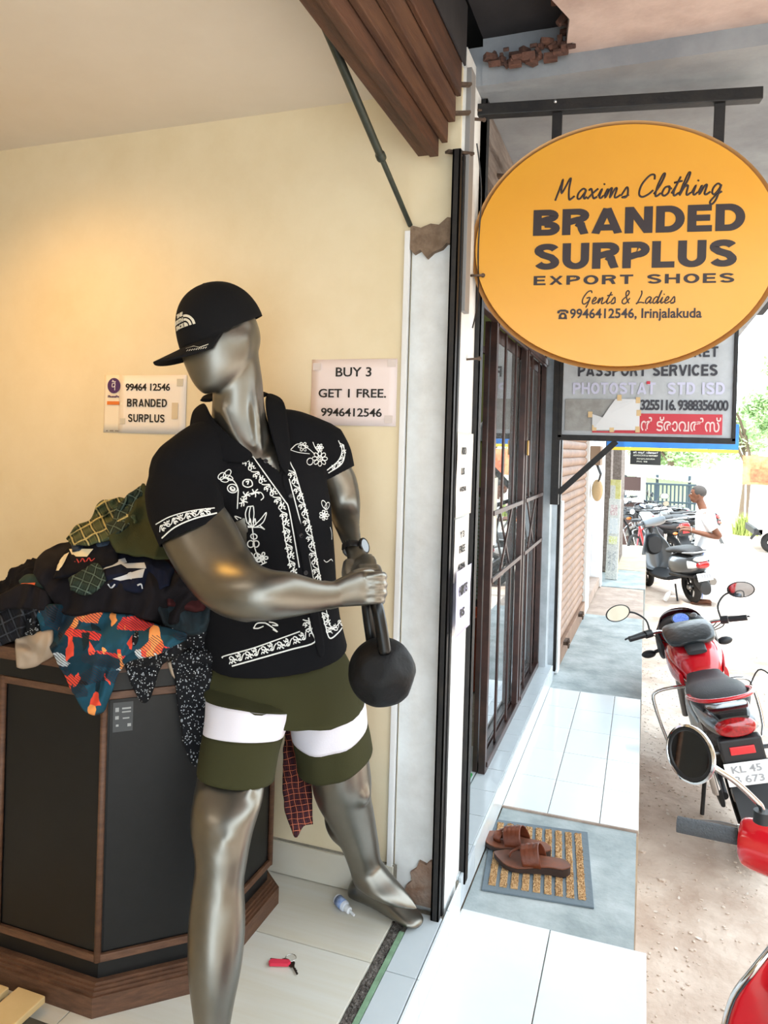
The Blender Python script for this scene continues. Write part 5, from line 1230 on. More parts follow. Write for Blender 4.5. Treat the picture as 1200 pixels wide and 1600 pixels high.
def mixc(N, L, fac, a, b, mode='MIX'):
    m = N.new('ShaderNodeMix'); m.data_type = 'RGBA'; m.blend_type = mode
    if isinstance(fac, float): m.inputs[0].default_value = fac
    else: L.new(fac, m.inputs[0])
    for i, c in ((6, a), (7, b)):
        if isinstance(c, str): m.inputs[i].default_value = lin(c)
        else: L.new(c, m.inputs[i])
    return m.outputs[2]
def vor(N, L, src, scale, feat='F1', out='Color', rnd=1.):
    v = N.new('ShaderNodeTexVoronoi'); v.feature = feat; v.inputs['Scale'].default_value = scale; v.inputs['Randomness'].default_value = rnd; L.new(src, v.inputs['Vector']); return v.outputs[out]
def sep(N, L, src):
    s = N.new('ShaderNodeSeparateColor'); L.new(src, s.inputs[0]); return s.outputs[0]
def thr(N, L, src, t):
    m = N.new('ShaderNodeMath'); m.operation = 'GREATER_THAN'; L.new(src, m.inputs[0]); m.inputs[1].default_value = t; return m.outputs[0]
def b_teal(N, L, uv):
    nz = N.new('ShaderNodeTexNoise'); nz.inputs['Scale'].default_value = 4; L.new(uv, nz.inputs['Vector'])
    dm = N.new('ShaderNodeMix'); dm.data_type = 'VECTOR'; dm.inputs[0].default_value = .12; L.new(uv, dm.inputs[4]); L.new(nz.outputs['Color'], dm.inputs[5])
    v1 = sep(N, L, vor(N, L, mapping(N, L, dm.outputs[1], (1, 2.1, 1), .5), 2.6)); base = nodes_ramp(N, L, v1, [(0, '#1f4a5c'), (.34, '#183a4a'), (.62, '#ef7a4a'), (.70, '#1c2228'), (.80, '#e2423c'), (.88, '#1f4a5c'), (.97, '#c9d3da')])
    v2 = sep(N, L, vor(N, L, mapping(N, L, dm.outputs[1], (2, 1, 1), -.4), 5.2)); det = nodes_ramp(N, L, v2, [(0, '#1f4a5c'), (.5, '#172a33'), (.84, '#f0523c'), (.95, '#f6a05a')])
    msk = thr(N, L, v2, .80); c = mixc(N, L, msk, base, det)
    st = thr(N, L, wave(N, L, mapping(N, L, uv, (1, 1, 1), .9), 9.0), .82); warm = thr(N, L, v1, .52)
    mm = N.new('ShaderNodeMath'); mm.operation = 'MULTIPLY'; L.new(st, mm.inputs[0]); L.new(warm, mm.inputs[1]); return mixc(N, L, mm.outputs[0], c, '#3a2f38')
def b_speck(N, L, uv):
    v1 = vor(N, L, uv, 26, out='Distance'); v2 = vor(N, L, mapping(N, L, uv, (1.3, .8, 1), .6), 12, out='Distance')
    lt = N.new('ShaderNodeMath'); lt.operation = 'LESS_THAN'; L.new(v1, lt.inputs[0]); lt.inputs[1].default_value = .24
    lt2 = N.new('ShaderNodeMath'); lt2.operation = 'LESS_THAN'; L.new(v2, lt2.inputs[0]); lt2.inputs[1].default_value = .20
    return mixc(N, L, lt2.outputs[0], mixc(N, L, lt.outputs[0], '#15161a', '#b9bdc2'), '#878c92')
def b_plaid(a, b, c, d, s=4., rot=.3):
    def f(N, L, uv):
        p = mapping(N, L, uv, (1, 1, 1), rot); w1 = wave(N, L, p, s, 'X'); w2 = wave(N, L, p, s, 'Y')
        col = mixc(N, L, thr(N, L, w1, .55), a, b); col = mixc(N, L, thr(N, L, w2, .55), col, c, 'MULTIPLY') if False else mixc(N, L, .5, col, mixc(N, L, thr(N, L, w2, .5), a, b))
        col = mixc(N, L, thr(N, L, w1, .965), col, c); col = mixc(N, L, thr(N, L, w2, .965), col, c)
        w3 = wave(N, L, p, s*2, 'X'); return mixc(N, L, thr(N, L, w3, .985), col, d)
    return f
m_teal = uvmat('teal_orange_print', '#1f4a5c', b_teal); m_spk = uvmat('speckled_print', '#15161a', b_speck)
m_gpl = uvmat('green_plaid', '#3f4a30', b_plaid('#4b5236', '#2a3024', '#b7ab78', '#6d6b48', 1.7, .5))
m_gpl2 = uvmat('dark_green_plaid', '#2c3a30', b_plaid('#26332c', '#151c19', '#57665c', '#35443b', 2.3, -.4))
m_rpl = uvmat('red_brown_plaid', '#4a2a26', b_plaid('#3a2028', '#17131a', '#b0644c', '#7c3a35', 2.0, .15))
m_gst = uvmat('grey_striped_black', '#17171b', b_plaid('#1c1c22', '#121216', '#3b3e45', '#26282d', 1.8, .4))
m_bk1 = mat('washed_black_cotton', '#1b181b', .95, spec=.15, bump=.1, bscale=250); m_bk2 = mat('soft_black_cotton', '#141318', .95, spec=.15)
m_navy = mat('navy_cotton', '#161a2b', .95, spec=.15); m_olv = mat('olive_fleece', '#3b3d25', .95, spec=.15, bump=.2, bscale=200)
m_mar = mat('maroon_cotton', '#3c1b1c', .95, spec=.15); m_beige = mat('beige_lining', '#a89684', .9); m_tl2 = mat('teal_black_cotton', '#152a33', .95, var='#111418', scale=20)
# under the garments: one crumpled black garment heaped on the counter
def W(u, v, y): p = P(u, v, 'Y', y); return p
mb = MB()
def blob(u, v, y, rx, ry, rz, a=0.):
    c = W(u, v, y); mb.ell((0, 0, 0), (rx, ry, rz), 20, 12, Matrix.Translation(c) @ Matrix.Rotation(a, 4, 'Z'))
blob(200, 935, 1.62, .27, .20, .13); blob(130, 930, 1.60, .24, .20, .13); blob(210, 880, 1.70, .20, .18, .12); blob(238, 850, 1.78, .13, .14, .13); blob(240, 835, 1.80, .08, .1, .12)
blob(55, 965, 1.56, .20, .16, .10); blob(5, 970, 1.55, .20, .18, .09); blob(-40, 985, 1.55, .2, .18, .08); blob(290, 950, 1.65, .14, .14, .14); blob(190, 1000, 1.46, .17, .09, .05); blob(120, 1000, 1.45, .13, .08, .05)
blob(170, 845, 1.80, .09, .10, .07)
me = mb.mesh('heap'); me = eval_mod(me, [('REMESH', dict(mode='VOXEL', voxel_size=.009)), ('SMOOTH', dict(factor=.6, iterations=14))])
bm = bmesh.new(); bm.from_mesh(me)
HEAP = BVHTree.FromBMesh(bm)
for v in bm.verts:
    p = v.co; r = 1-abs(mnoise.noise(p*9)); r2 = 1-abs(mnoise.noise(p*19+Vector((5, 1, 3)))); v.co += v.normal*(-.020+.030*(r**3-.5)+.014*(r2**3-.5))
bm.to_mesh(me); bm.free()
tag(link('crumpled_garment', me, m_bk2, None, True), 'large black garment crumpled at the bottom of the clothes heap on the counter', 'clothes', 'clothes heaped on the counter')
cbm = bmesh.new(); _o = MB().prism(octo(.022), .1, .93).mesh('c'); cbm.from_mesh(_o); CTR = BVHTree.FromBMesh(cbm)
def resample(pts, n):
    pts = smooth_path([Vector((*p, 0)) for p in pts], 6); L_ = [0]
    for a, b in zip(pts, pts[1:]): L_.append(L_[-1]+(b-a).length)
    out = []; j = 0
    for i in range(n):
        s = L_[-1]*i/(n-1)
        while j < len(L_)-2 and L_[j+1] < s: j += 1
        t = (s-L_[j])/max(1e-6, L_[j+1]-L_[j]); out.append(pts[j].lerp(pts[j+1], t))
    return out
def garment(name, label, top, bot, m, lift=.01, fold=.012, freq=1., nu=56, nv=44, ang=0., parent=None, fallback=None, seed=0, smooth_it=5, uvs=100., curl=.010):
    T, B = resample(top, nu), resample(bot, nu); dist = [[0]*nu for _ in range(nv)]; px_ = [[None]*nu for _ in range(nv)]
    for j in range(nv):
        for i in range(nu):
            q = T[i].lerp(B[i], j/(nv-1)); px_[j][i] = q; d = ray(q.x, q.y); best = None
            for bv in (HEAP, CTR):
                h = bv.ray_cast(CAM, d)
                if h[0] is not None and (best is None or h[3] < best): best = h[3]
            if fallback is not None and (best is None or best > fallback+.25): best = fallback
            dist[j][i] = best
    known = [x for r in dist for x in r if x is not None]; mean = sum(known)/len(known) if known else 1.8
    for _ in range(60):
        if all(x is not None for r in dist for x in r): break
        nd = [r[:] for r in dist]
        for j in range(nv):
            for i in range(nu):
                if dist[j][i] is None:
                    nb = [dist[b][a] for a, b in ((i-1, j), (i+1, j), (i, j-1), (i, j+1)) if 0 <= a < nu and 0 <= b < nv and dist[b][a] is not None]
                    if nb: nd[j][i] = sum(nb)/len(nb)
        dist = nd
    dist = [[mean if x is None else x for x in r] for r in dist]
    for _ in range(smooth_it):
        dist = [[(dist[j][i]*2+dist[max(j-1, 0)][i]+dist[min(j+1, nv-1)][i]+dist[j][max(i-1, 0)]+dist[j][min(i+1, nu-1)])/6 for i in range(nu)] for j in range(nv)]
    V = []; F = []; ca, sa = math.cos(ang), math.sin(ang)
    for j in range(nv):
        for i in range(nu):
            q = px_[j][i]; x = (q.x*ca+q.y*sa)/38.*freq; y = (-q.x*sa+q.y*ca)/90.*freq
            w = mnoise.noise(Vector((x+.5*mnoise.noise(Vector((x*.6, y*1.4, seed+9))), y, seed*3.7)))
            rd = (1-abs(w)*1.8); w2 = mnoise.noise(Vector((x*2.3, y*2.1, seed+31)))
            h = lift+fold*1.5*(rd-.45)+fold*.55*w2
            e = min(i, nu-1-i, j, nv-1-j)/3.0
            if e < 1: h -= curl*(1-e)**2
            V.append(CAM+ray(q.x+2.2*mnoise.noise(Vector((q.x*.05, q.y*.05, seed))), q.y+2.5*mnoise.noise(Vector((q.y*.06, q.x*.06, seed+7))))*(dist[j][i]-h))
    for j in range(nv-1):
        for i in range(nu-1): a = j*nu+i; F.append((a, a+nu, a+nu+1, a+1))
    me = bpy.data.meshes.new(name); me.from_pydata(V, [], F); uvl = me.uv_layers.new(name='UVMap')
    for lp in me.loops: q = px_[lp.vertex_index//nu][lp.vertex_index % nu]; uvl.data[lp.index].uv = (q.x/uvs, q.y/uvs)
    me = eval_mod(me, [('SOLIDIFY', dict(thickness=.0035, offset=0))])
    o = link(name, me, m, parent, True)
    if label: tag(o, label, 'clothes', 'clothes heaped on the counter')
    GB = bmesh.new(); GB.from_mesh(me); o_b = BVHTree.FromBMesh(GB); BVS[o.name] = o_b; return o
BVS = {}
def on_garment(g, mbld, lines, w=.003):
    for ln in lines: stitch(mbld, ln, w, 4, BVS[g.name], .0012)
def flat_on(g, name, poly, m, off=.0022, n=10):
    """printed or sewn piece lying on a garment, outline in picture points (fan of a quad grid)"""
    a, b, c, d = [Vector((*p, 0)) for p in poly]; V = []; F = []
    for j in range(n+1):
        for i in range(n+1):
            q = a.lerp(b, i/n).lerp(d.lerp(c, i/n), j/n); r = onshirt(q.x, q.y, off, BVS[g.name]); V.append(r[0] if r else None)
    ok = [v for v in V if v is not None]
    if len(ok) < len(V)*.5: return None
    mid = sum(ok, Vector())/len(ok); V = [v if v is not None else mid for v in V]
    for j in range(n):
        for i in range(n):
            q = [j*(n+1)+i, j*(n+1)+i+1, (j+1)*(n+1)+i+1, (j+1)*(n+1)+i]
            if max((V[q[0]]-V[q[2]]).length, (V[q[1]]-V[q[3]]).length) < .05: F.append(q)
    me = bpy.data.meshes.new(name); me.from_pydata(V, [], F); return link(name, me, m, g, True)
# hanging and lower pieces first
g = garment('speckled_trousers', 'black trousers with white speckles hanging over the counter edge beside the teal shorts', [(180, 1000), (215, 985), (265, 975), (335, 965)], [(196, 1040), (214, 1085), (232, 1094), (262, 1030), (335, 1040)], m_spk, .012, .018, 1.2, seed=1)
tag(garment('hanging_leg', None, [(262, 985), (295, 975), (335, 970)], [(288, 1165), (303, 1196), (326, 1180)], m_spk, .02, .014, 1.3, 40, 60, 1.4, parent=g, seed=2))
tag(garment('waist_end', None, [(18, 975), (40, 965), (62, 958)], [(22, 1000), (42, 998), (62, 1000)], m_spk, .016, .008, 1.2, 24, 20, parent=g, seed=3))
garment('grey_cloth', 'grey scrap of cloth hanging between the speckled trouser legs', [(262, 1035), (275, 1030), (284, 1035)], [(268, 1055), (278, 1068), (284, 1062)], m_beige, .01, .006, 1., 20, 20, seed=4)
garment('beige_cloth', 'beige lining corner of a garment folded over the counter edge at left', [(24, 998), (50, 990), (82, 985)], [(28, 1042), (50, 1043), (84, 1024)], m_beige, .018, .014, 1.4, 30, 24, seed=5)
garment('striped_shirt', 'black shirt with grey stripes at the left end of the heap', [(-30, 955), (0, 938), (30, 935), (62, 950)], [(-30, 1030), (0, 1010), (30, 995), (60, 972)], m_gst, .02, .028, 1.3, seed=6)
garment('black_shirt', 'small black garment piled on the left end of the heap beside the wall', [(-20, 945), (10, 925), (40, 912), (75, 925)], [(-20, 962), (15, 950), (50, 952), (85, 955)], m_bk1, .03, .020, 1.2, seed=7)
q = garment('dark_green_top', 'dark green garment with an orange trim behind the black pile', [(30, 908), (45, 898), (75, 896)], [(35, 920), (60, 925), (85, 915)], mat('bottle_green', '#18302c', .9), .02, .012, 1.2, 24, 16, seed=8)
flat_on(q, 'orange_trim', [(34, 912), (56, 911), (54, 917), (38, 918)], mat('orange_cloth', '#e4683a', .8))
sh_ = garment('teal_shorts', 'teal shorts with orange and red geometric print draped over the counter edge', [(54, 958), (80, 946), (125, 948), (165, 956), (205, 962), (250, 978), (292, 990)], [(68, 990), (84, 1022), (110, 1072), (132, 1108), (160, 1112), (186, 1048), (205, 1032), (245, 1022), (290, 1000)], m_teal, .030, .030, 1.05, 90, 70, .5, seed=9)
garment('teal_garment', 'dark teal and black garment between the shorts and the mannequin', [(240, 930), (280, 935), (330, 940)], [(255, 975), (290, 992), (330, 988)], m_tl2, .022, .022, 1.2, seed=10)
garment('maroon_garment', 'dark maroon garment wedged beside the mannequin shirt', [(255, 875), (290, 870), (330, 880)], [(262, 945), (295, 955), (330, 955)], m_mar, .02, .026, 1.1, seed=11)
garment('black_hoodie', 'big washed black garment spread across the middle of the heap', [(52, 895), (62, 868), (105, 848), (160, 868), (230, 880), (300, 905)], [(88, 945), (100, 960), (125, 962), (180, 955), (260, 975), (318, 962)], m_bk1, .034, .036, .9, 90, 60, .7, seed=12)
n_ = garment('printed_navy_shirt', 'navy shirt with white print near the middle of the heap', [(155, 870), (200, 860), (250, 872), (272, 890)], [(150, 905), (190, 922), (235, 926), (265, 915)], m_navy, .052, .022, 1.2, seed=13)
m_pr = mat('off_white_print', '#c6c8cc', .8)
flat_on(n_, 'print', [(162, 882), (195, 873), (198, 880), (162, 891)], m_pr); flat_on(n_, 'print', [(188, 882), (226, 880), (228, 889), (198, 889)], m_pr); flat_on(n_, 'print', [(176, 905), (226, 889), (222, 903), (188, 908)], m_pr)
e_ = MB(); on_garment(n_, e_, [[(163, 917), (168, 912), (174, 918), (180, 913)], [(176, 920), (183, 913)], [(214, 915), (220, 913), (222, 920)], [(196, 902), (204, 895), (210, 902)], [(204, 906), (212, 896)]], .004)
e_.build('script_print', mat('off_white_print', '#c6c8cc', .8), n_)
j_ = garment('dark_jacket', 'dark jacket showing a cream neck label on top of the heap', [(98, 865), (112, 852), (150, 848), (182, 845)], [(84, 905), (110, 900), (140, 893), (185, 880)], m_bk2, .060, .018, 1.1, seed=14)
m_crm = mat('cream_label', '#e6d8b4', .8)
flat_on(j_, 'neck_label', [(108, 859), (147, 858), (136, 871), (113, 870)], m_crm); flat_on(j_, 'stripe', [(100, 868), (108, 864), (93, 892), (84, 892)], m_crm)
e_ = MB(); on_garment(j_, e_, [[(117, 879), (120, 874), (124, 880)], [(126, 879), (129, 873), (133, 879)], [(135, 878), (139, 872), (143, 877), (148, 873)]], .003); e_.build('red_lettering', mat('red_thread', '#c5403c', .8), j_)
garment('plaid_sleeve', 'small green plaid sleeve lying over the dark jacket', [(108, 905), (130, 890), (150, 880), (160, 888)], [(112, 922), (130, 930), (150, 924), (166, 905)], m_gpl2, .078, .018, 1.3, 40, 30, seed=15)
garment('denim_piece', 'thin blue piece of denim under the green plaid shirt', [(112, 850), (140, 842), (176, 836)], [(114, 862), (145, 858), (180, 852)], mat('dark_denim', '#22364c', .9, var='#141d2a', scale=60), .07, .012, 1.3, 30, 16, seed=16)
garment('plaid_shirt', 'olive and cream plaid shirt bunched at the top of the heap', [(104, 842), (118, 822), (142, 812), (152, 788), (180, 778), (206, 782)], [(112, 852), (135, 852), (158, 846), (178, 842), (198, 830), (214, 815)], m_gpl, .085, .030, 1.3, 70, 44, .8, seed=17)
garment('dark_plaid_shirt', 'dark green plaid shirt between the olive cloth and the pale plaid', [(168, 800), (196, 778), (214, 764), (226, 758)], [(166, 845), (190, 832), (212, 812), (232, 802)], m_gpl2, .10, .02, 1.4, 40, 34, .5, seed=18)
garment('olive_sweatshirt', 'plain olive fleece draped on the right top of the heap', [(168, 838), (196, 815), (216, 776), (224, 756), (236, 775), (262, 800)], [(182, 862), (210, 868), (235, 872), (252, 875), (270, 872), (290, 860)], m_olv, .105, .026, .8, 60, 50, .9, seed=19)
# red plaid shirt hanging behind the counter
P0 = [(446, 1128), (462, 1124), (484, 1128)]; B0 = [(442, 1225), (446, 1270), (462, 1308), (474, 1290), (488, 1288)]
g = garment('red_plaid_shirt', 'red and brown plaid shirt hanging down behind the mannequin knees', P0, B0, m_rpl, .0, .010, 1.6, 34, 60, 0., fallback=1.97*1.13, seed=20, uvs=60.)
# ================================================================ two-wheelers
m_tyre = mat('tyre_rubber', '#1b1b1c', .85, bump=.3, bscale=80); m_alloy = mat('dark_alloy', '#2a2b2d', .4, .7); m_red = mat('glossy_red', '#c01722', .18, coat=.8); m_gloss = mat('gloss_black', '#131416', .16, coat=.6)
m_plb = mat('black_plastic', '#202124', .5); m_seat = mat('seat_vinyl', '#2b2c2f', .55, bump=.25, bscale=150); m_eng = mat('engine_metal', '#6d6c69', .5, .7, var='#45433f', scale=20)
m_glass = mat('mirror_glass', '#c8ccd0', .03, 1.0); m_lens = mat('red_lens', '#b3151d', .12, coat=.7, var='#7c0d12', scale=60); m_amb = mat('amber_lens', '#c46a1e', .2, coat=.5); m_silv = mat('silver_paint', '#a9adb0', .3, .5, coat=.4)
m_grey = mat('metallic_grey', '#5c6166', .3, .5, coat=.6); m_plate = mat('white_plate', '#e9ebeb', .5); m_grip = mat('grey_grip', '#4d5054', .8, bump=.6, bscale=220)
I4 = Matrix()
def wheel(root, c, r, w, nsp=6, disc=False):
    M_ = Matrix.Translation(Vector(c)) @ Matrix.Rotation(PI/2, 4, 'Y'); pr = []
    for k in range(13): a = PI*k/12; pr.append((r-w*.55+w*.55*math.sin(a), -w*.5*math.cos(a)))
    o = MB().lathe([(r-w*.75, -w*.42)]+pr+[(r-w*.75, w*.42)], 36, M_).build('wheel', m_tyre, root, 40)
    MB().lathe([(r-w*.78, -w*.36), (r-w*.70, -w*.40), (r-w*.95, -w*.2), (r-w*.95, w*.2), (r-w*.70, w*.40), (r-w*.78, w*.36)], 36, M_).build('rim', m_alloy, o, 40)
    for k in range(nsp):
        a = 2*PI*k/nsp; MB().bar(M_ @ Vector((.03*math.cos(a), .03*math.sin(a), 0)), M_ @ Vector(((r-w*.9)*math.cos(a), (r-w*.9)*math.sin(a), 0)), .022, .028, bev=.004).build('spoke', m_alloy, o)
    MB().lathe([(0, -.05), (.03, -.05), (.045, -.03), (.045, .03), (.03, .05), (0, .05)], 20, M_).build('hub', m_steel, o, 40)
    if disc: MB().lathe([(.06, .052), (.12, .052), (.12, .056), (.06, .056)], 28, M_).build('brake_disc', m_chrome, o, 40)
    return o
def limb_obj(name, pts, rads, m, root, seg=14, sub=4, up=None):
    mb = MB(); limb(mb, [Vector(p) for p in pts], rads, sub, seg, up); return mb.build(name, m, root, 50)
def body_loft(name, secs, m, root, sub=3, n=24, ex=2.4):
    """sections along y: (y, half width, z centre, half height, x centre)"""
    rs = []
    for (y_, hw, zc, hh, *xc) in secs:
        x0 = xc[0] if xc else 0
        rs.append([Vector((x0+hw*math.copysign(abs(math.cos(t))**(2/ex), math.cos(t)), y_, zc+hh*math.copysign(abs(math.sin(t))**(2/ex), math.sin(t)))) for t in [2*PI*k/n for k in range(n)]])
    mb = MB(); loft(mb, rs, sub); return mb.build(name, m, root, 50)
def oval_mirror(root, c, nrm, rx, ry, stem, mcase=m_plb, label=None, seg=30, tilt=0.):
    nrm = Vector(nrm).normalized(); r_ = Vector((0, 0, 1)).cross(nrm).normalized(); u_ = nrm.cross(r_)
    r2 = r_*math.cos(tilt)+u_*math.sin(tilt); u2 = u_*math.cos(tilt)-r_*math.sin(tilt)
    M_ = Matrix((r2*rx, u2*ry, nrm)).transposed().to_4x4(); M_.translation = Vector(c)
    o = MB().lathe([(0, -.030), (.5, -.027), (.85, -.016), (1., -.004), (1.0, .004), (.93, .006), (.90, .002), (0, .002)], seg, M_).build('mirror', mcase, root, 40)
    MB().lathe([(0, .0025), (.90, .0025), (.90, .0030), (0, .0030)], seg, M_).build('mirror_glass', m_glass, o)
    limb_obj('mirror_stem', stem, [.006]*len(stem), mcase if mcase is not m_chrome else m_chrome, o, 10); return o
def motorcycle(root, col=m_red, steer=.0, full=True, bag=True, plate=True):
    wheel(root, (0, 0, .30), .30, .095); SM_ = Matrix.Translation((0, .90, .9)) @ Matrix.Rotation(steer, 4, 'Z') @ Matrix.Translation((0, -.90, -.9))
    S_ = lambda *p: SM_ @ Vector(p)
    wheel(root, S_(0, 1.24, .30), .30, .08, disc=True)
    for s in (-1, 1): MB().tube([S_(s*.085, 1.26, .30), S_(s*.085, 1.13, .62), S_(s*.075, 1.03, .88)], [.024, .022, .018], 12).build('fork_leg', m_steel, root, True)
    mb = MB(); rs = []
    for k in range(13): a = math.radians(20+k*11.5); rs.append([S_(x, 1.24+(.325+.012*(1-abs(x)/.055))*math.cos(a), .30+(.325+.012*(1-abs(x)/.055))*math.sin(a)) for x in (-.055, -.03, 0, .03, .055)])
    V = [p for r in rs for p in r]; F = [(j*5+i, j*5+i+1, j*5+i+6, j*5+i+5) for j in range(12) for i in range(4)]; mb.add(V, F)
    link('front_fender', eval_mod(mb.mesh('ff'), [('SOLIDIFY', dict(thickness=.006))]), col, root, True)
    # engine and frame
    body_loft('engine', [(.30, .10, .36, .09), (.38, .14, .36, .13), (.55, .15, .38, .14), (.68, .12, .36, .10)], m_eng, root)
    for k in range(5): MB().box((-.085, .52, .50+k*.022), (.085, .70, .508+k*.022), .003).build('cooling_fin', m_eng, root)
    limb_obj('frame_tube', [(0, 1.0, .88), (0, .80, .62), (0, .70, .30), (0, .40, .22)], [.022]*4, m_plb, root); limb_obj('frame_tube', [(0, .95, .85), (0, .5, .76), (0, .0, .70), (0, -.3, .74)], [.025]*4, m_plb, root)
    for s in (-1, 1): limb_obj('swing_arm', [(s*.07, .40, .34), (s*.09, .0, .30)], [.022, .02], m_plb, root); limb_obj('shock_absorber', [(s*.12, -.02, .33), (s*.13, -.06, .66)], [.026, .024], m_chrome, root, 12)
    limb_obj('exhaust', [(.10, .72, .40), (.13, .70, .22), (.15, .40, .20), (.17, .05, .26), (.18, -.35, .36)], [.018, .02, .024, .045, .048], m_steel, root)
    MB().box((-.125, -.05, .26), (-.095, .36, .36), .02).build('chain_case', m_plb, root)
    limb_obj('side_stand', [(-.12, .38, .30), (-.22, .33, .02)], [.012, .010], m_plb, root, 8)
    for s in (-1, 1): limb_obj('footpeg', [(s*.12, .36, .30), (s*.25, .36, .30)], [.014, .014], m_plb, root, 10)
    MB().box((-.28, .30, .28), (-.20, .40, .33), .008).build('peg_rubber', m_plb, root)
    limb_obj('crash_guard', [(-.06, .80, .64), (-.26, .80, .63), (-.30, .78, .56), (-.27, .72, .30), (-.22, .70, .24), (-.06, .70, .26)], [.011]*6, m_chrome, root)
    limb_obj('crash_guard', [(.06, .80, .64), (.26, .80, .63), (.30, .78, .56), (.27, .72, .30), (.06, .70, .26)], [.011]*5, m_chrome, root)
    # bodywork
    body_loft('fuel_tank', [(.38, .085, .80, .05), (.45, .12, .83, .085), (.60, .155, .86, .105), (.78, .15, .87, .10), (.90, .11, .88, .08), (.96, .06, .88, .05)], col, root)
    for s in (-1, 1):
        body_loft('tank_side', [(.42, .012, .80, .035, s*.125), (.60, .016, .82, .060, s*.152), (.80, .014, .84, .055, s*.148), (.92, .008, .84, .03, s*.112)], col if s < 0 else col, root)
        body_loft('side_panel', [(.02, .012, .64, .05, s*.12), (.18, .02, .66, .09, s*.135), (.36, .014, .68, .08, s*.12), (.42, .008, .72, .04, s*.11)], m_silv if full else m_plb, root)
    body_loft('seat', [(-.27, .11, .845, .030), (-.15, .145, .862, .040), (.05, .145, .845, .042), (.22, .13, .81, .040), (.38, .10, .81, .038), (.50, .07, .86, .03)], m_seat, root)
    body_loft('tank_pad', [(.44, .055, .935, .012), (.55, .06, .958, .014), (.66, .055, .968, .012), (.78, .05, .968, .010)], m_plb, root)
    body_loft('tail_cowl', [(.30, .115, .74, .04), (.10, .135, .765, .055), (-.15, .135, .79, .060), (-.32, .125, .81, .062), (-.42, .105, .82, .055), (-.46, .085, .82, .040)], m_grey if full else m_plb, root)
    body_loft('cowl_top', [(-.24, .10, .868, .010), (-.33, .10, .878, .014), (-.42, .085, .872, .014), (-.46, .07, .860, .010)], m_gloss, root)
    body_loft('tail_light', [(-.425, .095, .82, .046), (-.455, .092, .82, .046), (-.475, .080, .818, .038), (-.482, .06, .816, .026)], m_lens, root, 3, 28, 2.2)
    limb_obj('grab_rail', [(-.135, -.05, .86), (-.15, -.14, .885), (-.145, -.24, .905), (-.10, -.33, .915), (0, -.36, .918), (.10, -.33, .915), (.145, -.24, .905), (.15, -.14, .885), (.135, -.05, .86)], [(.010, .015)]*9, col if full else m_steel, root, 12)
    MB().box((-.095, -.485, .66), (.095, -.42, .775), .01).build('light_housing', m_plb, root)
    MB().box((-.055, -.492, .705), (.055, -.484, .742), .003).build('reflector', mat('red_reflector', '#d4242c', .3, coat=.5), root)
    # rear fender and plate
    mb = MB(); rs = []
    for k in range(9): t = k/8; y_ = -.30-.27*t; z_ = .72-.38*t**1.2; rs += [(-.085, y_-.01, z_-.012), (-.05, y_, z_), (.05, y_, z_), (.085, y_-.01, z_-.012)]
    mb.add(rs, [(j*4+i, j*4+i+1, j*4+i+5, j*4+i+4) for j in range(8) for i in range(3)]); link('rear_fender', eval_mod(mb.mesh('rf'), [('SOLIDIFY', dict(thickness=.008))]), m_plb, root, 60)
    if plate:
        PMx = Matrix.Translation((-.10, -.515, .575)) @ Matrix.Rotation(math.radians(78), 4, 'X')
        pl = MB().box((0, 0, 0), (.20, .10, .003), .002, PMx).build('number_plate', m_plate, root)
        if full:
            L_ = [(text_fit('KL 45', .03, .056, .13, .030, .01), PMx @ Matrix.Translation((0, 0, .0045))), (text_fit('B 673', .03, .012, .13, .030, .01), PMx @ Matrix.Translation((0, 0, .0045)))]
            link('plate_lettering', join_meshes('l', L_), mat('faded_grey_ink', '#9a9ca0', .6), pl)
    for s in (-1, 1):
        i_ = limb_obj('rear_indicator', [(s*.07, -.44, .71), (s*.13, -.45, .71)], [.010, .011], m_grey, root, 10); MB().ell((s*.165, -.455, .712), (.040, .024, .022), 14, 8).build('indicator_lens', m_amb if not full else m_grey, i_, True)
    # steering group
    limb_obj('handlebar', [S_(-.355, .76, 1.00), S_(-.24, .80, 1.00), S_(-.15, .86, .985), S_(-.10, .885, .93), S_(0, .89, .915), S_(.10, .885, .93), S_(.15, .86, .985), S_(.24, .80, 1.00), S_(.355, .76, 1.00)], [.011]*9, m_chrome if full else m_plb, root, 12)
    for s in (-1, 1):
        limb_obj('grip', [S_(s*.36, .757, 1.0), S_(s*.26, .793, 1.0)], [.0185, .0175], m_grip if not full else m_plb, root, 14)
        limb_obj('switch_block', [S_(s*.255, .795, 1.0), S_(s*.215, .81, 1.0)], [.026, .026], m_plb, root, 12)
        limb_obj('lever', [S_(s*.22, .84, 1.0), S_(s*.26, .86, 1.0), S_(s*.37, .805, .995), S_(s*.38, .80, .99)], [.007, .007, .006, .008], m_plb, root, 8)
        oval_mirror(root, S_(s*.385, .85, 1.155), Vector((SM_.to_3x3() @ Vector((-s*.20, -1, (.03 if s < 0 else -.04))))), .082, .052, [S_(s*.22, .82, 1.01), S_(s*.225, .845, 1.08), S_(s*.28, .88, 1.13), S_(s*.345, .872, 1.15)], tilt=-.1*s)
        i_ = limb_obj('front_indicator', [S_(s*.12, 1.02, .84), S_(s*.205, 1.02, .82)], [.012, .013], m_plb, root, 10); MB().ell(S_(s*.245, 1.015, .815), (.048, .028, .026), 14, 8).build('indicator_lens', m_plb if full else m_amb, i_, True)
    rs = []
    for (y_, hw, zc, hh) in ((.90, .135, .93, .055), (.97, .15, .965, .06), (1.04, .13, .985, .05)): rs.append((y_, hw, zc, hh))
    b_ = body_loft('instrument_cluster', rs, m_plb, root)
    CM = SM_ @ Matrix.Translation((0.0, .945, 1.022)) @ Matrix.Rotation(math.radians(28), 4, 'X')
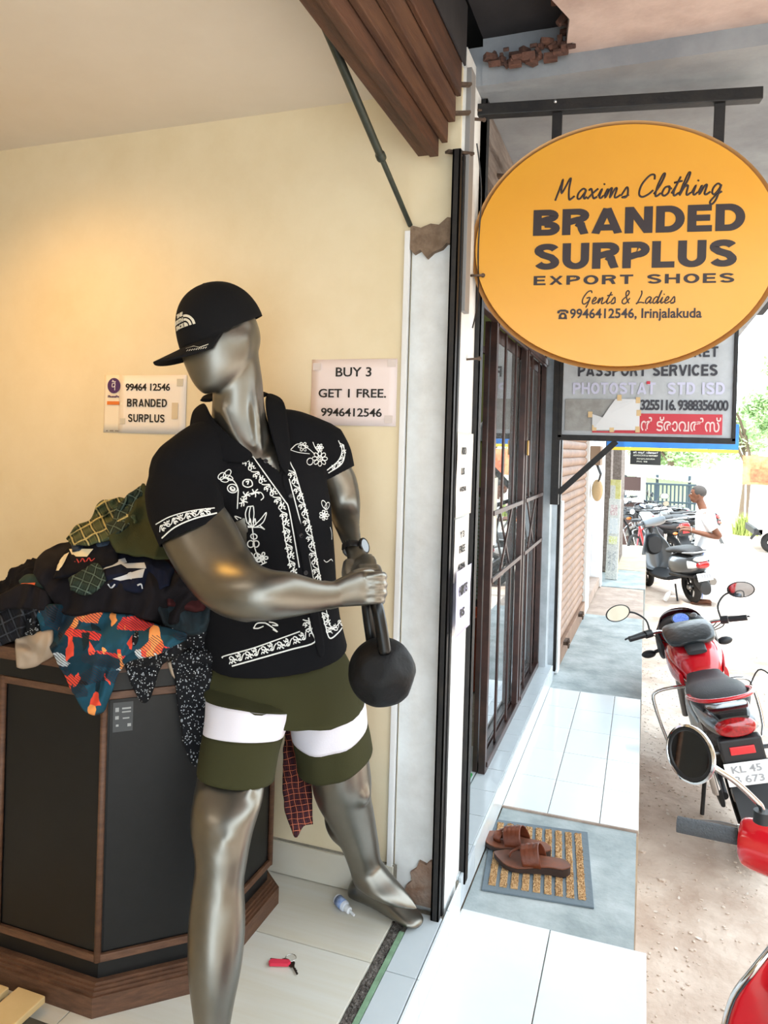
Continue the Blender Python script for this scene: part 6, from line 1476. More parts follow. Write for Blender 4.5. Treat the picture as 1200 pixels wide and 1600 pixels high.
    MB().lathe([(.0, 0), (.052, 0), (.058, .004), (.058, -.03)], 28, CM).build('dial_bezel', m_plb, b_, 40)
    MB().lathe([(0, .002), (.050, .002), (.050, .003), (0, .003)], 28, CM).build('dial', mat('blue_dial', '#5877d6', .15, var='#8ea6ea', scale=80), b_)
    for (dx, dy) in ((.085, .01), (.0, -.072)): MB().lathe([(0, .0), (.020, 0), (.022, .004), (.018, .006), (0, .006)], 18, CM @ Matrix.Translation((dx, dy, .0))).build('round_switch', m_steel, b_, 40)
    # headlamp fairing with a dark visor
    body_loft('headlamp_fairing', [(.98, .17, .88, .09), (1.06, .165, .90, .11), (1.14, .13, .88, .10), (1.19, .07, .85, .06)], col, root)
    mb = MB(); V = []; n1 = 16
    for j in range(6):
        t = j/5
        for i in range(n1+1):
            a = PI*i/n1; V.append(S_(-math.cos(a)*(.175-.035*t), .99+.10*math.sin(a)-.02*t, .955+.115*t*math.sin(a)**.6))
    mb.add(V, [(j*(n1+1)+i, j*(n1+1)+i+1, (j+1)*(n1+1)+i+1, (j+1)*(n1+1)+i) for j in range(5) for i in range(n1)])
    link('visor', eval_mod(mb.mesh('v'), [('SOLIDIFY', dict(thickness=.003))]), mat('smoked_visor', '#2a0d10', .12, coat=.8), root, True)
    for s in (-1, 1): body_loft('fairing_side', [(.86, .012, .86, .05, s*.16), (.95, .02, .87, .085, s*.17), (1.05, .02, .87, .08, s*.155)], m_plb if s > 0 else m_plb, root)
    if full:
        for k in range(3): limb_obj('brake_cable', [S_(.23, .83, 1.0), S_(.22+.01*k, .93, .97-.02*k), S_(.14, 1.0, .88), S_(.05, 1.0, .80)], [.004]*4, m_plb, root, 6)
        limb_obj('brake_cable', [S_(-.23, .83, 1.0), S_(-.20, .92, .96), S_(-.10, .98, .86)], [.004]*3, m_plb, root, 6)
        limb_obj('wire_hook', [(.16, .02, .82), (.24, .06, .90), (.28, .0, .88), (.27, -.03, .82)], [.004]*4, m_plb, root, 6)
    if bag:
        body_loft('tank_bag', [(.52, .08, .97, .014), (.56, .130, .975, .026), (.68, .150, .995, .040), (.79, .142, 1.005, .038), (.85, .11, .995, .022)], mat('black_rexine', '#1d2225', .35, coat=.3, bump=.25, bscale=30), root, ex=3.2)
        limb_obj('bag_piping', [(-.105, .545, .985), (-.12, .66, 1.012), (-.11, .80, 1.018), (.11, .80, 1.018), (.12, .66, 1.012), (.105, .545, .985)], [.004]*6, m_plb, root, 6)
def scooter(root, col, steer=0., chrome_edge=False, plate=True):
    wheel(root, (0, 0, .22), .22, .09, 5); SM_ = Matrix.Translation((0, 1.02, .8)) @ Matrix.Rotation(steer, 4, 'Z') @ Matrix.Translation((0, -1.02, -.8)); S_ = lambda *p: SM_ @ Vector(p)
    wheel(root, S_(0, 1.24, .22), .22, .09, 5)
    body_loft('front_fender', [(1.02, .03, .40, .04), (1.10, .065, .45, .05), (1.24, .07, .47, .045), (1.38, .06, .42, .05), (1.46, .02, .34, .03)], col, root)
    # leg shield: curved sheet narrowing to the neck
    V = []; prof = [(.30, .10), (.34, .20), (.42, .222), (.52, .225), (.62, .205), (.70, .165), (.78, .115), (.86, .09), (.90, .085)]
    for (z_, hw) in prof:
        for i in range(17):
            x_ = -1+i/8; V.append((x_*hw, .96+.05*(z_-.3)-.085*abs(x_)**2.2*(.4 if z_ > .75 else 1)+.03, z_))
    mb = MB(); mb.add(V, [(j*17+i, j*17+i+1, j*17+i+18, j*17+i+17) for j in range(len(prof)-1) for i in range(16)])
    ls = link('leg_shield', eval_mod(mb.mesh('ls'), [('SUBSURF', dict(levels=1)), ('SOLIDIFY', dict(thickness=.016, offset=0))]), col, root, True)
    if chrome_edge:
        for s in (0, 16): limb_obj('edge_trim', [V[j*17+s] for j in range(len(prof))], [.0085]*len(prof), m_chrome, ls, 10)
    body_loft('apron_front', [(1.0, .13, .62, .22), (1.06, .12, .62, .22), (1.11, .07, .60, .18)], col, root)
    body_loft('glove_panel', [(.93, .10, .66, .12), (.98, .12, .66, .15)], m_plb if not chrome_edge else col, root)
    body_loft('floorboard', [(.42, .13, .27, .03), (.55, .16, .26, .028), (.85, .17, .26, .03), (1.0, .14, .29, .03)], m_plb, root, ex=4)
    body_loft('rear_body', [(-.42, .06, .62, .04), (-.36, .11, .60, .09), (-.22, .155, .56, .13), (.0, .175, .53, .15), (.22, .16, .50, .15), (.38, .10, .46, .14), (.44, .06, .42, .10)], col, root)
    body_loft('lower_cover', [(-.30, .10, .42, .03), (-.10, .16, .41, .035), (.2, .15, .38, .04), (.40, .10, .34, .04)], m_plb, root)
    body_loft('seat', [(-.30, .09, .72, .03), (-.18, .13, .735, .045), (.05, .145, .73, .045), (.22, .135, .70, .045), (.40, .10, .67, .04), (.46, .06, .66, .02)], m_seat, root)
    limb_obj('grab_rail', [(-.12, -.15, .72), (-.13, -.30, .74), (-.08, -.40, .75), (.08, -.40, .75), (.13, -.30, .74), (.12, -.15, .72)], [(.010, .014)]*6, m_silv, root)
    body_loft('tail_light', [(-.385, .095, .585, .045), (-.42, .090, .585, .045), (-.445, .07, .58, .035), (-.452, .05, .575, .02)], m_lens, root)
    body_loft('tail_trim', [(-.36, .10, .655, .032), (-.42, .09, .655, .030), (-.44, .06, .655, .02)], mat('pale_trim', '#c9ced2', .3, coat=.5), root)
    for s in (-1, 1): body_loft('tail_reflector', [(-.30, .012, .59, .05, s*.148), (-.36, .012, .59, .045, s*.118), (-.41, .008, .59, .03, s*.092)], mat('pale_trim', '#c9ced2', .3, coat=.5), root)
    body_loft('rear_fender', [(-.24, .07, .36, .09), (-.33, .08, .33, .10), (-.40, .07, .27, .08)], m_plb, root)
    if plate:
        pl = MB().box((-.10, 0, 0), (.10, .10, .003), .002, Matrix.Translation((0, -.43, .38)) @ Matrix.Rotation(math.radians(75), 4, 'X')).build('number_plate', m_plate, root)
        mb = MB()
        for k in range(5): mb.box((-.08+.034*k, .02, .003), (-.06+.034*k, .08, .0036), 0, Matrix.Translation((0, -.43, .38)) @ Matrix.Rotation(math.radians(75), 4, 'X'))
        mb.build('plate_marks', mat('faded_grey_ink', '#9a9ca0', .6), pl)
    limb_obj('exhaust', [(.12, .25, .26), (.15, .0, .28), (.16, -.30, .32)], [.03, .05, .05], m_steel, root)
    limb_obj('centre_stand', [(-.12, .20, .24), (-.16, .12, .02)], [.012, .012], m_plb, root, 8)
    limb_obj('steering_neck', [S_(0, 1.04, .80), S_(0, 1.0, .98)], [.035, .04], m_plb, root)
    # handlebar cover
    rs = []
    for (x_, hy, zc, hz, yc) in ((-.205, .040, .995, .046, .945), (-.19, .050, .990, .058, .95), (-.12, .062, .985, .066, .965), (0, .080, .985, .072, .985), (.12, .062, .985, .066, .965), (.19, .050, .990, .058, .95), (.205, .040, .995, .046, .945)):
        rs.append([S_(x_, yc+hy*math.cos(t), zc+hz*math.sin(t)) for t in [2*PI*k/24 for k in range(24)]])
    mb = MB(); loft(mb, rs, 4); hc = mb.build('handlebar_cover', col, root, 50)
    for s in (-1, 1):
        for k in range(2):
            c_ = S_(s*.155, .925-.004*k, .998-.030*k)
            MB().ell((0, 0, 0), (.028, .012, .010), 16, 8, Matrix.Translation(c_) @ Matrix.Rotation(s*.35, 4, 'Y')).build('switch', m_plb, hc, True)
        limb_obj('grip_collar', [S_(s*.198, .944, 1.0), S_(s*.212, .940, 1.0)], [.030, .028], m_chrome, root, 16)
        limb_obj('grip', [S_(s*.212, .940, 1.0), S_(s*.222, .938, 1.0), S_(s*.335, .910, 1.0), S_(s*.342, .908, 1.0)], [.018, .0195, .0195, .0185], m_grip, root, 18)
        limb_obj('lever', [S_(s*.20, .985, 1.0), S_(s*.26, .985, .998), S_(s*.34, .955, .99)], [.007, .007, .006], m_steel, root, 8)
    if chrome_edge is False:
        for s in (-1, 1): oval_mirror(root, S_(s*.33, .98, 1.20), SM_.to_3x3() @ Vector((-s*.15, -1, .1)), .06, .04, [S_(s*.17, .97, 1.03), S_(s*.20, .985, 1.12), S_(s*.29, .985, 1.19)])
    body_loft('headlamp', [(1.04, .08, .99, .06), (1.09, .075, .985, .055), (1.11, .05, .98, .04)], mat('lamp_glass', '#d9dde0', .1, coat=.6), root)
G0 = -.49
def place(root, x, y, yaw, lean=0., s=1., z=G0):
    root.matrix_world = Matrix.Translation((x, y, z)) @ Matrix.Rotation(yaw, 4, 'Z') @ Matrix.Rotation(lean, 4, 'Y') @ Matrix.Scale(s, 4)
# the red motorcycle parked beside the walkway
t = thing('motorcycle', 'red and black motorcycle parked beside the walkway, seen from behind', 'motorcycle')
motorcycle(t, m_red, steer=.05); place(t, .578, 4.038, .0928, -.269, .94)
# the red scooter at the right edge: bar end and mirror in view
t = thing('scooter', 'bright red scooter nearest the camera with a round chrome mirror', 'scooter')
scooter(t, m_red, 0., True); near = t
YAW = -.30
tip = P(1060, 1288, 'Z', .515)
rot = Matrix.Rotation(YAW, 4, 'Z'); off = rot @ Vector((-.342, .908, 1.0)); place(t, tip.x-off.x, tip.y-off.y, YAW, 0., 1., .515-1.0)
inv = t.matrix_world.inverted()
mc = inv @ D(1080, 1178, 1.70); st_ = [inv @ D(*p) for p in ((1191, 1275, 1.74), (1190, 1262, 1.74), (1182, 1252, 1.735), (1150, 1222, 1.72), (1122, 1203, 1.71), (1100, 1190, 1.715))]
mdir = inv.to_3x3() @ ((CAM-D(1080, 1178, 1.70)).normalized()+(Vector((-.80, 1.60, .55))-D(1080, 1178, 1.70)).normalized())
nrm = mdir.normalized(); M_ = Matrix.Translation(mc) @ nrm.to_track_quat('Z', 'Y').to_matrix().to_4x4()
o = MB().lathe([(0, -.028), (.03, -.025), (.055, -.012), (.0645, .0), (.0645, .006), (.060, .009), (.0575, .006)], 40, M_).build('round_mirror', m_chrome, t, 40)
MB().lathe([(.0575, .006), (.0575, .0085), (.052, .0085), (.050, .005)], 40, M_).build('rubber_ring', m_plb, o, 40)
MB().lathe([(0, .005), (.051, .005), (.051, .0055), (0, .0055)], 40, M_).build('mirror_glass', m_glass, o)
limb_obj('mirror_stem', st_, [.007]*6, m_chrome, o, 10); limb_obj('stem_boot', [st_[0]+Vector((0, 0, -.015)), st_[0]+Vector((0, 0, .012))], [.020, .017], m_plb, o, 14)
# grey scooter further on
t = thing('scooter', 'dark grey scooter with a silver tail parked before the man in white', 'scooter')
scooter(t, m_grey, .35); place(t, .66, 10.45, .42, -.18, .98)
# the row of bikes by the gate
def cluster(label, x, y, yaw, lean, col, steer, bag=False):
    t = thing('motorcycle', label, 'motorcycle', group='motorcycles parked in front of the barred gate'); motorcycle(t, col, steer, full=False, bag=bag, plate=False); place(t, x, y, yaw, lean); return t
cluster('black motorcycle whose front wheel points at the walkway end, first in the row', .55, 13.9, 1.35, -.15, m_gloss, .2)
cluster('motorcycle with a pale grey tank behind the grey scooter, second in the row', .52, 13.0, .45, -.12, m_silv, .1)
cluster('black motorcycle close to the brown stall, last in the row', .45, 15.9, 1.2, -.12, m_gloss, -.2)
cluster('motorcycle with a silver tank in the middle of the row by the gate', .85, 14.9, 1.15, .10, m_silv, .3)
# red bicycle frame among them
t = thing('bicycle', 'bicycle with a thick red frame standing among the black motorcycles', 'bicycle')
for y_ in (0, 1.02):
    M_ = Matrix.Translation((0, y_, .33)) @ Matrix.Rotation(PI/2, 4, 'Y')
    w_ = MB().tube([M_ @ Vector((.31*math.cos(a*PI/18), .31*math.sin(a*PI/18), 0)) for a in range(36)], .022, 8, closed=True).build('wheel', m_tyre, t, True)
    for k in range(14): a = 2*PI*k/14; MB().tube([M_ @ Vector((0, 0, 0)), M_ @ Vector((.30*math.cos(a), .30*math.sin(a), 0))], .002, 4).build('spoke', m_steel, w_)
for a, b, r in (((0, .92, .82), (0, .45, .30), .032), ((0, .45, .30), (0, .25, .80), .020), ((0, .90, .86), (0, .30, .70), .022), ((0, .45, .30), (0, 0, .33), .014), ((0, .26, .72), (0, 0, .33), .012), ((0, .92, .90), (0, 1.02, .33), .020)): limb_obj('frame_tube', [a, b], [r, r], m_red, t, 10)
body_loft('saddle', [(.10, .06, .86, .02), (.2, .08, .87, .025), (.34, .03, .865, .015)], m_plb, t); limb_obj('seat_post', [(0, .25, .78), (0, .22, .86)], [.014, .014], m_steel, t)
limb_obj('handlebar', [(-.28, .86, 1.0), (-.1, .93, .98), (.1, .93, .98), (.28, .86, 1.0)], [.013]*4, m_plb, t)
place(t, -.05, 12.3, -.35, -.12)
# ================================================================ people and things across the yard
m_skin = mat('brown_skin', '#7a4e38', .6, var='#6a412e', scale=9); m_shirt = mat('white_shirt', '#e9ecf0', .85, bump=.2, bscale=30); m_lungi = mat('white_lungi', '#e2e8ef', .85, bump=.2, bscale=30); m_hair = mat('grey_black_hair', '#4a4644', .9, bump=.8, bscale=120)
pr = thing('person', 'man in white shirt and white lungi reaching over the grey scooter', 'person', (.95, 10.5, -.49))
PX, PY = .80, 10.5
def Lp(x, y, z): return Vector((PX+x, PY+y, G0+z))           # x to the right, y away, heights from the ground; he faces -x
def add_limb(mb, pts, r, seg=14): limb(mb, [Lp(*p) for p in pts], r, 4, seg); mb.ell(Lp(*pts[0]), max(r[0]) if isinstance(r[0], tuple) else r[0], 12, 8); mb.ell(Lp(*pts[-1]), max(r[-1]) if isinstance(r[-1], tuple) else r[-1], 12, 8)
mb = MB()
mb.ell(Lp(-.13, 0, 1.425), (.088, .070, .100), 20, 14); mb.ell(Lp(-.165, 0, 1.37), (.055, .050, .065), 16, 10)
mb.ell(Lp(-.222, 0, 1.395), (.018, .013, .022), 10, 6); mb.ell(Lp(-.205, 0, 1.345), (.012, .022, .008), 10, 6)
mb.ell(Lp(-.115, .068, 1.41), (.018, .010, .028), 10, 6); mb.ell(Lp(-.115, -.068, 1.41), (.018, .010, .028), 10, 6)
add_limb(mb, [(-.10, 0, 1.34), (-.06, 0, 1.24), (-.04, 0, 1.16)], [.05, .052, .07])
limb(mb, [Lp(*q_) for q_ in ((-.03, 0, 1.20), (-.02, 0, 1.0), (.0, 0, .80), (.0, 0, .72))], [(.09, .15), (.10, .145), (.10, .14), (.10, .14)], 4, 20)
for s in (-1, 1):
    add_limb(mb, [(.0, s*.08, .74), (-.02, s*.10, .42), (.02, s*.10, .08)], [.085, .058, .036])
    d_ = -1; mb2 = [(.045, s*.10, .035), (.0, s*.10, .045), (-.07, s*.105, .032), (-.15, s*.11, .018)]; add_limb(mb, mb2, [.030, .036, .034, .018])
    for k in range(4): add_limb(mb, [(-.14, s*.11+(k-1.5)*.018, .018), (-.18+.006*k, s*.11+(k-1.5)*.019, .014)], [.010, .008], 8)
# near arm bent, forearm reaching to the scooter bar; far arm also
SH = [(-.03, -.17, 1.15), (.08, -.21, .98), (.12, -.20, .90), (-.08, -.20, .93), (-.25, -.19, .965)]
add_limb(mb, SH, [.052, .042, .038, .032, .022])
for k in range(4):
    y0 = -.19+(k-1.5)*.018; add_limb(mb, [(-.27, y0, .965), (-.315, y0, .965), (-.335, y0, .945), (-.325, y0, .925)], [.010, .009, .008, .007], 8)
add_limb(mb, [(-.26, -.165, .962), (-.29, -.145, .955), (-.31, -.15, .94)], [.011, .010, .008], 8)
mb.ell(Lp(-.27, -.19, .963), (.045, .040, .020), 12, 8)
add_limb(mb, [(-.03, .17, 1.15), (.0, .22, .95), (-.10, .22, .92), (-.28, .20, .96)], [.052, .042, .034, .022])
mb.ell(Lp(-.30, .20, .96), (.045, .035, .020), 12, 8)
for k in range(4): y0 = .20+(k-1.5)*.018; add_limb(mb, [(-.32, y0, .96), (-.355, y0, .95), (-.36, y0, .93)], [.009, .008, .007], 8)
add_limb(mb, [(-.29, .165, .957), (-.32, .15, .945)], [.010, .008], 8)
me = eval_mod(mb.mesh('p'), [('REMESH', dict(mode='VOXEL', voxel_size=.007)), ('SMOOTH', dict(factor=.5, iterations=4))]); link('body', me, m_skin, pr, True)
for s in (-1, 1): MB().ell(Lp(-.200, s*.030, 1.425), (.012, .011, .008), 10, 6).build('eye', mat('eye_white', '#d9d4cc', .3), pr, True)
for s in (-1, 1): MB().ell(Lp(-.205, s*.030, 1.447), (.010, .018, .005), 10, 6).build('eyebrow', m_hair, pr, True)
MB().ell(Lp(-.205, 0, 1.362), (.012, .030, .008), 10, 6).build('moustache', m_hair, pr, True)
mb = MB(); mb.ell(Lp(-.112, 0, 1.455), (.098, .080, .085), 22, 14); me = mb.mesh('h')
for v in me.vertices:
    q = v.co-Lp(-.112, 0, 1.455)
    if q.x < -.055 and q.z < .035: v.co.x = Lp(-.112, 0, 0).x-.055
    v.co += q.normalized()*.006*mnoise.noise(v.co*60)
link('hair', me, m_hair, pr, True)
mb = MB(); limb(mb, [Lp(-.035, 0, 1.235), Lp(-.03, 0, 1.18), Lp(-.02, 0, 1.08), Lp(0, 0, .90), Lp(.0, 0, .74), Lp(.0, 0, .68)], [(.07, .06), (.185, .115), (.20, .13), (.19, .14), (.20, .15), (.205, .155)], 5, 26, up=(0, 1, 0))
for s in (-1, 1): limb(mb, [Lp(-.03, s*.15, 1.16), Lp(.01, s*.20, 1.07), Lp(.07, s*.215, .99)], [.078, .072, .070], 4, 18)
me = eval_mod(mb.mesh('s'), [('REMESH', dict(mode='VOXEL', voxel_size=.009)), ('SMOOTH', dict(factor=.6, iterations=6))]); link('shirt', me, m_shirt, pr, True)
rs = []
for (z_, rx, ry) in ((.78, .15, .17), (.6, .165, .19), (.4, .155, .20), (.2, .16, .215), (.09, .17, .225)):
    rs.append([Lp(rx*math.cos(t)*(1+.05*math.sin(7*t+z_*3)), ry*math.sin(t)*(1+.05*math.sin(9*t)), z_) for t in [2*PI*k/48 for k in range(48)]])
mb = MB(); loft(mb, rs, 4, False); link('lungi', eval_mod(mb.mesh('l'), [('SOLIDIFY', dict(thickness=.004))]), m_lungi, pr, True)
for (a0, w_) in ((-2.35, .10), (-1.9, .05)):
    rs2 = []
    for (z_, rx, ry) in ((.78, .152, .172), (.6, .167, .192), (.4, .157, .202), (.2, .162, .217), (.10, .171, .227)):
        rs2.append([Lp(rx*math.cos(t)*(1+.05*math.sin(7*t+z_*3))*1.01, ry*math.sin(t)*(1+.05*math.sin(9*t))*1.01, z_) for t in [a0+w_*k/6 for k in range(7)]])
    rs2 = catmull_rings(rs2, 4); mb = MB(); mb.add([p for r in rs2 for p in r], [(j*7+i, j*7+i+1, j*7+i+8, j*7+i+7) for j in range(len(rs2)-1) for i in range(6)]); mb.build('blue_stripe', mat('blue_cloth', '#5b7fd0', .85), pr)
for s in (-1, 1):
    MB().box((-.17, -.045, 0), (.07, .045, .018), .008, Matrix.Translation(Lp(0, s*.105, .0))).build('sandal', mat('brown_sandal', '#6a4a3a', .7), pr)
MB().tube([Lp(-.20, -.19+.026*math.cos(a*.5236), .962+.026*math.sin(a*.5236)) for a in range(12)], .005, 6, closed=True).build('wristband', m_chrome, pr, True)
# barred gate
t = thing('barred_gate', 'dark vertical bar gate closing the yard behind the motorcycles', 'gate', (.6, 16.8, -.49))
m_gb = mat('blue_grey_bars', '#3c4c55', .5, .2)
gx0, gx1, gy = P(1011, 760, 'Y', 16.8).x, P(1086, 760, 'Y', 16.8).x, 16.8
n_ = 13
for k in range(n_):
    x_ = gx0+(gx1-gx0)*k/(n_-1); MB().box((x_-.016, gy-.016, -.42), (x_+.016, gy+.016, .80)).build('bar', m_gb, t)
for z_ in (.80, .42, -.36): MB().box((gx0-.03, gy-.022, z_-.02), (gx1+.03, gy+.022, z_+.02), .003).build('rail', m_gb, t)
for x_ in (gx0-.12, gx1+.12): MB().box((x_-.09, gy-.1, -.49), (x_+.09, gy+.1, .95), .01).build('gate_pillar', m_whitep, t)
# shed with a corrugated roof behind the gate
t = thing('tin_shed', 'low shed with a corrugated tin roof beyond the barred gate', 'shed', (.3, 19, -.49))
V = []; n_ = 60
for i in range(n_+1):
    x_ = -.5+1.9*i/n_; z_ = .015*math.cos(i*PI/1.5); V += [(x_, 18.2, .93+z_-.14*(i/n_)), (x_, 21, 1.22+z_-.14*(i/n_))]
me = bpy.data.meshes.new('r'); me.from_pydata(V, [], [(2*i, 2*i+2, 2*i+3, 2*i+1) for i in range(n_)]); link('roof', eval_mod(me, [('SOLIDIFY', dict(thickness=.01))]), mat('weathered_tin', '#a5a29a', .6, .3, var='#8b8780', scale=4), t, 60)
for x_ in (-.4, .3, 1.0): MB().box((x_-.03, 18.4, -.49), (x_+.03, 18.46, .95)).build('roof_post', m_gb, t)
MB().box((-.6, 20.8, -.49), (1.5, 20.9, 1.1)).build('back_panel', mat('pale_green_panel', '#b9c9ae', .8), t)
# brown stall with white pickets
t = thing('stall', 'dark brown stall with white picket trim at the end of the shop row', 'stall', (-.3, 15.5, -.49))
m_br = mat('dark_brown_board', '#43302c', .7)
sx0, sx1 = P(976, 800, 'Y', 15.0).x, P(1000, 800, 'Y', 15.0).x
MB().box((sx0-.6, 15.0, -.49), (sx1, 15.3, .50)).build('lower_panel', m_br, t); MB().box((sx0-.6, 15.0, .72), (sx1, 15.3, .98)).build('upper_panel', m_br, t); MB().box((sx0-.6, 15.0, 1.02), (sx1, 15.3, 1.35), 0).build('top_panel', mat('pale_panel', '#cfc9b8', .8), t)
for z0 in (.50, .64):
    for k in range(8): x_ = sx0-.02+(sx1-sx0)*k/7; MB().prism([(x_-.018, z0), (x_+.018, z0), (x_+.018, z0+.06), (x_, z0+.085), (x_-.018, z0+.06)], 14.97, 15.0, Matrix(((1, 0, 0, 0), (0, 0, 1, 0), (0, 1, 0, 0), (0, 0, 0, 1)))).build('picket', m_whitep, t)
MB().box((sx1, 14.95, -.49), (sx1+.06, 15.3, 1.2), .003).build('corner_post', m_whitep, t)
for k in range(2):
    q = MB(); hh = []
# small white van at the right edge
t = thing('white_van', 'front corner of a white van at the right edge of the road', 'van', (2.9, 17, -.49))
wx = P(1199, 838, 'Y', 16.5); wv = thing
m_wh = mat('white_vehicle_paint', '#e8e6df', .35, coat=.4)
vx = P(1184, 800, 'Y', 16.5).x
def yz_prism(nm, poly, x0, x1, m, par): return MB().prism(poly, x0, x1, Matrix(((1, 0, 0, 0), (0, 1, 0, 0), (0, 0, 1, 0), (0, 0, 0, 1)))).build(nm, m, par)
XZ = Matrix(((1, 0, 0, 0), (0, 0, 1, 0), (0, 1, 0, 0), (0, 0, 0, 1)))
MB().prism([(vx, -.02), (vx+.02, .35), (vx+.25, .60), (vx+.55, 1.05), (vx+2.8, 1.10), (vx+3.2, 1.0), (vx+3.25, -.1), (vx+2.9, -.15), (vx+.75, -.15), (vx+.62, .05), (vx+.25, .05), (vx+.10, -.15)], 16.5, 17.9, XZ).build('body', m_wh, t)
MB().prism([(vx+.35, .62), (vx+.60, .98), (vx+1.2, 1.0), (vx+1.2, .62)], 16.48, 16.5, XZ).build('side_window', mat('dark_glass', '#2a2d2e', .02), t)
MB().box((vx-.06, 16.5, -.14), (vx+.12, 17.9, .0), .02).build('bumper', m_plb, t)
q = wheel(t, (0, 0, 0), .21, .13, 6); q.matrix_world = Matrix.Translation((wx.x+.10, 16.6, G0+.21)) @ Matrix.Rotation(PI/2, 4, 'Z')
q = wheel(t, (0, 0, 0), .21, .13, 6); q.matrix_world = Matrix.Translation((wx.x+2.2, 16.6, G0+.21)) @ Matrix.Rotation(PI/2, 4, 'Z')
MB().bar((vx+.02, 16.47, -.02), (vx-.12, 16.47, -.22), .02, .05).build('mud_flap', m_plb, t)
L_ = [(text_fit('SC', 0, .13, .18, .10, .02), Matrix(((1, 0, 0, vx+.16), (0, 0, -1, 16.49), (0, 1, 0, .30), (0, 0, 0, 1)))), (text_fit('LIG', 0, 0, .26, .10, .02), Matrix(((1, 0, 0, vx+.16), (0, 0, -1, 16.49), (0, 1, 0, .28), (0, 0, 0, 1))))]
link('side_lettering', join_meshes('l', L_), mat('faded_grey_ink', '#9a9ca0', .6), t)
# orange roadside banner
t = thing('roadside_banner', 'orange and red banner above the white van across the road', 'banner', (3.2, 22, .3))
bx = P(1160, 735, 'Y', 22).x; z1, z0 = P(1165, 712, 'Y', 22).z, P(1165, 757, 'Y', 22).z
MB().box((bx, 22, z0), (bx+3.2, 22.04, z1), .0).build('sheet', mat('orange_print_sheet', '#f0a878', .6, var='#e8603c', scale=3), t)
MB().box((bx+.2, 21.98, z0+.08), (bx+3.0, 22, z0+.42)).build('red_block', mat('red_print', '#dd4a34', .6, var='#ec7a52', scale=6), t)
MB().box((bx+.75, 21.97, z0+.40), (bx+1.4, 21.98, z0+.55)).build('yellow_block', mat('yellow_print2', '#f2dd4a', .6), t)
for x_ in (bx+.1, bx+3.1): MB().box((x_-.02, 22.04, -.49), (x_+.02, 22.08, z1+.1)).build('banner_pole', m_whitep, t)
# the row of buildings on the other side of the road (beside and behind the viewer)
for (x0, x1, y0, y1, h) in ((7.5, 13, -16, -5, 5.2), (7.5, 13, -4.8, 2.5, 4.4), (8.0, 13, 2.7, 9.5, 5.0), (-3.4, -.55, -12, -3.3, 3.2)):
    b_ = struct('building', MB().box((x0, y0, -.5), (x1, y1, h)), mat('far_plaster', '#b9ab96', .9, var='#a4967f', scale=1))
    for k in range(int((y1-y0)//2.4)):
        struct('building_shutter', MB().box((x0-.04 if x0 > 0 else x1, y0+.4+2.4*k, -.4), (x0 if x0 > 0 else x1+.04, y0+2.2+2.4*k, 2.0)), m_shut, b_)
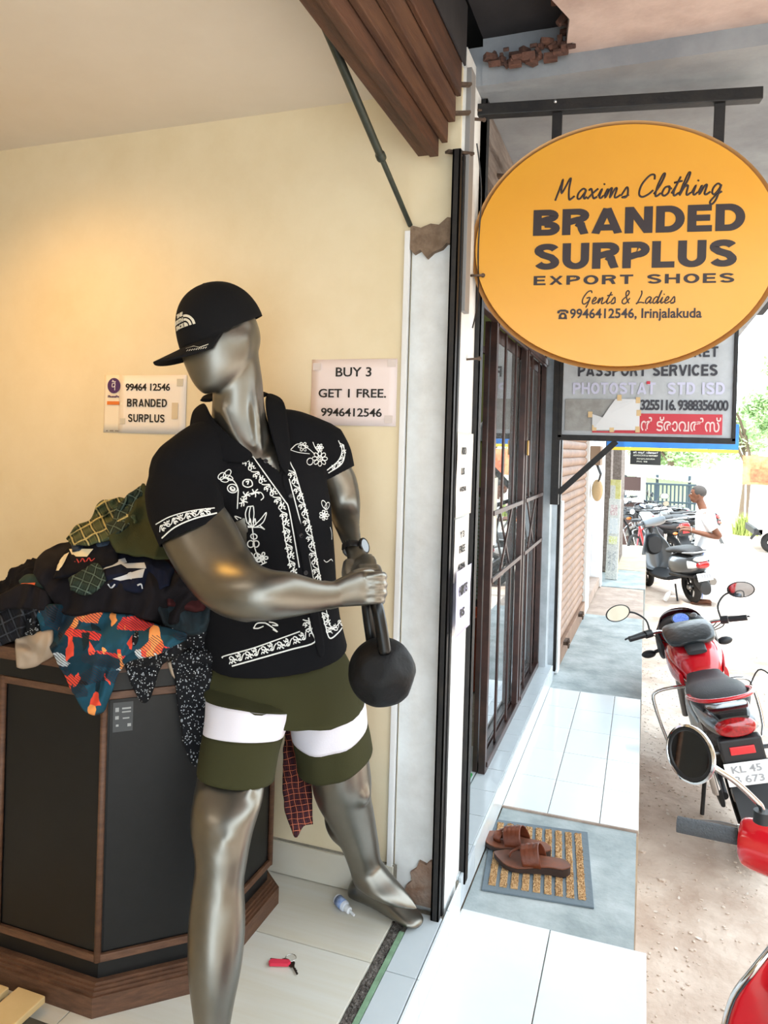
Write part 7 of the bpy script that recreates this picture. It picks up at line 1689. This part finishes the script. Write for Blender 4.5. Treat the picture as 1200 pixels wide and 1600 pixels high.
# trees beyond
m_leaf = mat('haze_paled_leaves', '#bcd4a2', .7, var='#9dbd82', scale=3); m_bark = mat('bark', '#6d5f50', .9, bump=.8, bscale=20)  # leaf colour made paler, with haze and glare put into it
def tree(label, x, y, h, r, nleaf, seed, ls=.10, m=m_leaf, grp='trees across the road'):
    rr = random.Random(seed); t = thing('tree', label, 'tree', (x, y, -.49), group=grp)
    limb_obj('trunk', [(x, y, -.49), (x+.1, y, h*.35), (x-.05, y, h*.7)], [.14, .11, .06], m_bark, t)
    for k in range(5):
        a = rr.uniform(0, 6.28); limb_obj('branch', [(x, y, h*(.3+.08*k)), (x+r*.4*math.cos(a), y+r*.4*math.sin(a), h*(.5+.08*k)), (x+r*.8*math.cos(a), y+r*.8*math.sin(a), h*(.6+.07*k))], [.05, .035, .015], m_bark, t, 8)
    cl = [(rr.gauss(0, r*.45), rr.gauss(0, r*.45), rr.uniform(.45, 1.)*h, rr.uniform(.25, .5)*r) for _ in range(12)]
    V = []; F = []
    for k in range(nleaf):
        c = rr.choice(cl); d_ = Vector((rr.gauss(0, 1), rr.gauss(0, 1), rr.gauss(0, 1))).normalized()*c[3]*rr.uniform(.5, 1.05); p = Vector((x+c[0], y+c[1], c[2]))+d_
        a = Vector((rr.gauss(0, 1), rr.gauss(0, 1), rr.gauss(0, .6))).normalized(); b = a.orthogonal().normalized(); s = ls*rr.uniform(.6, 1.3); n0 = len(V)
        V += [p-a*s, p+b*s*.4, p+a*s, p-b*s*.4]; F.append((n0, n0+1, n0+2, n0+3))
    me = bpy.data.meshes.new('l'); me.from_pydata(V, [], F); tag(link('foliage', me, m, t), kind='stuff'); return t
tree('pale green tree just right of the grey sign frame', P(1166, 640, 'Y', 26).x, 26, 3.3, .9, 2600, 3, .10)
tree('tall tree filling the gap above the barred gate', P(1045, 700, 'Y', 24).x, 24, 2.7, 1.4, 5200, 4, .10)
tree('loose tree at the right edge above the orange banner', P(1215, 600, 'Y', 30).x, 30, 5.0, 1.5, 3000, 5, .12)
tree('distant tree behind the tin shed roof', P(1075, 690, 'Y', 32).x, 32, 3.0, 2.2, 5000, 6, .14)
b_ = thing('bush', 'small yellow-green bush beside the road', 'bush', P(1165, 812, 'Y', 20))
bx = P(1164, 812, 'Y', 20); V = []; F = []; rr = random.Random(9)
for k in range(260):
    a = rr.uniform(0, 6.28); p = Vector((bx.x+rr.gauss(0, .10), bx.y+rr.gauss(0, .10), G0)); h = rr.uniform(.15, .42)+ .0; q = p+Vector((.12*math.cos(a), .12*math.sin(a), h+.18)); n0 = len(V); s_ = Vector((-math.sin(a), math.cos(a), 0))*.02
    V += [p-s_, p+s_, q]; F.append((n0, n0+1, n0+2))
me = bpy.data.meshes.new('b'); me.from_pydata(V, [], F); tag(link('blades', me, mat('yellow_green_leaf', '#9aa85c', .8), b_), kind='stuff')
# small white bottle lying in the dirt
pb = P(1038, 936, 'Z', G0+.03)
t = thing('discarded_bottle', 'crushed white bottle lying on the dirt below the grey scooter', 'bottle', pb)
MB().lathe([(0, 0), (.03, .005), (.034, .03), (.034, .10), (.02, .13), (.012, .14), (.012, .16), (0, .16)], 14, Matrix.Translation(pb+Vector((0, 0, -.02))) @ Matrix.Rotation(.5, 4, 'Y')).build('bottle_body', m_whitep, t, 40)
